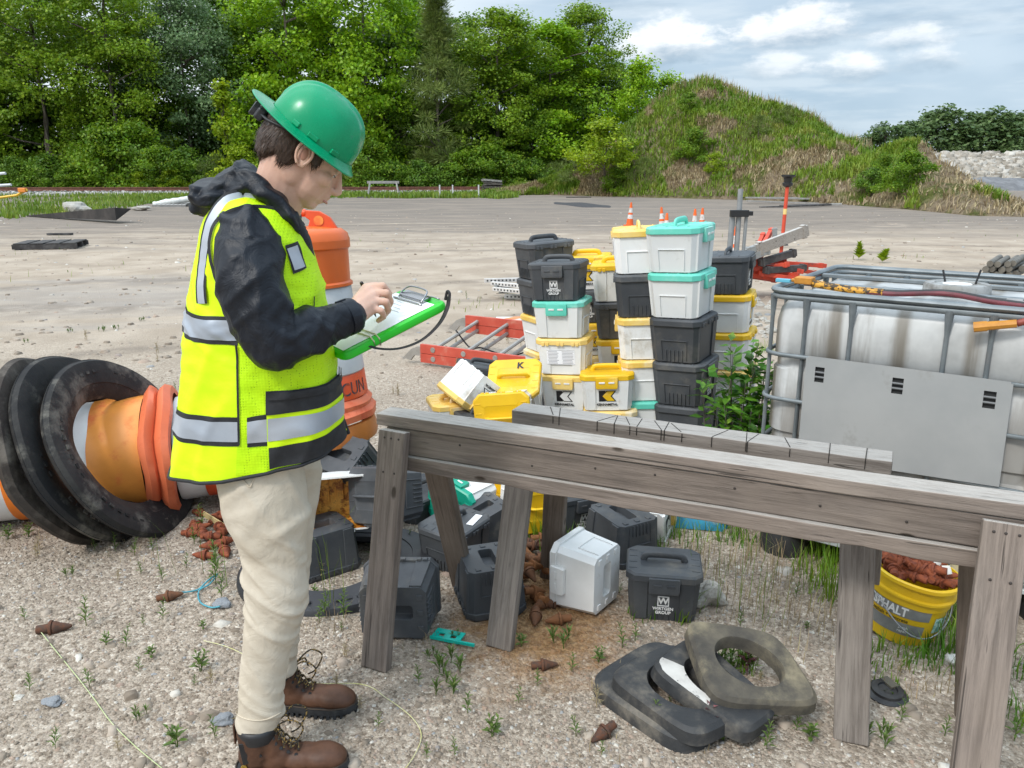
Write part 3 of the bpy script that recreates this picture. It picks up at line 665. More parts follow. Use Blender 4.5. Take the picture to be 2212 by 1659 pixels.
def sawhorse(label, A, ang, L, H, legs, mats, tw=.092, apron=True, cuts=(), notch=None):
    x = Vector((math.cos(ang), math.sin(ang), 0)); y = Vector((-x.y, x.x, 0)); Z = Vector((0, 0, 1)); A = Vector(A)
    t = empty('sawhorse', (A + x * L / 2), (0, 0, 0), label, 'sawhorse'); W1, W2, W3 = mats
    at = lambda a, b, c: A + x * a + y * b + Z * c
    plank(t, 'top_plank', at(0, 0, H - .02 - (0 if apron else .010)), at(L, 0, H - .02 - (0 if apron else .010)), y, tw, .04 if apron else .06, W1)
    if apron:
        for s in (-1, 1):
            yy = s * .022
            plank(t, 'apron_board', at(.035, yy, H - .086), at(L - .03, yy, H - .086), Z, .088, .036, W1)
            plank(t, 'apron_board', at(.085 if s < 0 else .06, yy + s * .012, H - .157), at(L - .10, yy + s * .012, H - .157), -Z, .05, .042, W1, ragged=.02 if s < 0 else 0)
        nails(t, [at(.3 + .21 * i + .05 * random.random(), -.0405, H - .065 - .035 * random.random()) for i in range(int(L / .21) - 2)], -y)
    else:
        plank(t, 'apron_board', at(.06, 0, H - .112), at(L - .05, 0, H - .112), Z, .10, .04, W3)
    for top, foot, m, w in legs:
        tp = Vector(top); fp = Vector(foot); wd = x
        o = plank(t, 'leg', tp, fp, wd, w, .038, {0: W1, 1: W2, 2: W3}[m])
        n_ = (fp - tp).normalized().cross(x); n_ = n_ if n_.y < 0 else -n_
        if n_.y < 0 and fp.y < (A + x * L / 2).y + .3: nails(t, [tp.lerp(fp, .03) + x * k + n_ * .0195 for k in (-.025, 0, .028)] + [tp.lerp(fp, .17) + x * k + n_ * .0195 for k in (-.02, .022)], n_)
    for a, sk in cuts:
        mb = MB(); mb.add(box(0, 0, 0, .0025, tw * .9, .006)); o = mb.build('saw_cut', DARKGAP, t)
        wm(o, t, Matrix.Translation(at(a, -.004, H - .0018)) @ Matrix.Rotation(ang + sk, 4, 'Z'))
        mb = MB(); mb.add(box(0, 0, 0, .0025, .004, .03 + .006 * math.sin(a * 40))); o = mb.build('saw_cut', DARKGAP, t)
        wm(o, t, Matrix.Translation(at(a + math.tan(sk) * tw * .45, -tw / 2, H - .016)) @ Matrix.Rotation(ang, 4, 'Z'))
    return t, at
ang1 = math.atan2(-.75, 1.66); A1 = Vector((-.43, 2.578, 0)); x1 = Vector((math.cos(ang1), math.sin(ang1), 0)); y1 = Vector((-x1.y, x1.x, 0))
at1 = lambda a, b, c: A1 + x1 * a + y1 * b + Vector((0, 0, c))
f_nl = G(810, 1450); f_nr = at1(1.79, -.29, 0)
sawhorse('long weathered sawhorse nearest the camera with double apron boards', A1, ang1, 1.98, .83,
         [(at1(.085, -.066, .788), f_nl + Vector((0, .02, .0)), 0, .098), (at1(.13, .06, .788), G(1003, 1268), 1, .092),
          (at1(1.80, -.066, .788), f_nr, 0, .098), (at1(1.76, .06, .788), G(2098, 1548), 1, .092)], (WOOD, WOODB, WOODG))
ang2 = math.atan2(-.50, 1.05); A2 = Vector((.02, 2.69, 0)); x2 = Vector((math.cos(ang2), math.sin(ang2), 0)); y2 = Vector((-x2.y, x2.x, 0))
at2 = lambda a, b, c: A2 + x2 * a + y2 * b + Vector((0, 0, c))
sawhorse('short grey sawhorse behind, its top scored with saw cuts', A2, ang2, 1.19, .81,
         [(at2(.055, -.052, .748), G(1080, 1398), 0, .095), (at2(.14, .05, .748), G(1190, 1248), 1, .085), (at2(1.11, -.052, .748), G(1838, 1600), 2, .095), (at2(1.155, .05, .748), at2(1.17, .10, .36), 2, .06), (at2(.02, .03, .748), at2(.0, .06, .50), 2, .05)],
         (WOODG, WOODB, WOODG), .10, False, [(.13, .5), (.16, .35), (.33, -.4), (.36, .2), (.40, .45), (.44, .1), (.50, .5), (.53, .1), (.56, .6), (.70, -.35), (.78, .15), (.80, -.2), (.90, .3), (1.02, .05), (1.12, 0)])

# ---------------------------------------------------------------- tool boxes
PL_D = M_plain('charcoal_plastic', (.046, .050, .056), (.075, .080, .086), .55, 5, bump=.12, bscale=180, dirt=((.17, .155, .13), 4.5, .52, .78), vary=.14)
PL_W = M_plain('white_plastic', (.80, .80, .785), (.72, .715, .69), .42, 4, bump=.05, dirt=((.46, .41, .33), 5.0, .56, .76), vary=.06)
PL_T = M_plain('cloudy_plastic', (.64, .655, .65), (.72, .72, .70), .4, 3, bump=.05, dirt=((.36, .34, .30), 5.0, .60, .78), vary=.04)
PL_Y = M_plain('yellow_plastic', (.80, .50, .010), (.72, .42, .01), .42, 5, dirt=((.80, .62, .30), 4.5, .56, .74))
PL_YF = M_plain('faded_yellow_plastic', (.80, .58, .20), (.74, .46, .06), .45, 6, dirt=((.72, .66, .52), 4, .52, .72))
PL_G = M_plain('teal_plastic', (.10, .52, .40), (.16, .60, .48), .4, 4, dirt=((.45, .62, .56), 4, .55, .75))
PL_GD = M_plain('deep_teal_plastic', (.005, .32, .21), (.01, .38, .26), .4, 4)
INK = M_plain('black_print', (.012, .012, .014), None, .5); INKW = M_plain('white_print', (.72, .72, .71), None, .5, dirt=((.3, .3, .3), 30, .55, .75))
PAPER = M_plain('paper', (.88, .88, .90), None, .7); GREYINK = M_plain('grey_print', (.32, .32, .34), None, .6)
def ring8(w, d, z, c=.018):
    a, b = w / 2, d / 2
    return [(-a + c, -b, z), (a - c, -b, z), (a, -b + c, z), (a, b - c, z), (a - c, b, z), (-a + c, b, z), (-a, b - c, z), (-a, -b + c, z)]
BW, BD, BH, BT = .262, .222, .172, .895       # body at its rim, height to the rim, taper
def box_body(mb, dark=True, kind_=''):
    mb.add(loft([ring8(.13, .05, .035, .008), ring8(.135, .055, .0, .008), ring8(BW * BT, BD * BT, 0, .02), ring8(BW, BD, BH, .02)]))
    k = lambda z: BT + (1 - BT) * z / BH
    def slab(side, s0, s1, z0, z1, off, s0t=None, s1t=None):
        """a raised field on a sloping side: side 0 front, 1 right, 2 back, 3 left"""
        P = []
        for o_ in (-.004, off):
            for s, z in ((s0, z0), (s1, z0), (s1t if s1t is not None else s1, z1), (s0t if s0t is not None else s0, z1)):
                hw, hd = BW / 2 * k(z), BD / 2 * k(z)
                P.append({0: (s * hw, -hd - o_, z), 2: (-s * hw, hd + o_, z), 1: (hw + o_, s * hd, z), 3: (-hw - o_, -s * hd, z)}[side])
        mb.add((P, [(0, 3, 2, 1), (4, 5, 6, 7), (0, 1, 5, 4), (1, 2, 6, 5), (2, 3, 7, 6), (3, 0, 4, 7)]))
    for sd in (0, 2) if kind_ != 'white' else ():
        slab(sd, -.86, -.50, .004, BH - .006, .006, s1t=-.44); slab(sd, .50, .86, .004, BH - .006, .006, s0t=.44)
    for sd in (1, 3):
        slab(sd, -.56, .56, .095, .099, .005); slab(sd, -.56, -.53, .01, .098, .005); slab(sd, .53, .56, .01, .098, .005)
        if dark:
            for q in (-.36, -.18, 0, .18, .36): slab(sd, q - .022, q + .022, .006, .055, .006)
    for q in (-.34, -.17, 0, .17, .34) if dark else (): slab(0, q - .014, q + .014, .006, .040, .005)
    for sx in (-1, 1):                                    # ribs round the underside
        for q in (-.3, 0, .3): mb.add(box(sx * BW * BT * .40, q * BD * BT, -.001, .022, .02, .006))
def lid_mesh(mb):
    w, d = BW + .016, BD + .016
    mb.add(loft([ring8(w - .004, d - .004, BH - .012, .03), ring8(w, d, BH - .010, .03), ring8(w, d, BH + .012, .03), ring8(w - .012, d - .012, BH + .020, .03), ring8(w * .62, d * .5, BH + .021, .01), ring8(w * .6, d * .47, BH + .0185, .01)]))
    for sx in (-1, 1):
        for q in (-.3, -.1, .1, .3): mb.add(box(sx * w * .41, q * d, BH + .0205, .03, .006, .004))
    for q in (-.33, -.25, -.04, .04, .25, .33): mb.add(box(q * w, d / 2 + .001, BH - .006, .016, .008, .018))
def make_box(kind):
    t = empty('tool_box'); cb, cl, ch, cx = {'dark': (PL_D, PL_D, PL_D, PL_D), 'k': (PL_W, PL_YF, PL_YF, PL_YF), 'ky': (PL_W, PL_Y, PL_Y, PL_Y), 'teal': (PL_T, PL_G, PL_G, PL_G), 'tealdeep': (PL_W, PL_GD, PL_GD, PL_GD), 'white': (PL_W, PL_W, PL_W, PL_W)}[kind]
    mb = MB(); box_body(mb, kind == 'dark', kind); mb.build('body', cb, t, bevel=.0022)
    mb = MB(); lid_mesh(mb); mb.build('lid', cl, t, bevel=.002)
    mb = MB(); z0 = BH + .012
    mb.add(tube(smoothpath([(-.078, 0, z0), (-.072, 0, z0 + .018), (-.058, 0, z0 + .028), (0, 0, z0 + .030), (.058, 0, z0 + .028), (.072, 0, z0 + .018), (.078, 0, z0)], 3), .007, 8, flat=1.8)); mb.build('handle', ch, t, smooth=True)
    yf = -(BD + .016) / 2
    mb = MB(); mb.add(loft([[(-.052, yf - .010, BH - .052), (.052, yf - .010, BH - .052), (.052, yf + .010, BH - .052), (-.052, yf + .010, BH - .052)], [(-.056, yf - .012, BH - .04), (.056, yf - .012, BH - .04), (.056, yf + .010, BH - .04), (-.056, yf + .010, BH - .04)], [(-.056, yf - .009, BH + .008), (.056, yf - .009, BH + .008), (.056, yf + .01, BH + .008), (-.056, yf + .01, BH + .008)]]))
    lt = mb.build('latch', cx, t, bevel=.002)
    for sx in (-1, 1):
        mb = MB(); mb.add(box(sx * .024, yf - .0125, BH - .018, .030, .003, .0085)); mb.build('latch_slot', PL_W if kind != 'dark' else PL_D, lt, bevel=.001)
    sl = math.atan2(BD / 2 * (1 - BT), BH)
    def face(zc, off=.0016):
        kk = BT + (1 - BT) * zc / BH; nrm = Vector((0, -math.cos(sl), -math.sin(sl))); up = Vector((0, -math.sin(sl), math.cos(sl)))
        return basis(Vector((0, -BD / 2 * kk, zc)) + nrm * off, Vector((1, 0, 0)), up, nrm)
    if kind == 'dark':
        M_ = face(.082, .0004); mb = MB()
        for a, b, c, d in ((-.019, 0, .004, .042), (.019, 0, .004, .042), (0, .019, .034, .004), (0, -.019, .034, .004)): mb.add(box(a, b, .0006, c, d, .0012))
        mb.build('logo_frame', INKW, t, M=M_); text_mesh('logo_letter', 'W', .036, INKW, t, M_ @ Matrix.Translation((0, 0, .0006)), bold=.0012)
        text_mesh('lettering', 'WIRTGEN\nGROUP', .0165, INKW, t, face(.045, .0056), bold=.0006)
    if kind in ('k', 'ky'):
        M_ = face(.078, .0004); mb = MB(); w_, h_ = .084, .058
        T = lambda P: [((a - .5) * w_, (b - .5) * h_) for a, b in P]
        mb.add(prismz(T([(0, 0), (.40, 0), (.40, 1), (0, 1)]), 0, .0008)); mb.add(prismz(T([(.14, .5), (.46, 1), (1.06, 1), (.78, .5), (1.06, 0), (.46, 0)]), 0, .0011)); mb.build('logo_mark', INK, t, M=M_)
        mb = MB(); mb.add(prismz(T([(.22, .5), (.50, .94), (.95, .94), (.70, .5), (.95, .06), (.50, .06)]), .0009, .0018)); mb.build('logo_arrow', INKW if kind == 'k' else PL_Y, t, M=M_)
        text_mesh('lettering', 'KENNAMETAL', .0165, INK, t, face(.034, .0056), bold=.0006)
    BOXES[kind] = [t, False]
BOXES = {}
for k in ('dark', 'k', 'ky', 'teal', 'tealdeep', 'white'): make_box(k)
ALLBOX = []
def put_box(kind, M, label, sc=1.0):
    p = BOXES[kind]; M = M @ Matrix.Scale(sc, 4)
    if not p[1]: o = p[0]; p[1] = True; o.matrix_basis = M
    else: o = dup(p[0], None, matrix=M)
    tag(o, label, 'tool box', 'plastic tool boxes stacked and heaped in the yard'); ALLBOX.append(o); return o
def label_plate(o, w, h, loc, rot, rows):
    """a printed paper label on a box side"""
    mb = MB(); mb.add(box(0, 0, 0, w, h, .0008)); M_ = Matrix.Translation(loc) @ rot; s = mb.build('paper_label', PAPER, o, M=M_)
    mb = MB()
    for i in range(rows):
        for a in (-.26, .26):
            L = w * (.30 + .13 * random.random()); mb.add(box(a * w - .2 * (w * .43 - L), h * (.40 - .8 * i / (rows - 1)), .0007, L, h * .035, .0006))
    mb.add(box(0, h * .49, .0007, w, h * .02, .0006)); mb.add(box(0, -h * .49, .0007, w, h * .02, .0006))
    mb.build('printed_line', GREYINK, s); return s
PIT = .196
def column(u, v, y, rot, kinds, labels, lean=-.021, tilt=-3.2, leany=.0, sc=1.0):
    p = D(u, v, y)
    for k, kd in enumerate(kinds):
        back = kd.endswith('_b'); kd = kd[:-2] if back else kd
        z = p.z - .197 * sc - PIT * sc * k
        if z < -.02: break
        j = (mnoise.noise(Vector((u, k * 3.7, 1))))
        M_ = Matrix.Translation((p.x - lean * k + .004 * j, y + leany * k, z)) @ Matrix.Rotation(R(tilt), 4, 'Y') @ Matrix.Rotation(R(rot + 3 * j + (180 if back else 0)), 4, 'Z')
        o = put_box(kd, M_, labels[k] if k < len(labels) else 'tool box low in a stack hidden behind the sawhorses', sc)
        yield o
A_ = list(column(1211, 561, 4.20, -20, ['dark', 'teal', 'k_b', 'k', 'dark', 'dark'], ['charcoal box with white W logo on top of the front left stack', 'cloudy white box with teal lid under the charcoal box of the front left stack', 'white box with a wide printed paper label in the front left stack', 'white box with black K logo left of its twin, under the labelled box']))
label_plate(A_[2], .150, .078, (0, (BD / 2) * .955 + .007, .095), Matrix.Rotation(R(180), 4, 'Z') @ Matrix.Rotation(R(90 + 5), 4, 'X'), 9)
B_ = list(column(1178, 517, 4.80, 24, ['dark_b', 'dark_b', 'k', 'k', 'dark', 'dark'], ['charcoal box with raised handle topping the rearmost left stack', 'charcoal box second from the top of the rearmost left stack', 'white box with yellow lid edge showing behind the front left stack', 'white box low behind the front left stack'], sc=1.10))
C_ = list(column(1272, 548, 4.78, -12, ['ky', 'dark', 'ky', 'k', 'dark', 'dark'], ['scuffed white box with bright yellow lid and handle behind the charcoal W box', 'charcoal box under the scuffed yellow lidded box at the back', 'yellow lidded box third down at the back of the stacks', 'white box fourth down at the back of the stacks']))
C2 = list(column(1340, 563, 4.46, -9, ['ky_b', 'dark_b', 'ky', 'k', 'dark', 'dark'], ['white box with chipped panel and yellow lid left of the tallest white stack', 'charcoal box under the chipped white box', 'yellow lidded box with yellow and black K logo between the two front stacks', 'white box below the yellow K box'], sc=1.06))
E_ = list(column(1316, 796, 4.06, -8, ['ky', 'k', 'dark'], ['white box with black K logo and open yellow handle lid right of its twin', 'white box under the right K box', 'charcoal box at the bottom of the short middle stack']))
D_ = list(column(1384, 489, 4.14, 84, ['k', 'dark', 'k_b', 'k_b', 'teal', 'dark'], ['white box with torn label and faded yellow lid on top of the narrow stack', 'charcoal box second from the top of the narrow stack', 'white box with pale yellow lid right under the charcoal box of the narrow stack', 'white box with pale yellow lid fourth down in the narrow stack', 'cloudy box with pale teal lid at the foot of the narrow stack'], tilt=-3, sc=1.12))
F_ = list(column(1476, 482, 4.02, 60, ['teal', 'teal', 'dark_b', 'dark', 'dark_b', 'dark'], ['cloudy box with pale teal lid topping the tallest stack', 'cloudy box with teal lid second from the top of the tallest stack', 'charcoal box under the two teal lidded boxes', 'charcoal box with W logo on its right side fourth down in the tallest stack', 'charcoal box fifth down in the tallest stack beside the leafy bush'], tilt=-3, sc=1.14))
H_ = list(column(1578, 545, 4.55, 66, ['dark', 'ky', 'ky_b', 'k', 'dark', 'k'], ['charcoal box with W logo on top of the rear right stack', 'white box with black K logo in the rear right stack', 'cloudy white box with yellow lid third down in the rear right stack', 'white box behind the leafy bush low in the rear right stack'], sc=1.10))
def axes(zdir, fdir):
    """box axes from the way its lid and its front face"""
    z = Vector(zdir).normalized(); f = Vector(fdir); f = (f - z * f.dot(z)).normalized(); y = -f; x = y.cross(z); return x, y, z
def loose(kind, u, v, y, zdir, fdir, label, sc=1.0, rest=False):
    x, yy, z = axes(zdir, fdir); c = D(u, v, y)
    if rest:                                                # let the lowest corner touch the ground
        ext = sum(abs(a[2]) * e for a, e in ((x, BW / 2 * .98), (yy, BD / 2 * .98), (z, .094))); c = G(u, v, ext * sc); 
    o_ = c - z * .094 * sc
    return put_box(kind, basis(o_, x, yy, z), label, sc)
loose('k', 1022, 842, 3.98, (-.60, -.22, -.76), (.62, -.75, -.15), 'white box tipped upside down with grey sticker beside the ladder')
tilt_box = loose('ky', 1117, 838, 4.05, (-.20, -.62, .76), (-.1, -.76, -.62), 'gaping white box with yellow lid tipped towards the camera')
text_mesh('lettering', 'K', .05, INK, tilt_box, Matrix.Translation((.03, .07, BH + .0225)), bold=.002)
loose('ky', 1093, 895, 3.80, (-.18, -.97, .12), (.1, -.1, -1), 'white box lying on its back, yellow lid facing out, left end of the scored sawhorse')
loose('dark', 1038, 822, 4.55, (.2, .1, 1), (.3, -1, 0), 'charcoal box half hidden behind the tipped white box')
loose('k', 985, 900, 4.0, (0, 0, 1), (.3, -1, 0), 'white box buried at the left end of the heap')
loose('dark', 1050, 930, 3.85, (0, 0, 1), (.5, -1, 0), 'charcoal box buried under the tipped white boxes')
# left heap
loose('dark', 745, 1003, 3.40, (.20, .55, -.80), (-.5, -.8, -.4), 'charcoal box lying upside down under the orange drum, handle pocket up')
loose('dark', 836, 1066, 3.14, (-.66, -.70, .18), (.15, -.2, -1), 'charcoal box propped on its side with the lid handle facing left')
for k, (dx, dy, z_) in enumerate(((-.80, 3.62, 0), (-.82, 3.64, .197), (-1.06, 3.66, 0), (-1.05, 3.66, .197))):
    put_box('dark', Matrix.Translation((dx, dy, z_)) @ Matrix.Rotation(R(14 - 9 * k), 4, 'Z'), 'charcoal box of the low stacks carrying the upright orange drum')
loose('dark', 692, 1178, 3.08, (0, 0, -1), (-.62, .8, 0), 'charcoal box upside down on bare ground beside the trouser leg', rest=True)
loose('dark', 861, 1293, 2.68, (.05, 1, .02), (.02, .05, -1), 'charcoal box lying on its back behind the near leg of the long sawhorse', rest=True)
loose('dark', 1056, 1250, 2.75, (.03, 0, -1), (.96, .26, 0), 'charcoal box upside down behind the left leg of the scored sawhorse', .98, rest=True)
up_box = loose('dark', 982, 1166, 3.25, (.0, -.06, 1), (-.80, .55, 0), 'upright charcoal box behind the slanting brown leg, paper strip on its lid', .94, rest=True)
mb = MB(); mb.add(box(0, 0, 0, .10, .032, .0012)); mb.build('paper_strip', PAPER, up_box, M=Matrix.Translation((-.05, .075, BH + .023)) @ Matrix.Rotation(.2, 4, 'Z'))
loose('dark', 905, 1092, 3.62, (.05, -.1, 1), (-.7, .7, 0), 'charcoal box with bent lid left of the slanting brown leg')
loose('tealdeep', 1000, 1078, 3.50, (-.62, -.70, -.05), (.2, -.1, 1), 'white box on its side with deep teal lid facing out')
loose('tealdeep', 985, 1012, 3.95, (.1, -.2, 1), (.3, -.9, 0), 'teal lidded box in the shade behind the white one')
loose('ky', 1083, 1050, 3.72, (-.55, -.8, .2), (.3, -.1, 1), 'yellow lidded box edge on behind the left leg of the scored sawhorse')
loose('ky', 1150, 1085, 3.45, (.55, -.82, .1), (.1, .1, 1), 'yellow lidded box standing between the two legs of the scored sawhorse')
loose('dark', 1046, 1128, 3.32, (.15, .2, -.96), (-.6, .8, 0), 'charcoal box upside down wedged right of the upright charcoal box', .86)
loose('dark', 1238, 1092, 3.72, (.05, -.05, 1), (.45, -.9, 0), 'charcoal box in the grass behind the right leg of the scored sawhorse', rest=True)
loose('dark', 1342, 1148, 3.25, (-.03, .05, -1), (.85, .5, 0), 'charcoal box upside down between the white block and the charcoal W box', rest=True)
loose('white', 1266, 1236, 2.85, (-.80, .58, 0), (-.58, -.80, 0), 'plain white box standing on end, pocket to the right, beside the heap of teeth', .97, rest=True)
loose('dark', 1432, 1262, 2.86, (.0, .0, 1), (-.16, -.98, 0), 'clean upright charcoal box with W logo alone on the gravel', rest=True)
loose('k', 1400, 1118, 3.38, (.35, .85, .3), (.9, -.4, 0), 'broken white box standing in the grass behind the upside down charcoal box', .9)
# open box with rust inside
def open_box():
    t = empty('open_box'); c = D(731, 1086, 3.10); x, y, z = axes((.16, -.97, .14), (.05, -.1, -1)); t.matrix_basis = basis(c - z * .15, x, y, z)
    tag(t, 'open white box on its side with rust stained inside', 'tool box')
    n = NT('rust_stain'); a = n.noise(12, 7, .7); zz = n.xyz()[2]
    rust = n.pbr(n.mix(n.mr(n.noise(26, 6, .7), .45, .62), n.mix(n.mr(n.m('ADD', a, n.m('MULTIPLY', zz, -1.4)), .25, .6), (.56, .19, .010), (.92, .50, .09)), (.30, .09, .01)), .6)
    mb = MB(); mb.add(loft([ring8(.23, .20, 0, .02), ring8(.265, .225, .175, .02)], cap=False)); mb.add((ring8(.23, .20, 0, .02), [tuple(range(8))])); mb.build('body', PL_W, t)
    mb = MB(); mb.add(loft([ring8(.222, .192, .006, .02), ring8(.256, .216, .174, .02)], cap=False)); mb.add((ring8(.222, .192, .006, .02), [tuple(range(8))]))
    for q in (-.06, 0, .06): mb.add(box(q, .03, .012, .03, .12, .014))
    mb.build('inside', rust, t)
    mb = MB(); mb.add(loft([ring8(.256, .216, .174, .02), ring8(.272, .232, .174, .024), ring8(.272, .232, .168, .024)], cap=False)); mb.build('rim', PL_W, t)
    mb = MB()
    for q in (-.05, .05): mb.add(box(q, -.12, .165, .02, .01, .018))
    mb.build('hinge', PL_W, t)
open_box()

# ---------------------------------------------------------------- milling teeth
RUSTY = NT('rusty_steel'); RUSTY = RUSTY.pbr(RUSTY.mix(RUSTY.mr(RUSTY.noise(45, 6, .7), .35, .65), RUSTY.mix(RUSTY.rnd(), (.12, .045, .022), (.26, .105, .035)), RUSTY.mix(RUSTY.rnd(), (.05, .038, .032), (.20, .075, .02))), .85, .1, RUSTY.bump(RUSTY.noise(130, 5, .7), .5, .002))
RUSTR = NT('red_rust'); RUSTR = RUSTR.pbr(RUSTR.mix(RUSTR.mr(RUSTR.noise(60, 6, .7), .35, .65), (.26, .065, .022), (.13, .032, .016)), .85, 0, RUSTR.bump(RUSTR.noise(150, 5, .7), .5, .002))
def tooth_mesh(name, mat):
    mb = MB(); mb.add(lathe([(.004, .088), (.0075, .080), (.0095, .072), (.0135, .058), (.0165, .052), (.0185, .047), (.0185, .042), (.0125, .040), (.0125, .008), (.0115, 0)], 14)); mb.add(lathe([(.0215, .0405), (.0225, .036), (.0215, .033)], 14))
    return mb.build(name, mat, None, smooth='auto', angle=35)
TOOTH = {'brown': [tooth_mesh('milling_tooth', RUSTY), False], 'red': [tooth_mesh('milling_tooth', RUSTR), False]}
def tooth(kind, p, d, label, group, sc=1.0):
    q = TOOTH[kind]; z = Vector(d).normalized(); a, b = frame(z); M_ = basis(Vector(p) - z * .045 * sc, a, b, z) @ Matrix.Scale(sc, 4)
    if not q[1]: o = q[0]; q[1] = True; o.matrix_basis = M_
    else: o = dup(q[0], None, matrix=M_)
    return tag(o, label, 'milling tooth', group)
GT = 'rusty milling teeth lying about'
for i in range(30):
    u = random.gauss(1163, 30); v = random.gauss(1222, 46); v = max(1150, min(1305, v)); hgt = max(0, 1 - ((u - 1165) / 50) ** 2) * max(0, 1 - ((v - 1225) / 75) ** 2) * .075
    p = G(u, v, .016 + hgt * (.4 + .6 * random.random())); a = random.gauss(0, .7)
    tooth('brown', p, (math.cos(a) * random.choice((-1, 1)), math.sin(a), random.gauss(0, .22)), 'rusty milling tooth in the brown heap between the sawhorse legs', 'milling teeth heaped between the sawhorse legs', 1.12)
tooth('brown', G(1157, 1333, .017), (-.1, -1, -.1), 'rusty milling tooth pointing at the camera in front of the brown heap', GT, 1.12)
tooth('brown', G(1205, 1338, .017), (-1, -.1, -.1), 'milling tooth lying sideways right of the tooth that points at the camera', GT, 1.12)
tooth('brown', G(1302, 1583, .016), (-.8, -.6, -.2), 'brown milling tooth alone left of the rubber pads', GT, 1.05)
tooth('brown', G(1177, 1436, .014), (1, .1, .0), 'half buried milling tooth on the gravel in front of the sawhorse leg', GT)
tooth('brown', G(368, 1287, .017), (1, .25, .1), 'rusty milling tooth at the end of the blue cord', GT, 1.1)
tooth('brown', G(118, 1356, .015), (1, .25, .0), 'brown milling tooth at the end of the green string at far left', GT, 1.3)
tooth('red', G(440, 1199, .017), (-1, .1, .0), 'red brown milling tooth between the tyre rings and the boot', GT, 1.15)
tooth('red', G(486, 1192, .017), (.5, -.8, .0), 'red brown milling tooth against the black rubber ring', GT, 1.2)
for i in range(16):
    p = G(random.uniform(405, 505), random.uniform(1108, 1178), .016 + .02 * random.random()); a = random.random() * 6.28
    tooth('red', p, (math.cos(a), math.sin(a), random.gauss(0, .2)), 'red brown milling tooth in the scatter beside the fallen drum', 'milling teeth scattered beside the fallen drum', 1.1)

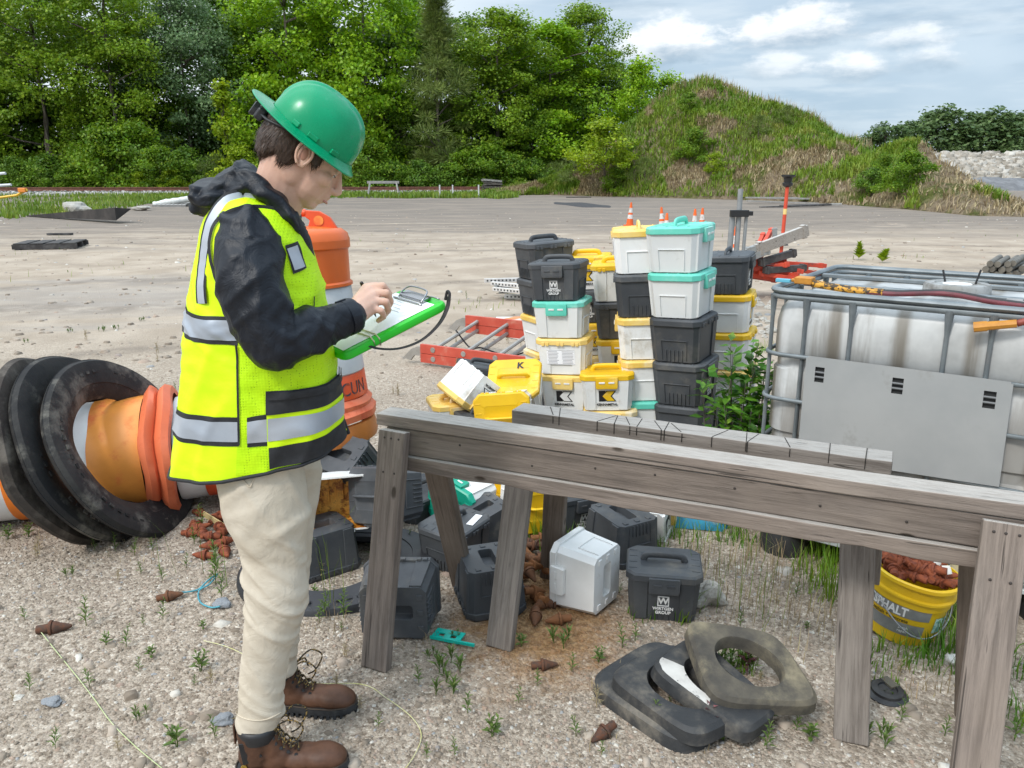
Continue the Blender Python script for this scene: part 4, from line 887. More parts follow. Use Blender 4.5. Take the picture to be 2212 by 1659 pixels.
# ---------------------------------------------------------------- intermediate bulk tank
GALV = M_plain('galvanised_steel', (.15, .17, .18), (.23, .255, .265), .5, 8, bump=.1, bscale=60, metal=.3, dirt=((.2, .19, .18), 6, .58, .8))
def tank():
    O = Vector((1.035, 3.22, 0)); ang = R(-36); x = Vector((math.cos(ang), math.sin(ang), 0)); y = Vector((-x.y, x.x, 0))
    t = empty('bulk_tank', O, (0, 0, ang), 'white plastic bulk tank in a grey steel cage at the right', 'tank'); LX, LY, ZT = 1.22, 1.02, 1.13
    def local(u, v, off=0.0):
        """photo point on the near side of the cage, in tank coordinates"""
        d = ray(u, v); n_ = -y; o_ = O + n_ * off; c = Vector((0, 0, CAMH)); k = (o_ - c).dot(n_) / d.dot(n_); p = c + d * k - O; return p.dot(x), p.z
    n = NT('milky_plastic'); px, py, pz = n.xyz(); st = n.noise(1, 6, .65, n.sc(n.P, (9, 9, .8))); bl = n.noise(2.2, 5, .6)
    c = n.mix(n.mr(bl, .3, .6), (.30, .303, .298), (.56, .565, .555)); c = n.mix(n.m('MULTIPLY', n.mr(n.m('ADD', st, n.mr(pz, .2, 1.1, .22, -.12, False)), .42, .62), .72), c, (.22, .20, .175))
    grv = n.m('ABSOLUTE', n.m('SUBTRACT', n.m('FRACT', n.m('MULTIPLY_ADD', px, 4.2, .40)), .5)); c = n.mix(n.m('MULTIPLY', n.m('MULTIPLY', n.mr(grv, .16, .04), n.mr(st, .25, .55)), .75), c, (.17, .145, .11))
    c = n.mix(n.m('MULTIPLY', n.mr(n.noise(3.2, 6, .7), .50, .66), n.mr(pz, 1.08, 1.11, 0, .65)), c, (.15, .125, .095))
    milk = n.pbr(c, .42, 0, None, .45, sss=0.0)
    def rr(w, d, z, r, bulge, nq=10):
        P = []
        for (cx, cy), a0 in (((w / 2 - r, -d / 2 + r), -90), ((w / 2 - r, d / 2 - r), 0), ((-w / 2 + r, d / 2 - r), 90), ((-w / 2 + r, -d / 2 + r), 180)):
            for i in range(nq + 1): a = R(a0 + 90 * i / nq); P.append((cx + r * math.cos(a), cy + r * math.sin(a), z))
        out = []                                           # extra points so the sides can carry flutes
        for i in range(len(P)):
            a, b = Vector(P[i]), Vector(P[(i + 1) % len(P)]); m_ = max(1, int((b - a).length / .03))
            for q in range(m_):
                p = a.lerp(b, q / m_)
                if abs(abs(p.y) - d / 2) < 1e-4: p.y -= math.copysign(bulge * (abs(math.sin((p.x + w / 2) / w * math.pi * 5)) ** .35 * -1 + 1), p.y)
                if abs(abs(p.x) - w / 2) < 1e-4: p.x -= math.copysign(bulge * (abs(math.sin((p.y + d / 2) / d * math.pi * 4)) ** .35 * -1 + 1), p.x)
                out.append((p.x + LX / 2, p.y + LY / 2, p.z))
        return out
    W_, D_ = 1.195, .995
    rings = []
    for z, ins, b in ((.17, .05, 0), (.20, .01, .01), (.30, 0, .022), (.50, 0, .024), (.51, .012, .024), (.55, .012, .024), (.56, 0, .024), (.82, 0, .024), (.83, .010, .024), (.87, .010, .024), (.88, 0, .024), (1.01, 0, .02), (1.065, .010, .008), (1.098, .032, 0), (1.115, .08, 0), (1.119, .16, 0), (1.121, .30, 0)):
        rings.append(rr(W_ - 2 * ins, D_ - 2 * ins, z, .10, b))
    mn = min(len(r_) for r_ in rings)
    if any(len(r_) != mn for r_ in rings):                  # equal counts along the height
        def resample(P, m_):
            P = [Vector(p) for p in P]; L = [0]
            for i in range(len(P)): L.append(L[-1] + (P[(i + 1) % len(P)] - P[i]).length)
            out = []
            for k in range(m_):
                s = L[-1] * k / m_; i = max(j for j in range(len(P)) if L[j] <= s + 1e-9); q = (s - L[i]) / max(1e-9, L[i + 1] - L[i]); out.append(P[i].lerp(P[(i + 1) % len(P)], q))
            return out
        rings = [resample(r_, 150) for r_ in rings]
    mb = MB(); mb.add(loft(rings)); mb.build('bottle', milk, t, smooth='auto', angle=50)
    lidm = M_plain('tank_lid', (.34, .345, .34), (.22, .21, .19), .6, 9, dirt=((.10, .085, .07), 8, .45, .7))
    lx, ly = .60, .51
    mb = MB(); mb.add(lathe([(.125, 0), (.125, .03), (.118, .04), (.085, .042), (.082, .036), (.02, .036)], 32)); cp = mb.build('screw_lid', lidm, t, smooth='auto', loc=(lx, ly, 1.12))
    mb = MB(); mb.add(lathe([(.055, .0365), (.052, .039)], 20)); mb.build('lid_disc', PL_W, cp)
    for dx, dz in ((-.05, .05), (.06, .06)):
        mb = MB(); mb.add(tube([(dx, .04, .035), (dx + (.012 if dx > 0 else -.015), .045, .035 + dz)], .004, 6)); mb.build('lid_lug', INK, cp)
    bar = lambda p, q, r=.011, nm='cage_tube', fl=1.0: MBt(nm, [p, q], r, t, fl)
    def MBt(nm, pts, r, par, fl=1.0): mb = MB(); mb.add(tube(pts, r, 8, flat=fl)); return mb.build(nm, GALV, par, smooth='auto', angle=45)
    def loop(z, r=.0095, ins=0.0, fl=1.0, nm='cage_rail'):
        P = []; q = .075
        for (cx, cy), a0 in (((LX - q - ins, q + ins), -90), ((LX - q - ins, LY - q - ins), 0), ((q + ins, LY - q - ins), 90), ((q + ins, q + ins), 180)):
            for i in range(6): a = R(a0 + 18 * i); P.append((cx + q * math.cos(a), cy + q * math.sin(a), z))
        P.append(P[0]); mb = MB(); mb.add(tube(P, r, 8, flat=fl, cap=False)); return mb.build(nm, GALV, t, smooth='auto', angle=45)
    loop(ZT + .012, .0135, 0, .9, 'top_rail'); loop(ZT - .012, .012, .004)
    for z in (.885, .70, .50, .32, .17): loop(z, .009, -.006)
    xs_ = [local(u, 700)[0] for u in (1738, 1838, 2048, 2146)]
    for px_ in xs_ + [LX - .20, LX - .06]: 
        for yy in (.006, LY - .006): MBt('cage_post', [(px_, yy, .17), (px_, yy, 1.03), (px_, yy, ZT - .01)], [.0095, .0095, .019], t, .9)
    for py_ in (.05, .22, .40, .62, .80, .95):
        for xx in (.006, LX - .006): MBt('cage_post', [(xx, py_, .17), (xx, py_, 1.03), (xx, py_, ZT - .01)], [.0095, .0095, .017], t, .9)
    for yy, zz in ((.70, 1.131), (.36, 1.130)):
        mb = MB(); mb.add(box(LX / 2, yy, zz, LX - .03, .035, .018)); mb.build('top_bar', GALV, t, bevel=.004)
    mb = MB(); mb.add(box(.93, .28, 1.136, .27, .06, .012)); hb = mb.build('top_bracket', M_plain('bracket_steel', (.30, .29, .28), (.2, .19, .18), .6, 9), t, bevel=.003)
    mb = MB(); mb.add(box(.93, .27, 1.1435, .16, .012, .003)); mb.build('bracket_slot', INK, hb)
    # pallet under the tank
    mb = MB(); mb.add(loft([[(p[0], p[1], z) for p in [(.05, 0), (LX - .05, 0), (LX, .05), (LX, LY - .05), (LX - .05, LY), (.05, LY), (0, LY - .05), (0, .05)]] for z in (.115, .135)])); mb.build('pallet_tray', M_plain('pale_steel', (.52, .55, .56), (.40, .42, .43), .45, 5, metal=.3, dirt=((.3, .28, .24), 7, .55, .75)), t, bevel=.004)
    for px_ in (.12, .61, 1.10):
        for py_ in (.10, .51, .92):
            mb = MB(); mb.add(lathe([(.095, 0), (.10, .02), (.095, .115)], 16)); mb.build('pallet_foot', M_plain('black_pallet_plastic', (.02, .02, .022), (.04, .04, .042), .6, 8) if px_ == .12 and py_ == .10 else bpy.data.materials['black_pallet_plastic'], t, smooth='auto', loc=(px_, py_, 0))
    # blank label plate hung on the cage
    (xa, za), (xb, zb), (xc, zc), (xd, zd) = [local(*q, .02) for q in ((1742, 768), (2190, 826), (2158, 1052), (1722, 985))]
    print('plate', (xa, za), (xb, zb), (xc, zc), (xd, zd))
    A, B_, C_, D2 = Vector((xa, -.02, za)), Vector((xb, -.02, zb)), Vector((xc, -.02, zc)), Vector((xd, -.02, zd))
    cm = M_plain('dull_sheet', (.36, .37, .37), (.43, .435, .43), .45, 2.2, metal=.3, bump=.03, bscale=200, dirt=((.28, .27, .25), 5, .6, .8))
    def bil(a, b): return A.lerp(B_, a).lerp(D2.lerp(C_, a), b)
    hole = [(.055, .105, .095, .24), (.455, .51, .10, .25), (.88, .935, .11, .27)]
    us = sorted({0, .012, .03, .97, .988, 1} | {q for h in hole for q in h[:2]}); vs = sorted({0, .02, .06, 1} | {q for h in hole for q in h[2:]})
    V, F = [], []; idx = {}
    for j, b in enumerate(vs):
        for i, a in enumerate(us):
            aa, bb = a, b
            if b == 0 and a in (0, 1): aa, bb = (.010 if a == 0 else .990), .018
            idx[i, j] = len(V); V.append(bil(aa, bb))
    nV = len(V); V += [p + Vector((0, .003, 0)) for p in V]
    for j in range(len(vs) - 1):
        for i in range(len(us) - 1):
            m_ = ((us[i] + us[i + 1]) / 2, (vs[j] + vs[j + 1]) / 2)
            if any(h[0] < m_[0] < h[1] and h[2] < m_[1] < h[3] for h in hole): continue
            q = (idx[i, j], idx[i + 1, j], idx[i + 1, j + 1], idx[i, j + 1]); F.append(q); F.append(tuple(k + nV for k in reversed(q)))
    mb = MB(); mb.add((V, F)); pl = mb.build('label_plate', cm, t)
    for h in hole:
        for q in (.36, .68):
            mb = MB(); z = h[2] + (h[3] - h[2]) * q; a, b = bil(h[0], z), bil(h[1], z); mb.add(tube([a + Vector((0, .004, 0)), b + Vector((0, .004, 0))], .0045, 6)); mb.build('slot_bar', bpy.data.materials.get('slot_bar_metal') or M_plain('slot_bar_metal', (.14, .145, .15), None, .6), pl)
        mb = MB(); P = [bil(h[0], h[2]), bil(h[1], h[2]), bil(h[1], h[3]), bil(h[0], h[3])]; mb.add((P + [p + Vector((0, .012, 0)) for p in P], [(4, 5, 6, 7), (0, 1, 5, 4), (1, 2, 6, 5), (2, 3, 7, 6), (3, 0, 4, 7)])); mb.build('slot_recess', M_plain('slot_shadow_metal', (.03, .03, .03), None, .8), pl)
    return t, O, x, y
TANK, TO, TX, TY = tank()
tk = lambda a, b, c: TO + TX * a + TY * b + Vector((0, 0, c))
HOSE_R = M_plain('maroon_hose', (.15, .022, .03), (.09, .018, .022), .5, 20); HOSE_K = M_plain('black_hose', (.02, .018, .018), None, .5)
CONN = M_plain('orange_connector', (.55, .24, .03), (.42, .17, .02), .55, 18)
h = empty('air_hose', tk(.5, .2, 1.12), (0, 0, 0), 'maroon and black hose with yellow connector lying along the tank top', 'hose')
hp = [tk(.10, .12, 1.165), tk(.25, .16, 1.145), tk(.42, .17, 1.14), tk(.60, .22, 1.15), tk(.78, .16, 1.14), tk(1.0, .10, 1.14), tk(1.3, .06, 1.15), tk(1.5, .10, 1.12)]
for nm, mt, dz, dy in (('hose_line', HOSE_R, 0, 0), ('hose_line', HOSE_K, .004, .030)):
    mb = MB(); mb.add(tube([p + TY * (dy * (1 - abs(i / 28 - 1))) - h.location + Vector((0, 0, dz)) for i, p in enumerate(smoothpath(hp, 8))], .0095, 8)); mb.build(nm, mt, h, smooth=True)
for dy in (0, .03):
    mb = MB(); mb.add(tube([p + TY * dy - h.location for p in smoothpath(hp[:3], 4)[1:8]], .0125, 8)); mb.build('spiral_sleeve', M_plain('spiral_sleeve', (.62, .30, .03), (.05, .03, .01), .6, 60, .45, .55), h, smooth=True)
mb = MB(); mb.add(box(0, 0, 0, .070, .060, .028)); mb.add(box(-.046, .015, -.005, .026, .02, .014)); mb.build('connector', CONN, h, bevel=.005, M=Matrix.Translation(tk(.095, .14, 1.172) - h.location) @ Matrix.Rotation(R(-36), 4, 'Z'))
mb = MB(); mb.add(box(-.075, -.015, 0, .06, .02, .015)); mb.build('blue_plug', M_plain('blue_plug', (.12, .42, .55), None, .5), h, bevel=.003, M=Matrix.Translation(tk(.085, .15, 1.165) - h.location) @ Matrix.Rotation(R(-36), 4, 'Z'))
h2 = empty('hose_end', tk(.83, -.02, 1.09), (0, 0, 0), 'orange hose fitting hanging over the near rail of the tank', 'hose')
a = tk(.735, -.03, 1.075); b = tk(.86, -.02, 1.10)
mb = MB(); mb.add(tube([a - h2.location, a.lerp(b, .3) - h2.location, a.lerp(b, .34) - h2.location, b - h2.location], [.018, .018, .0155, .014], 8)); mb.build('fitting', CONN, h2, smooth='auto')
mb = MB(); mb.add(tube([p - h2.location for p in smoothpath([b, tk(.95, -.01, 1.135), tk(1.08, .05, 1.165), tk(1.35, .10, 1.15)], 6)], .012, 8)); mb.build('hose_line', M_plain('red_hose', (.30, .06, .04), (.22, .05, .03), .5, 20), h2, smooth=True)
mb = MB(); mb.add(tube([tk(.97, .14, 1.14) , tk(1.13, .16, 1.40)], .0035, 6)); tag(mb.build('wire_rod', INK), 'thin black wire sticking up from the tank top', 'wire')

# ---------------------------------------------------------------- traffic drums
def drum_mat(name, c, scuff=(.75, .72, .68), amt=(.60, .72), rough=.4):
    return M_plain(name, c, tuple(q * .86 for q in c), rough, 5, dirt=(scuff, 7, amt[0], amt[1]), bump=.05)
ORG = drum_mat('orange_sheeting', (.72, .13, .014), (.60, .50, .45), (.66, .69), .35); ORR = drum_mat('red_orange_plastic', (.70, .085, .02), (.52, .16, .08), (.6, .8), .38)
ORL = drum_mat('light_orange_plastic', (.82, .30, .055), (.70, .16, .04), (.52, .70), .38); WHT = drum_mat('white_sheeting', (.74, .74, .74), (.46, .46, .46), (.62, .72), .35)
ORF = drum_mat('faded_orange_plastic', (.72, .17, .07), (.58, .10, .04), (.5, .7), .45); ORP = drum_mat('peeling_orange_sheeting', (.80, .20, .015), (.35, .26, .22), (.60, .63), .4)
GRW = drum_mat('grey_white_sheeting', (.50, .51, .52), (.36, .36, .36), (.58, .7), .4); ORB = drum_mat('brown_orange_plastic', (.52, .17, .035), (.35, .12, .04), (.5, .7), .4)
def ring_band(parent, name, prof, mat, n=48, crumple=0.0, seed=0.0):
    rings = []
    for r, z in prof:
        P = []
        for k in range(n):
            a = 2 * math.pi * k / n; q = 1 + crumple * mnoise.noise(Vector((math.cos(a) * 1.6, math.sin(a) * 1.6, z * 7 + seed))) + crumple * .4 * mnoise.noise(Vector((math.cos(a) * 5, math.sin(a) * 5, z * 20 + seed)))
            P.append((r * q * math.cos(a), r * q * math.sin(a), z + crumple * .35 * mnoise.noise(Vector((a * 1.2, seed, z * 3)))))
        rings.append(P)
    mb = MB(); mb.add(loft(rings, cap=False)); return mb.build(name, mat, parent, smooth='auto', angle=42)
def upright_drum():
    c = D(676, 900, 3.60); t = empty('traffic_drum', (c.x, c.y, .40), (R(-2), R(-2.2), R(0)), 'upright orange and white traffic drum behind the worker', 'traffic drum')
    rT, rB = .218, .275; H = .80
    rad = lambda z: rB + (rT - rB) * z / H
    ring_band(t, 'base', [(rad(0) + .02, 0), (rad(0) + .025, .03), (rad(0) + .012, .085), (rad(0) + .0, .09)], ORB, seed=3)
    ring_band(t, 'flange', [(rad(.09) + .005, .09), (rad(.09) + .032, .10), (rad(.1) + .036, .13), (rad(.1) + .016, .15), (rad(.15) + .022, .17), (rad(.2) + .004, .195)], ORF, crumple=.05, seed=5)
    for nm, z0, z1, mt in (('orange_band', .195, .31, ORR), ('white_band', .31, .455, GRW), ('orange_band', .455, .585, ORG), ('white_band', .585, .70, GRW)):
        ring_band(t, nm, [(rad(z0), z0), (rad(z0) + .005, z0 + .006), (rad(z1) + .004, z1 - .008), (rad(z1) - .002, z1)], mt, seed=z0)
    zt = .70; ring_band(t, 'orange_band', [(rad(zt) + .012, zt), (rad(zt) + .012, zt + .012), (rad(zt) + .002, zt + .02), (rad(zt) + .004, zt + .16), (rad(zt) + .014, zt + .168), (rad(zt) + .014, zt + .20)], ORG)
    zz = zt + .20; ring_band(t, 'cap', [(rad(zt) + .014, zz), (rad(zt) + .006, zz + .03), (rad(zt) - .02, zz + .05), (.12, zz + .062), (.03, zz + .066), (.001, zz + .066)], ORG)
    mb = MB(); P = smoothpath([(-.195, 0, zz + .03), (-.165, 0, zz + .085), (-.10, 0, zz + .115), (0, 0, zz + .125), (.06, 0, zz + .122)], 4)
    mb.add(tube(P, [.017] * len(P), 10, flat=1.1, up=Vector((0, 1, 0))))
    out = [(.055, zz + .135), (.12, zz + .128), (.165, zz + .10), (.195, zz + .05), (.205, zz + .01), (.06, zz + .05), (.075, zz + .09), (.055, zz + .105)]
    mb.add(prism(out, -.014, .014)); hd = mb.build('handle', ORR, t, bevel=.006)
    mb = MB(); mb.add(lathe([(.017, 0), (.022, .002), (.022, .004), (.016, .004)], 16)); mb.build('handle_eye', ORL, hd, M=basis((.115, -.0142, zz + .087), (1, 0, 0), (0, 0, 1), (0, -1, 0)))
    mb = MB(); mb.add(lathe([(.016, 0), (.001, .001)], 16)); mb.build('eye_hole', M_plain('eye_hole', (.05, .02, .01), None, .8), hd, M=basis((.115, -.0155, zz + .087), (1, 0, 0), (0, 0, 1), (0, -1, 0)))
    mb = MB(); mb.add(prism([(-.05, 0), (.05, 0), (.03, .045), (-.03, .045)], -.03, .03)); mb.build('cap_rib', ORG, t, bevel=.012, loc=(-.02, -.11, zz + .04))
    o = text_mesh('stencil_lettering', 'CUN', .085, M_plain('stencil_paint', (.045, .04, .05), (.28, .06, .03), .7, 30, .5, .62), t, xs=.92)
    wrap(o, lambda z: rad(.245 + z) + .0056, .245, R(-26)); return t
def wrap(o, rad, z0, a0):
    """bends flat lettering round an upright drum"""
    me = o.data
    for v in me.vertices:
        r = rad(v.co.y) + v.co.z; a = a0 + v.co.x / r; v.co = (r * math.cos(a), r * math.sin(a), z0 + v.co.y)
upright_drum()
def along(p, d): 
    z = Vector(d).normalized(); y = Vector((0, 0, 1)); y = (y - z * y.dot(z)).normalized(); x = y.cross(z); return basis(p, x, y, z)
AX = Vector((.965, .25, .02)).normalized()
def lying(name, label, p, L, parts, cat='traffic drum'):
    t = empty(name); t.matrix_basis = along(p, AX); tag(t, label, cat)
    for nm, prof, mt, cr in parts: ring_band(t, nm, prof, mt, crumple=cr, seed=p[0])
    return t
lp0 = Vector((-2.62, 3.50, .262))
lying('traffic_drum', 'fallen white and orange drum at the left edge with peeling sheeting', lp0, 1, [
    ('end_cap', [(.001, -.02), (.2, -.02), (.255, 0)], WHT, .01), ('white_band', [(.258, 0), (.262, .01), (.262, .30)], WHT, .012), ('orange_band', [(.2645, .30), (.2665, .306), (.266, .50)], ORP, .012), ('white_band', [(.262, .50), (.258, .85)], WHT, .01)])
lying('traffic_drum', 'fallen drum with light orange band and crumpled collar beside the worker', lp0 + AX * .33, 1, [
    ('orange_band', [(.262, .02), (.263, .08), (.260, .12)], ORR, .01), ('white_band', [(.255, .12), (.257, .13), (.252, .325), (.25, .33)], WHT, .02), ('orange_band', [(.262, .33), (.266, .335), (.274, .52), (.272, .55)], ORL, .03),
    ('collar', [(.272, .55), (.298, .560), (.316, .585), (.300, .610), (.276, .618), (.300, .632), (.318, .655), (.305, .685), (.27, .69)], ORF, .075), ('white_band', [(.252, .69), (.254, .70), (.245, .805), (.243, .81)], WHT, .02), ('orange_band', [(.250, .81), (.250, .815), (.238, 1.06), (.20, 1.08), (.001, 1.08)], ORR, .015)])
mb = MB(); pts = []
for a in np.linspace(-2.2, .8, 26): pts.append(lp0 + AX * (.575 + .03 * math.sin(a * 3) + .02 * math.sin(a * 9)) + (Vector((0, -1, 0)) * math.cos(a) + Vector((0, 0, 1)) * math.sin(a)) * .2645)
mb.add(tube(pts, .003, 5)); tag(mb.build('chain_mark', M_plain('black_scuff', (.12, .12, .12), None, .8)), 'dark scuffed line running round the white band of the fallen drum', 'cord')

# ---------------------------------------------------------------- tyre rings
RUB_M = M_plain('tyre_rubber', (.013, .013, .014), (.034, .032, .030), .72, 4, bump=.8, bscale=38, spec=.3, dirt=((.15, .14, .12), 5.5, .50, .70))
RUB_B = M_plain('brown_tyre_rubber', (.022, .018, .016), (.055, .044, .036), .75, 3, bump=.8, bscale=40, spec=.3, dirt=((.15, .13, .11), 4.5, .48, .70))
RUB_P = M_plain('clean_tyre_rubber', (.024, .025, .029), (.036, .038, .043), .5, 4, bump=.15, bscale=60, dirt=((.16, .15, .14), 4.0, .60, .82))
def tyre_ring(label, c, nrm, r0, r1, th, mat, cup=.06, warp=.02, squash=1.0, up=None):
    t = empty('tyre_ring'); z = Vector(nrm).normalized(); a, b = frame(z, Vector(up) if up else Vector((0, 0, 1))); t.matrix_basis = basis(c, a, b, z) ; tag(t, label, 'tyre ring', 'cut tyre rings used as drum weights')
    n = 72; rings = []
    prof = [(r0, 0), (r0 + .012, .016), (r0 + (r1 - r0) * .35, cup * .55 + .012), (r0 + (r1 - r0) * .36, cup * .55 + .016), (r0 + (r1 - r0) * .7, cup * .95 + .012), (r1 - .012, cup + .006), (r1, cup - .012), (r1 + .004, cup - th * .4), (r1 - .004, cup - th), (r1 - .03, cup - th + .004), (r0 + (r1 - r0) * .6, cup * .6 - .012), (r0 + .01, -.012)]
    for k in range(n):
        q = 2 * math.pi * k / n; w = warp * (mnoise.noise(Vector((math.cos(q) * 1.2, math.sin(q) * 1.2, c[0] * 5))) + .5 * math.sin(2 * q + c[0] * 9)); s = 1 + .015 * math.sin(2 * q + 1)
        rings.append([(r * s * math.cos(q), r * s * math.sin(q) * squash, zz + w) for r, zz in prof])
    rings.append(rings[0]); mb = MB(); mb.add(loft(rings, cap=False)); mb.build('sidewall', mat, t, smooth='auto', angle=30)
    mb = MB()                                             # moulded bead and lettering blocks on the sidewall
    for k in range(54):
        if k % 9 > 6: continue
        q = 2 * math.pi * k / 54; f = .62; r = r0 + (r1 - r0) * f; mb.add(box(0, 0, 0, .014, .022, .006), Matrix.Translation((r * math.cos(q), r * math.sin(q) * squash, cup * .88 + .010 + warp * .5 * math.sin(2 * q + c[0] * 9))) @ Matrix.Rotation(q, 4, 'Z'))
    tag(mb.build('raised_lettering', mat, t), kind='stuff'); return t
nrm = Vector((.84, -.06, .42))
tyre_ring('dark tyre ring leaning on the fallen drum, nearest its orange band', (-1.80, 3.50, .36), nrm, .265, .448, .032, RUB_M, .05, .022)
tyre_ring('scraped grey tyre ring in the middle of the three round the fallen drum', (-1.93, 3.47, .375), Vector((.82, -.04, .40)), .265, .458, .032, RUB_M, .05, .038)
tyre_ring('brown ragged tyre ring leftmost of the three round the fallen drum', (-2.03, 3.44, .38), Vector((.84, .0, .36)), .265, .455, .04, RUB_B, .05, .045)
c = G(715, 1262); tyre_ring('flat black tyre ring lying on the gravel behind the boots', (c.x + .02, c.y + .10, .045), (.02, -.05, 1), .235, .40, .085, RUB_P, .0, .02, .86)

# ---------------------------------------------------------------- rubber sign base pads
def pad(label, corners, z, mat, th=.05, hole=.30, paint=None, zs=None):
    Cn = [G(u, v, zz) for (u, v), zz in zip(corners, zs or [z] * 4)]
    o_ = sum(Cn, Vector()) / 4; t = empty('rubber_pad', o_, (0, 0, 0), label, 'rubber pad', 'rubber sign base pads piled on the gravel')
    def bil(a, b): return Cn[0].lerp(Cn[1], a).lerp(Cn[3].lerp(Cn[2], a), b) - o_
    n = 72; O, I, B = [], [], []
    for k in range(n):
        q = 2 * math.pi * k / n; c_, s_ = math.cos(q), math.sin(q); m_ = (abs(c_) ** 5.2 + abs(s_) ** 5.2) ** (-1 / 5.2)
        O.append((.5 + .5 * c_ * m_, .5 + .5 * s_ * m_)); I.append((.5 + hole * c_, .5 + hole * s_))
    up = (Cn[1] - Cn[0]).cross(Cn[3] - Cn[0]); up = up.normalized() * (1 if up.z > 0 else -1)
    shr = lambda P, k: [((a - .5) * k + .5, (b - .5) * k + .5) for a, b in P]
    R_ = [([bil(*p) - up * th for p in shr(I, 1.0)]), [bil(*p) - up * .012 for p in shr(I, 1.0)], [bil(*p) for p in shr(I, 1.05)], [bil(*p) for p in shr(O, .93)], [bil(*p) - up * .012 for p in O], [bil(*p) - up * th for p in shr(O, 1.02)]]
    R_.append(R_[0]); mb = MB(); mb.add(loft(R_, cap=False)); mb.build('pad_body', mat, t, smooth='auto', angle=30)
    if paint:
        mb = MB(); rr = []
        for k in range(paint[0], paint[1]):
            k %= n; a = shr(I, 1.06)[k]; b = shr(O, .955)[k]; w = .06 * mnoise.noise(Vector((k * .9, 2, 1))) + .05
            rr.append([bil(*a) + up * .0015, bil(a[0] + (b[0] - a[0]) * .5, a[1] + (b[1] - a[1]) * .5) + up * .002, bil(a[0] + (b[0] - a[0]) * (1 - w), a[1] + (b[1] - a[1]) * (1 - w)) + up * .0015])
        mb.add(loft(rr, closed=False)); mb.build('white_paint', M_plain('chipped_white_paint', (.62, .60, .56), (.42, .40, .37), .8, 9, dirt=((.10, .10, .10), 22, .60, .66)), t, smooth=True)
    return t
PAD_D = M_plain('black_pad_rubber', (.024, .026, .029), (.055, .054, .052), .62, 5, bump=.4, bscale=120, dirt=((.20, .175, .14), 5, .48, .74)); PAD_B = M_plain('dusty_pad_rubber', (.055, .05, .043), (.15, .13, .095), .85, 6, bump=.6, bscale=90, dirt=((.27, .23, .15), 5, .46, .72))
pad('lowest black rubber pad with a rounded corner out to the left', [(1262, 1462), (1418, 1368), (1640, 1500), (1482, 1612)], .05, PAD_D)
pad('second black rubber pad lying just over the lowest one', [(1305, 1450), (1455, 1376), (1640, 1520), (1500, 1592)], .095, PAD_D, zs=[.10, .10, .085, .085])
pad('black rubber pad with chipped white paint along one side', [(1398, 1432), (1500, 1362), (1690, 1528), (1612, 1588)], .12, PAD_D, paint=(33, 49), zs=[.15, .15, .09, .075])
pad('dusty brown rubber pad tilted on top of the pile', [(1474, 1330), (1680, 1362), (1788, 1524), (1540, 1512)], .16, PAD_B, zs=[.23, .20, .10, .135])

# ---------------------------------------------------------------- bucket of teeth
def bucket():
    c = Vector((1.405, 2.60, .0)); t = empty('bucket', c, (R(3), R(7), R(0)), 'yellow pail of rusty milling teeth under the right end of the sawhorses', 'bucket')
    YB = M_plain('yellow_pail', (.72, .48, .012), (.62, .38, .01), .38, 4, dirt=((.40, .28, .08), 6, .6, .8))
    prof = [(.001, .004), (.118, .004), (.122, .0), (.132, .16), (.134, .175), (.146, .178), (.146, .186), (.138, .19), (.141, .225), (.152, .228), (.152, .24), (.148, .244), (.142, .244), (.138, .20), (.136, .15)]
    ring_band(t, 'pail', prof, YB, crumple=.012, seed=2)
    r = lambda z: .122 + .0625 * z
    def wrapbox(nm, a0, a1, z0, z1, mt, off=.0022):
        P = []; m_ = 14
        for z in (z0, z1): P.append([((r(z) + off) * math.cos(a0 + (a1 - a0) * k / m_), (r(z) + off) * math.sin(a0 + (a1 - a0) * k / m_), z) for k in range(m_ + 1)])
        mb = MB(); mb.add(loft(P, closed=False)); return mb.build(nm, mt, t, smooth=True)
    GP = M_plain('grey_panel_print', (.17, .175, .17), (.24, .24, .23), .6, 20); F_ = R(-90)
    wrapbox('grey_panel', R(-175), R(-82), .108, .148, GP); o = text_mesh('lettering', 'ASPHALT', .046, INKW, t, bold=.0012, xs=.80); wrap(o, lambda z: r(.127 + z) + .0032, .127, R(-148))
    o = text_mesh('lettering', 'asphalt + concrete', .018, INK, t, xs=.95); wrap(o, lambda z: r(.096 + z) + .003, .096, R(-140))
    wrapbox('grey_panel', R(-172), R(-86), .040, .086, GP); o = text_mesh('lettering', 'patch\nrepair', .014, INKW, t); wrap(o, lambda z: r(.062 + z) + .0032, .062, R(-116))
    TL = M_plain('teal_print', (.20, .42, .33), (.50, .66, .58), .6, 40, .45, .55)
    for a in (-62, -40): wrapbox('picture_print', R(a - 9), R(a + 9), .062, .122, TL)
    mb = MB(); P = [(.139 * math.cos(R(a)), .139 * math.sin(R(a)) - .004, .05 + .10 * abs(math.cos(R(a))) ** 2) for a in range(-185, 6, 10)]; mb.add(tube(P, .0026, 6)); mb.build('bail_handle', M_plain('wire_steel', (.35, .36, .37), None, .4, metal=.6), t, smooth=True)
    return t, c
BUCK, BC = bucket()
for i in range(54):
    a = random.random() * 6.28; rr = .096 * math.sqrt(random.random()); q = Vector((rr * math.cos(a), rr * math.sin(a), .215 + .085 * (1 - (rr / .12) ** 2) * random.uniform(.3, 1))); q = Euler((R(3), R(7), 0)).to_matrix() @ q
    b = random.random() * 6.28; tooth('red', BC + q, (math.cos(b), math.sin(b), random.gauss(0, .35)), 'red rusty milling tooth heaped in the yellow pail', 'milling teeth in the yellow pail', 1.1)
PLAS = M_plain('torn_plastic', (.62, .60, .56), (.5, .46, .4), .5, 30)
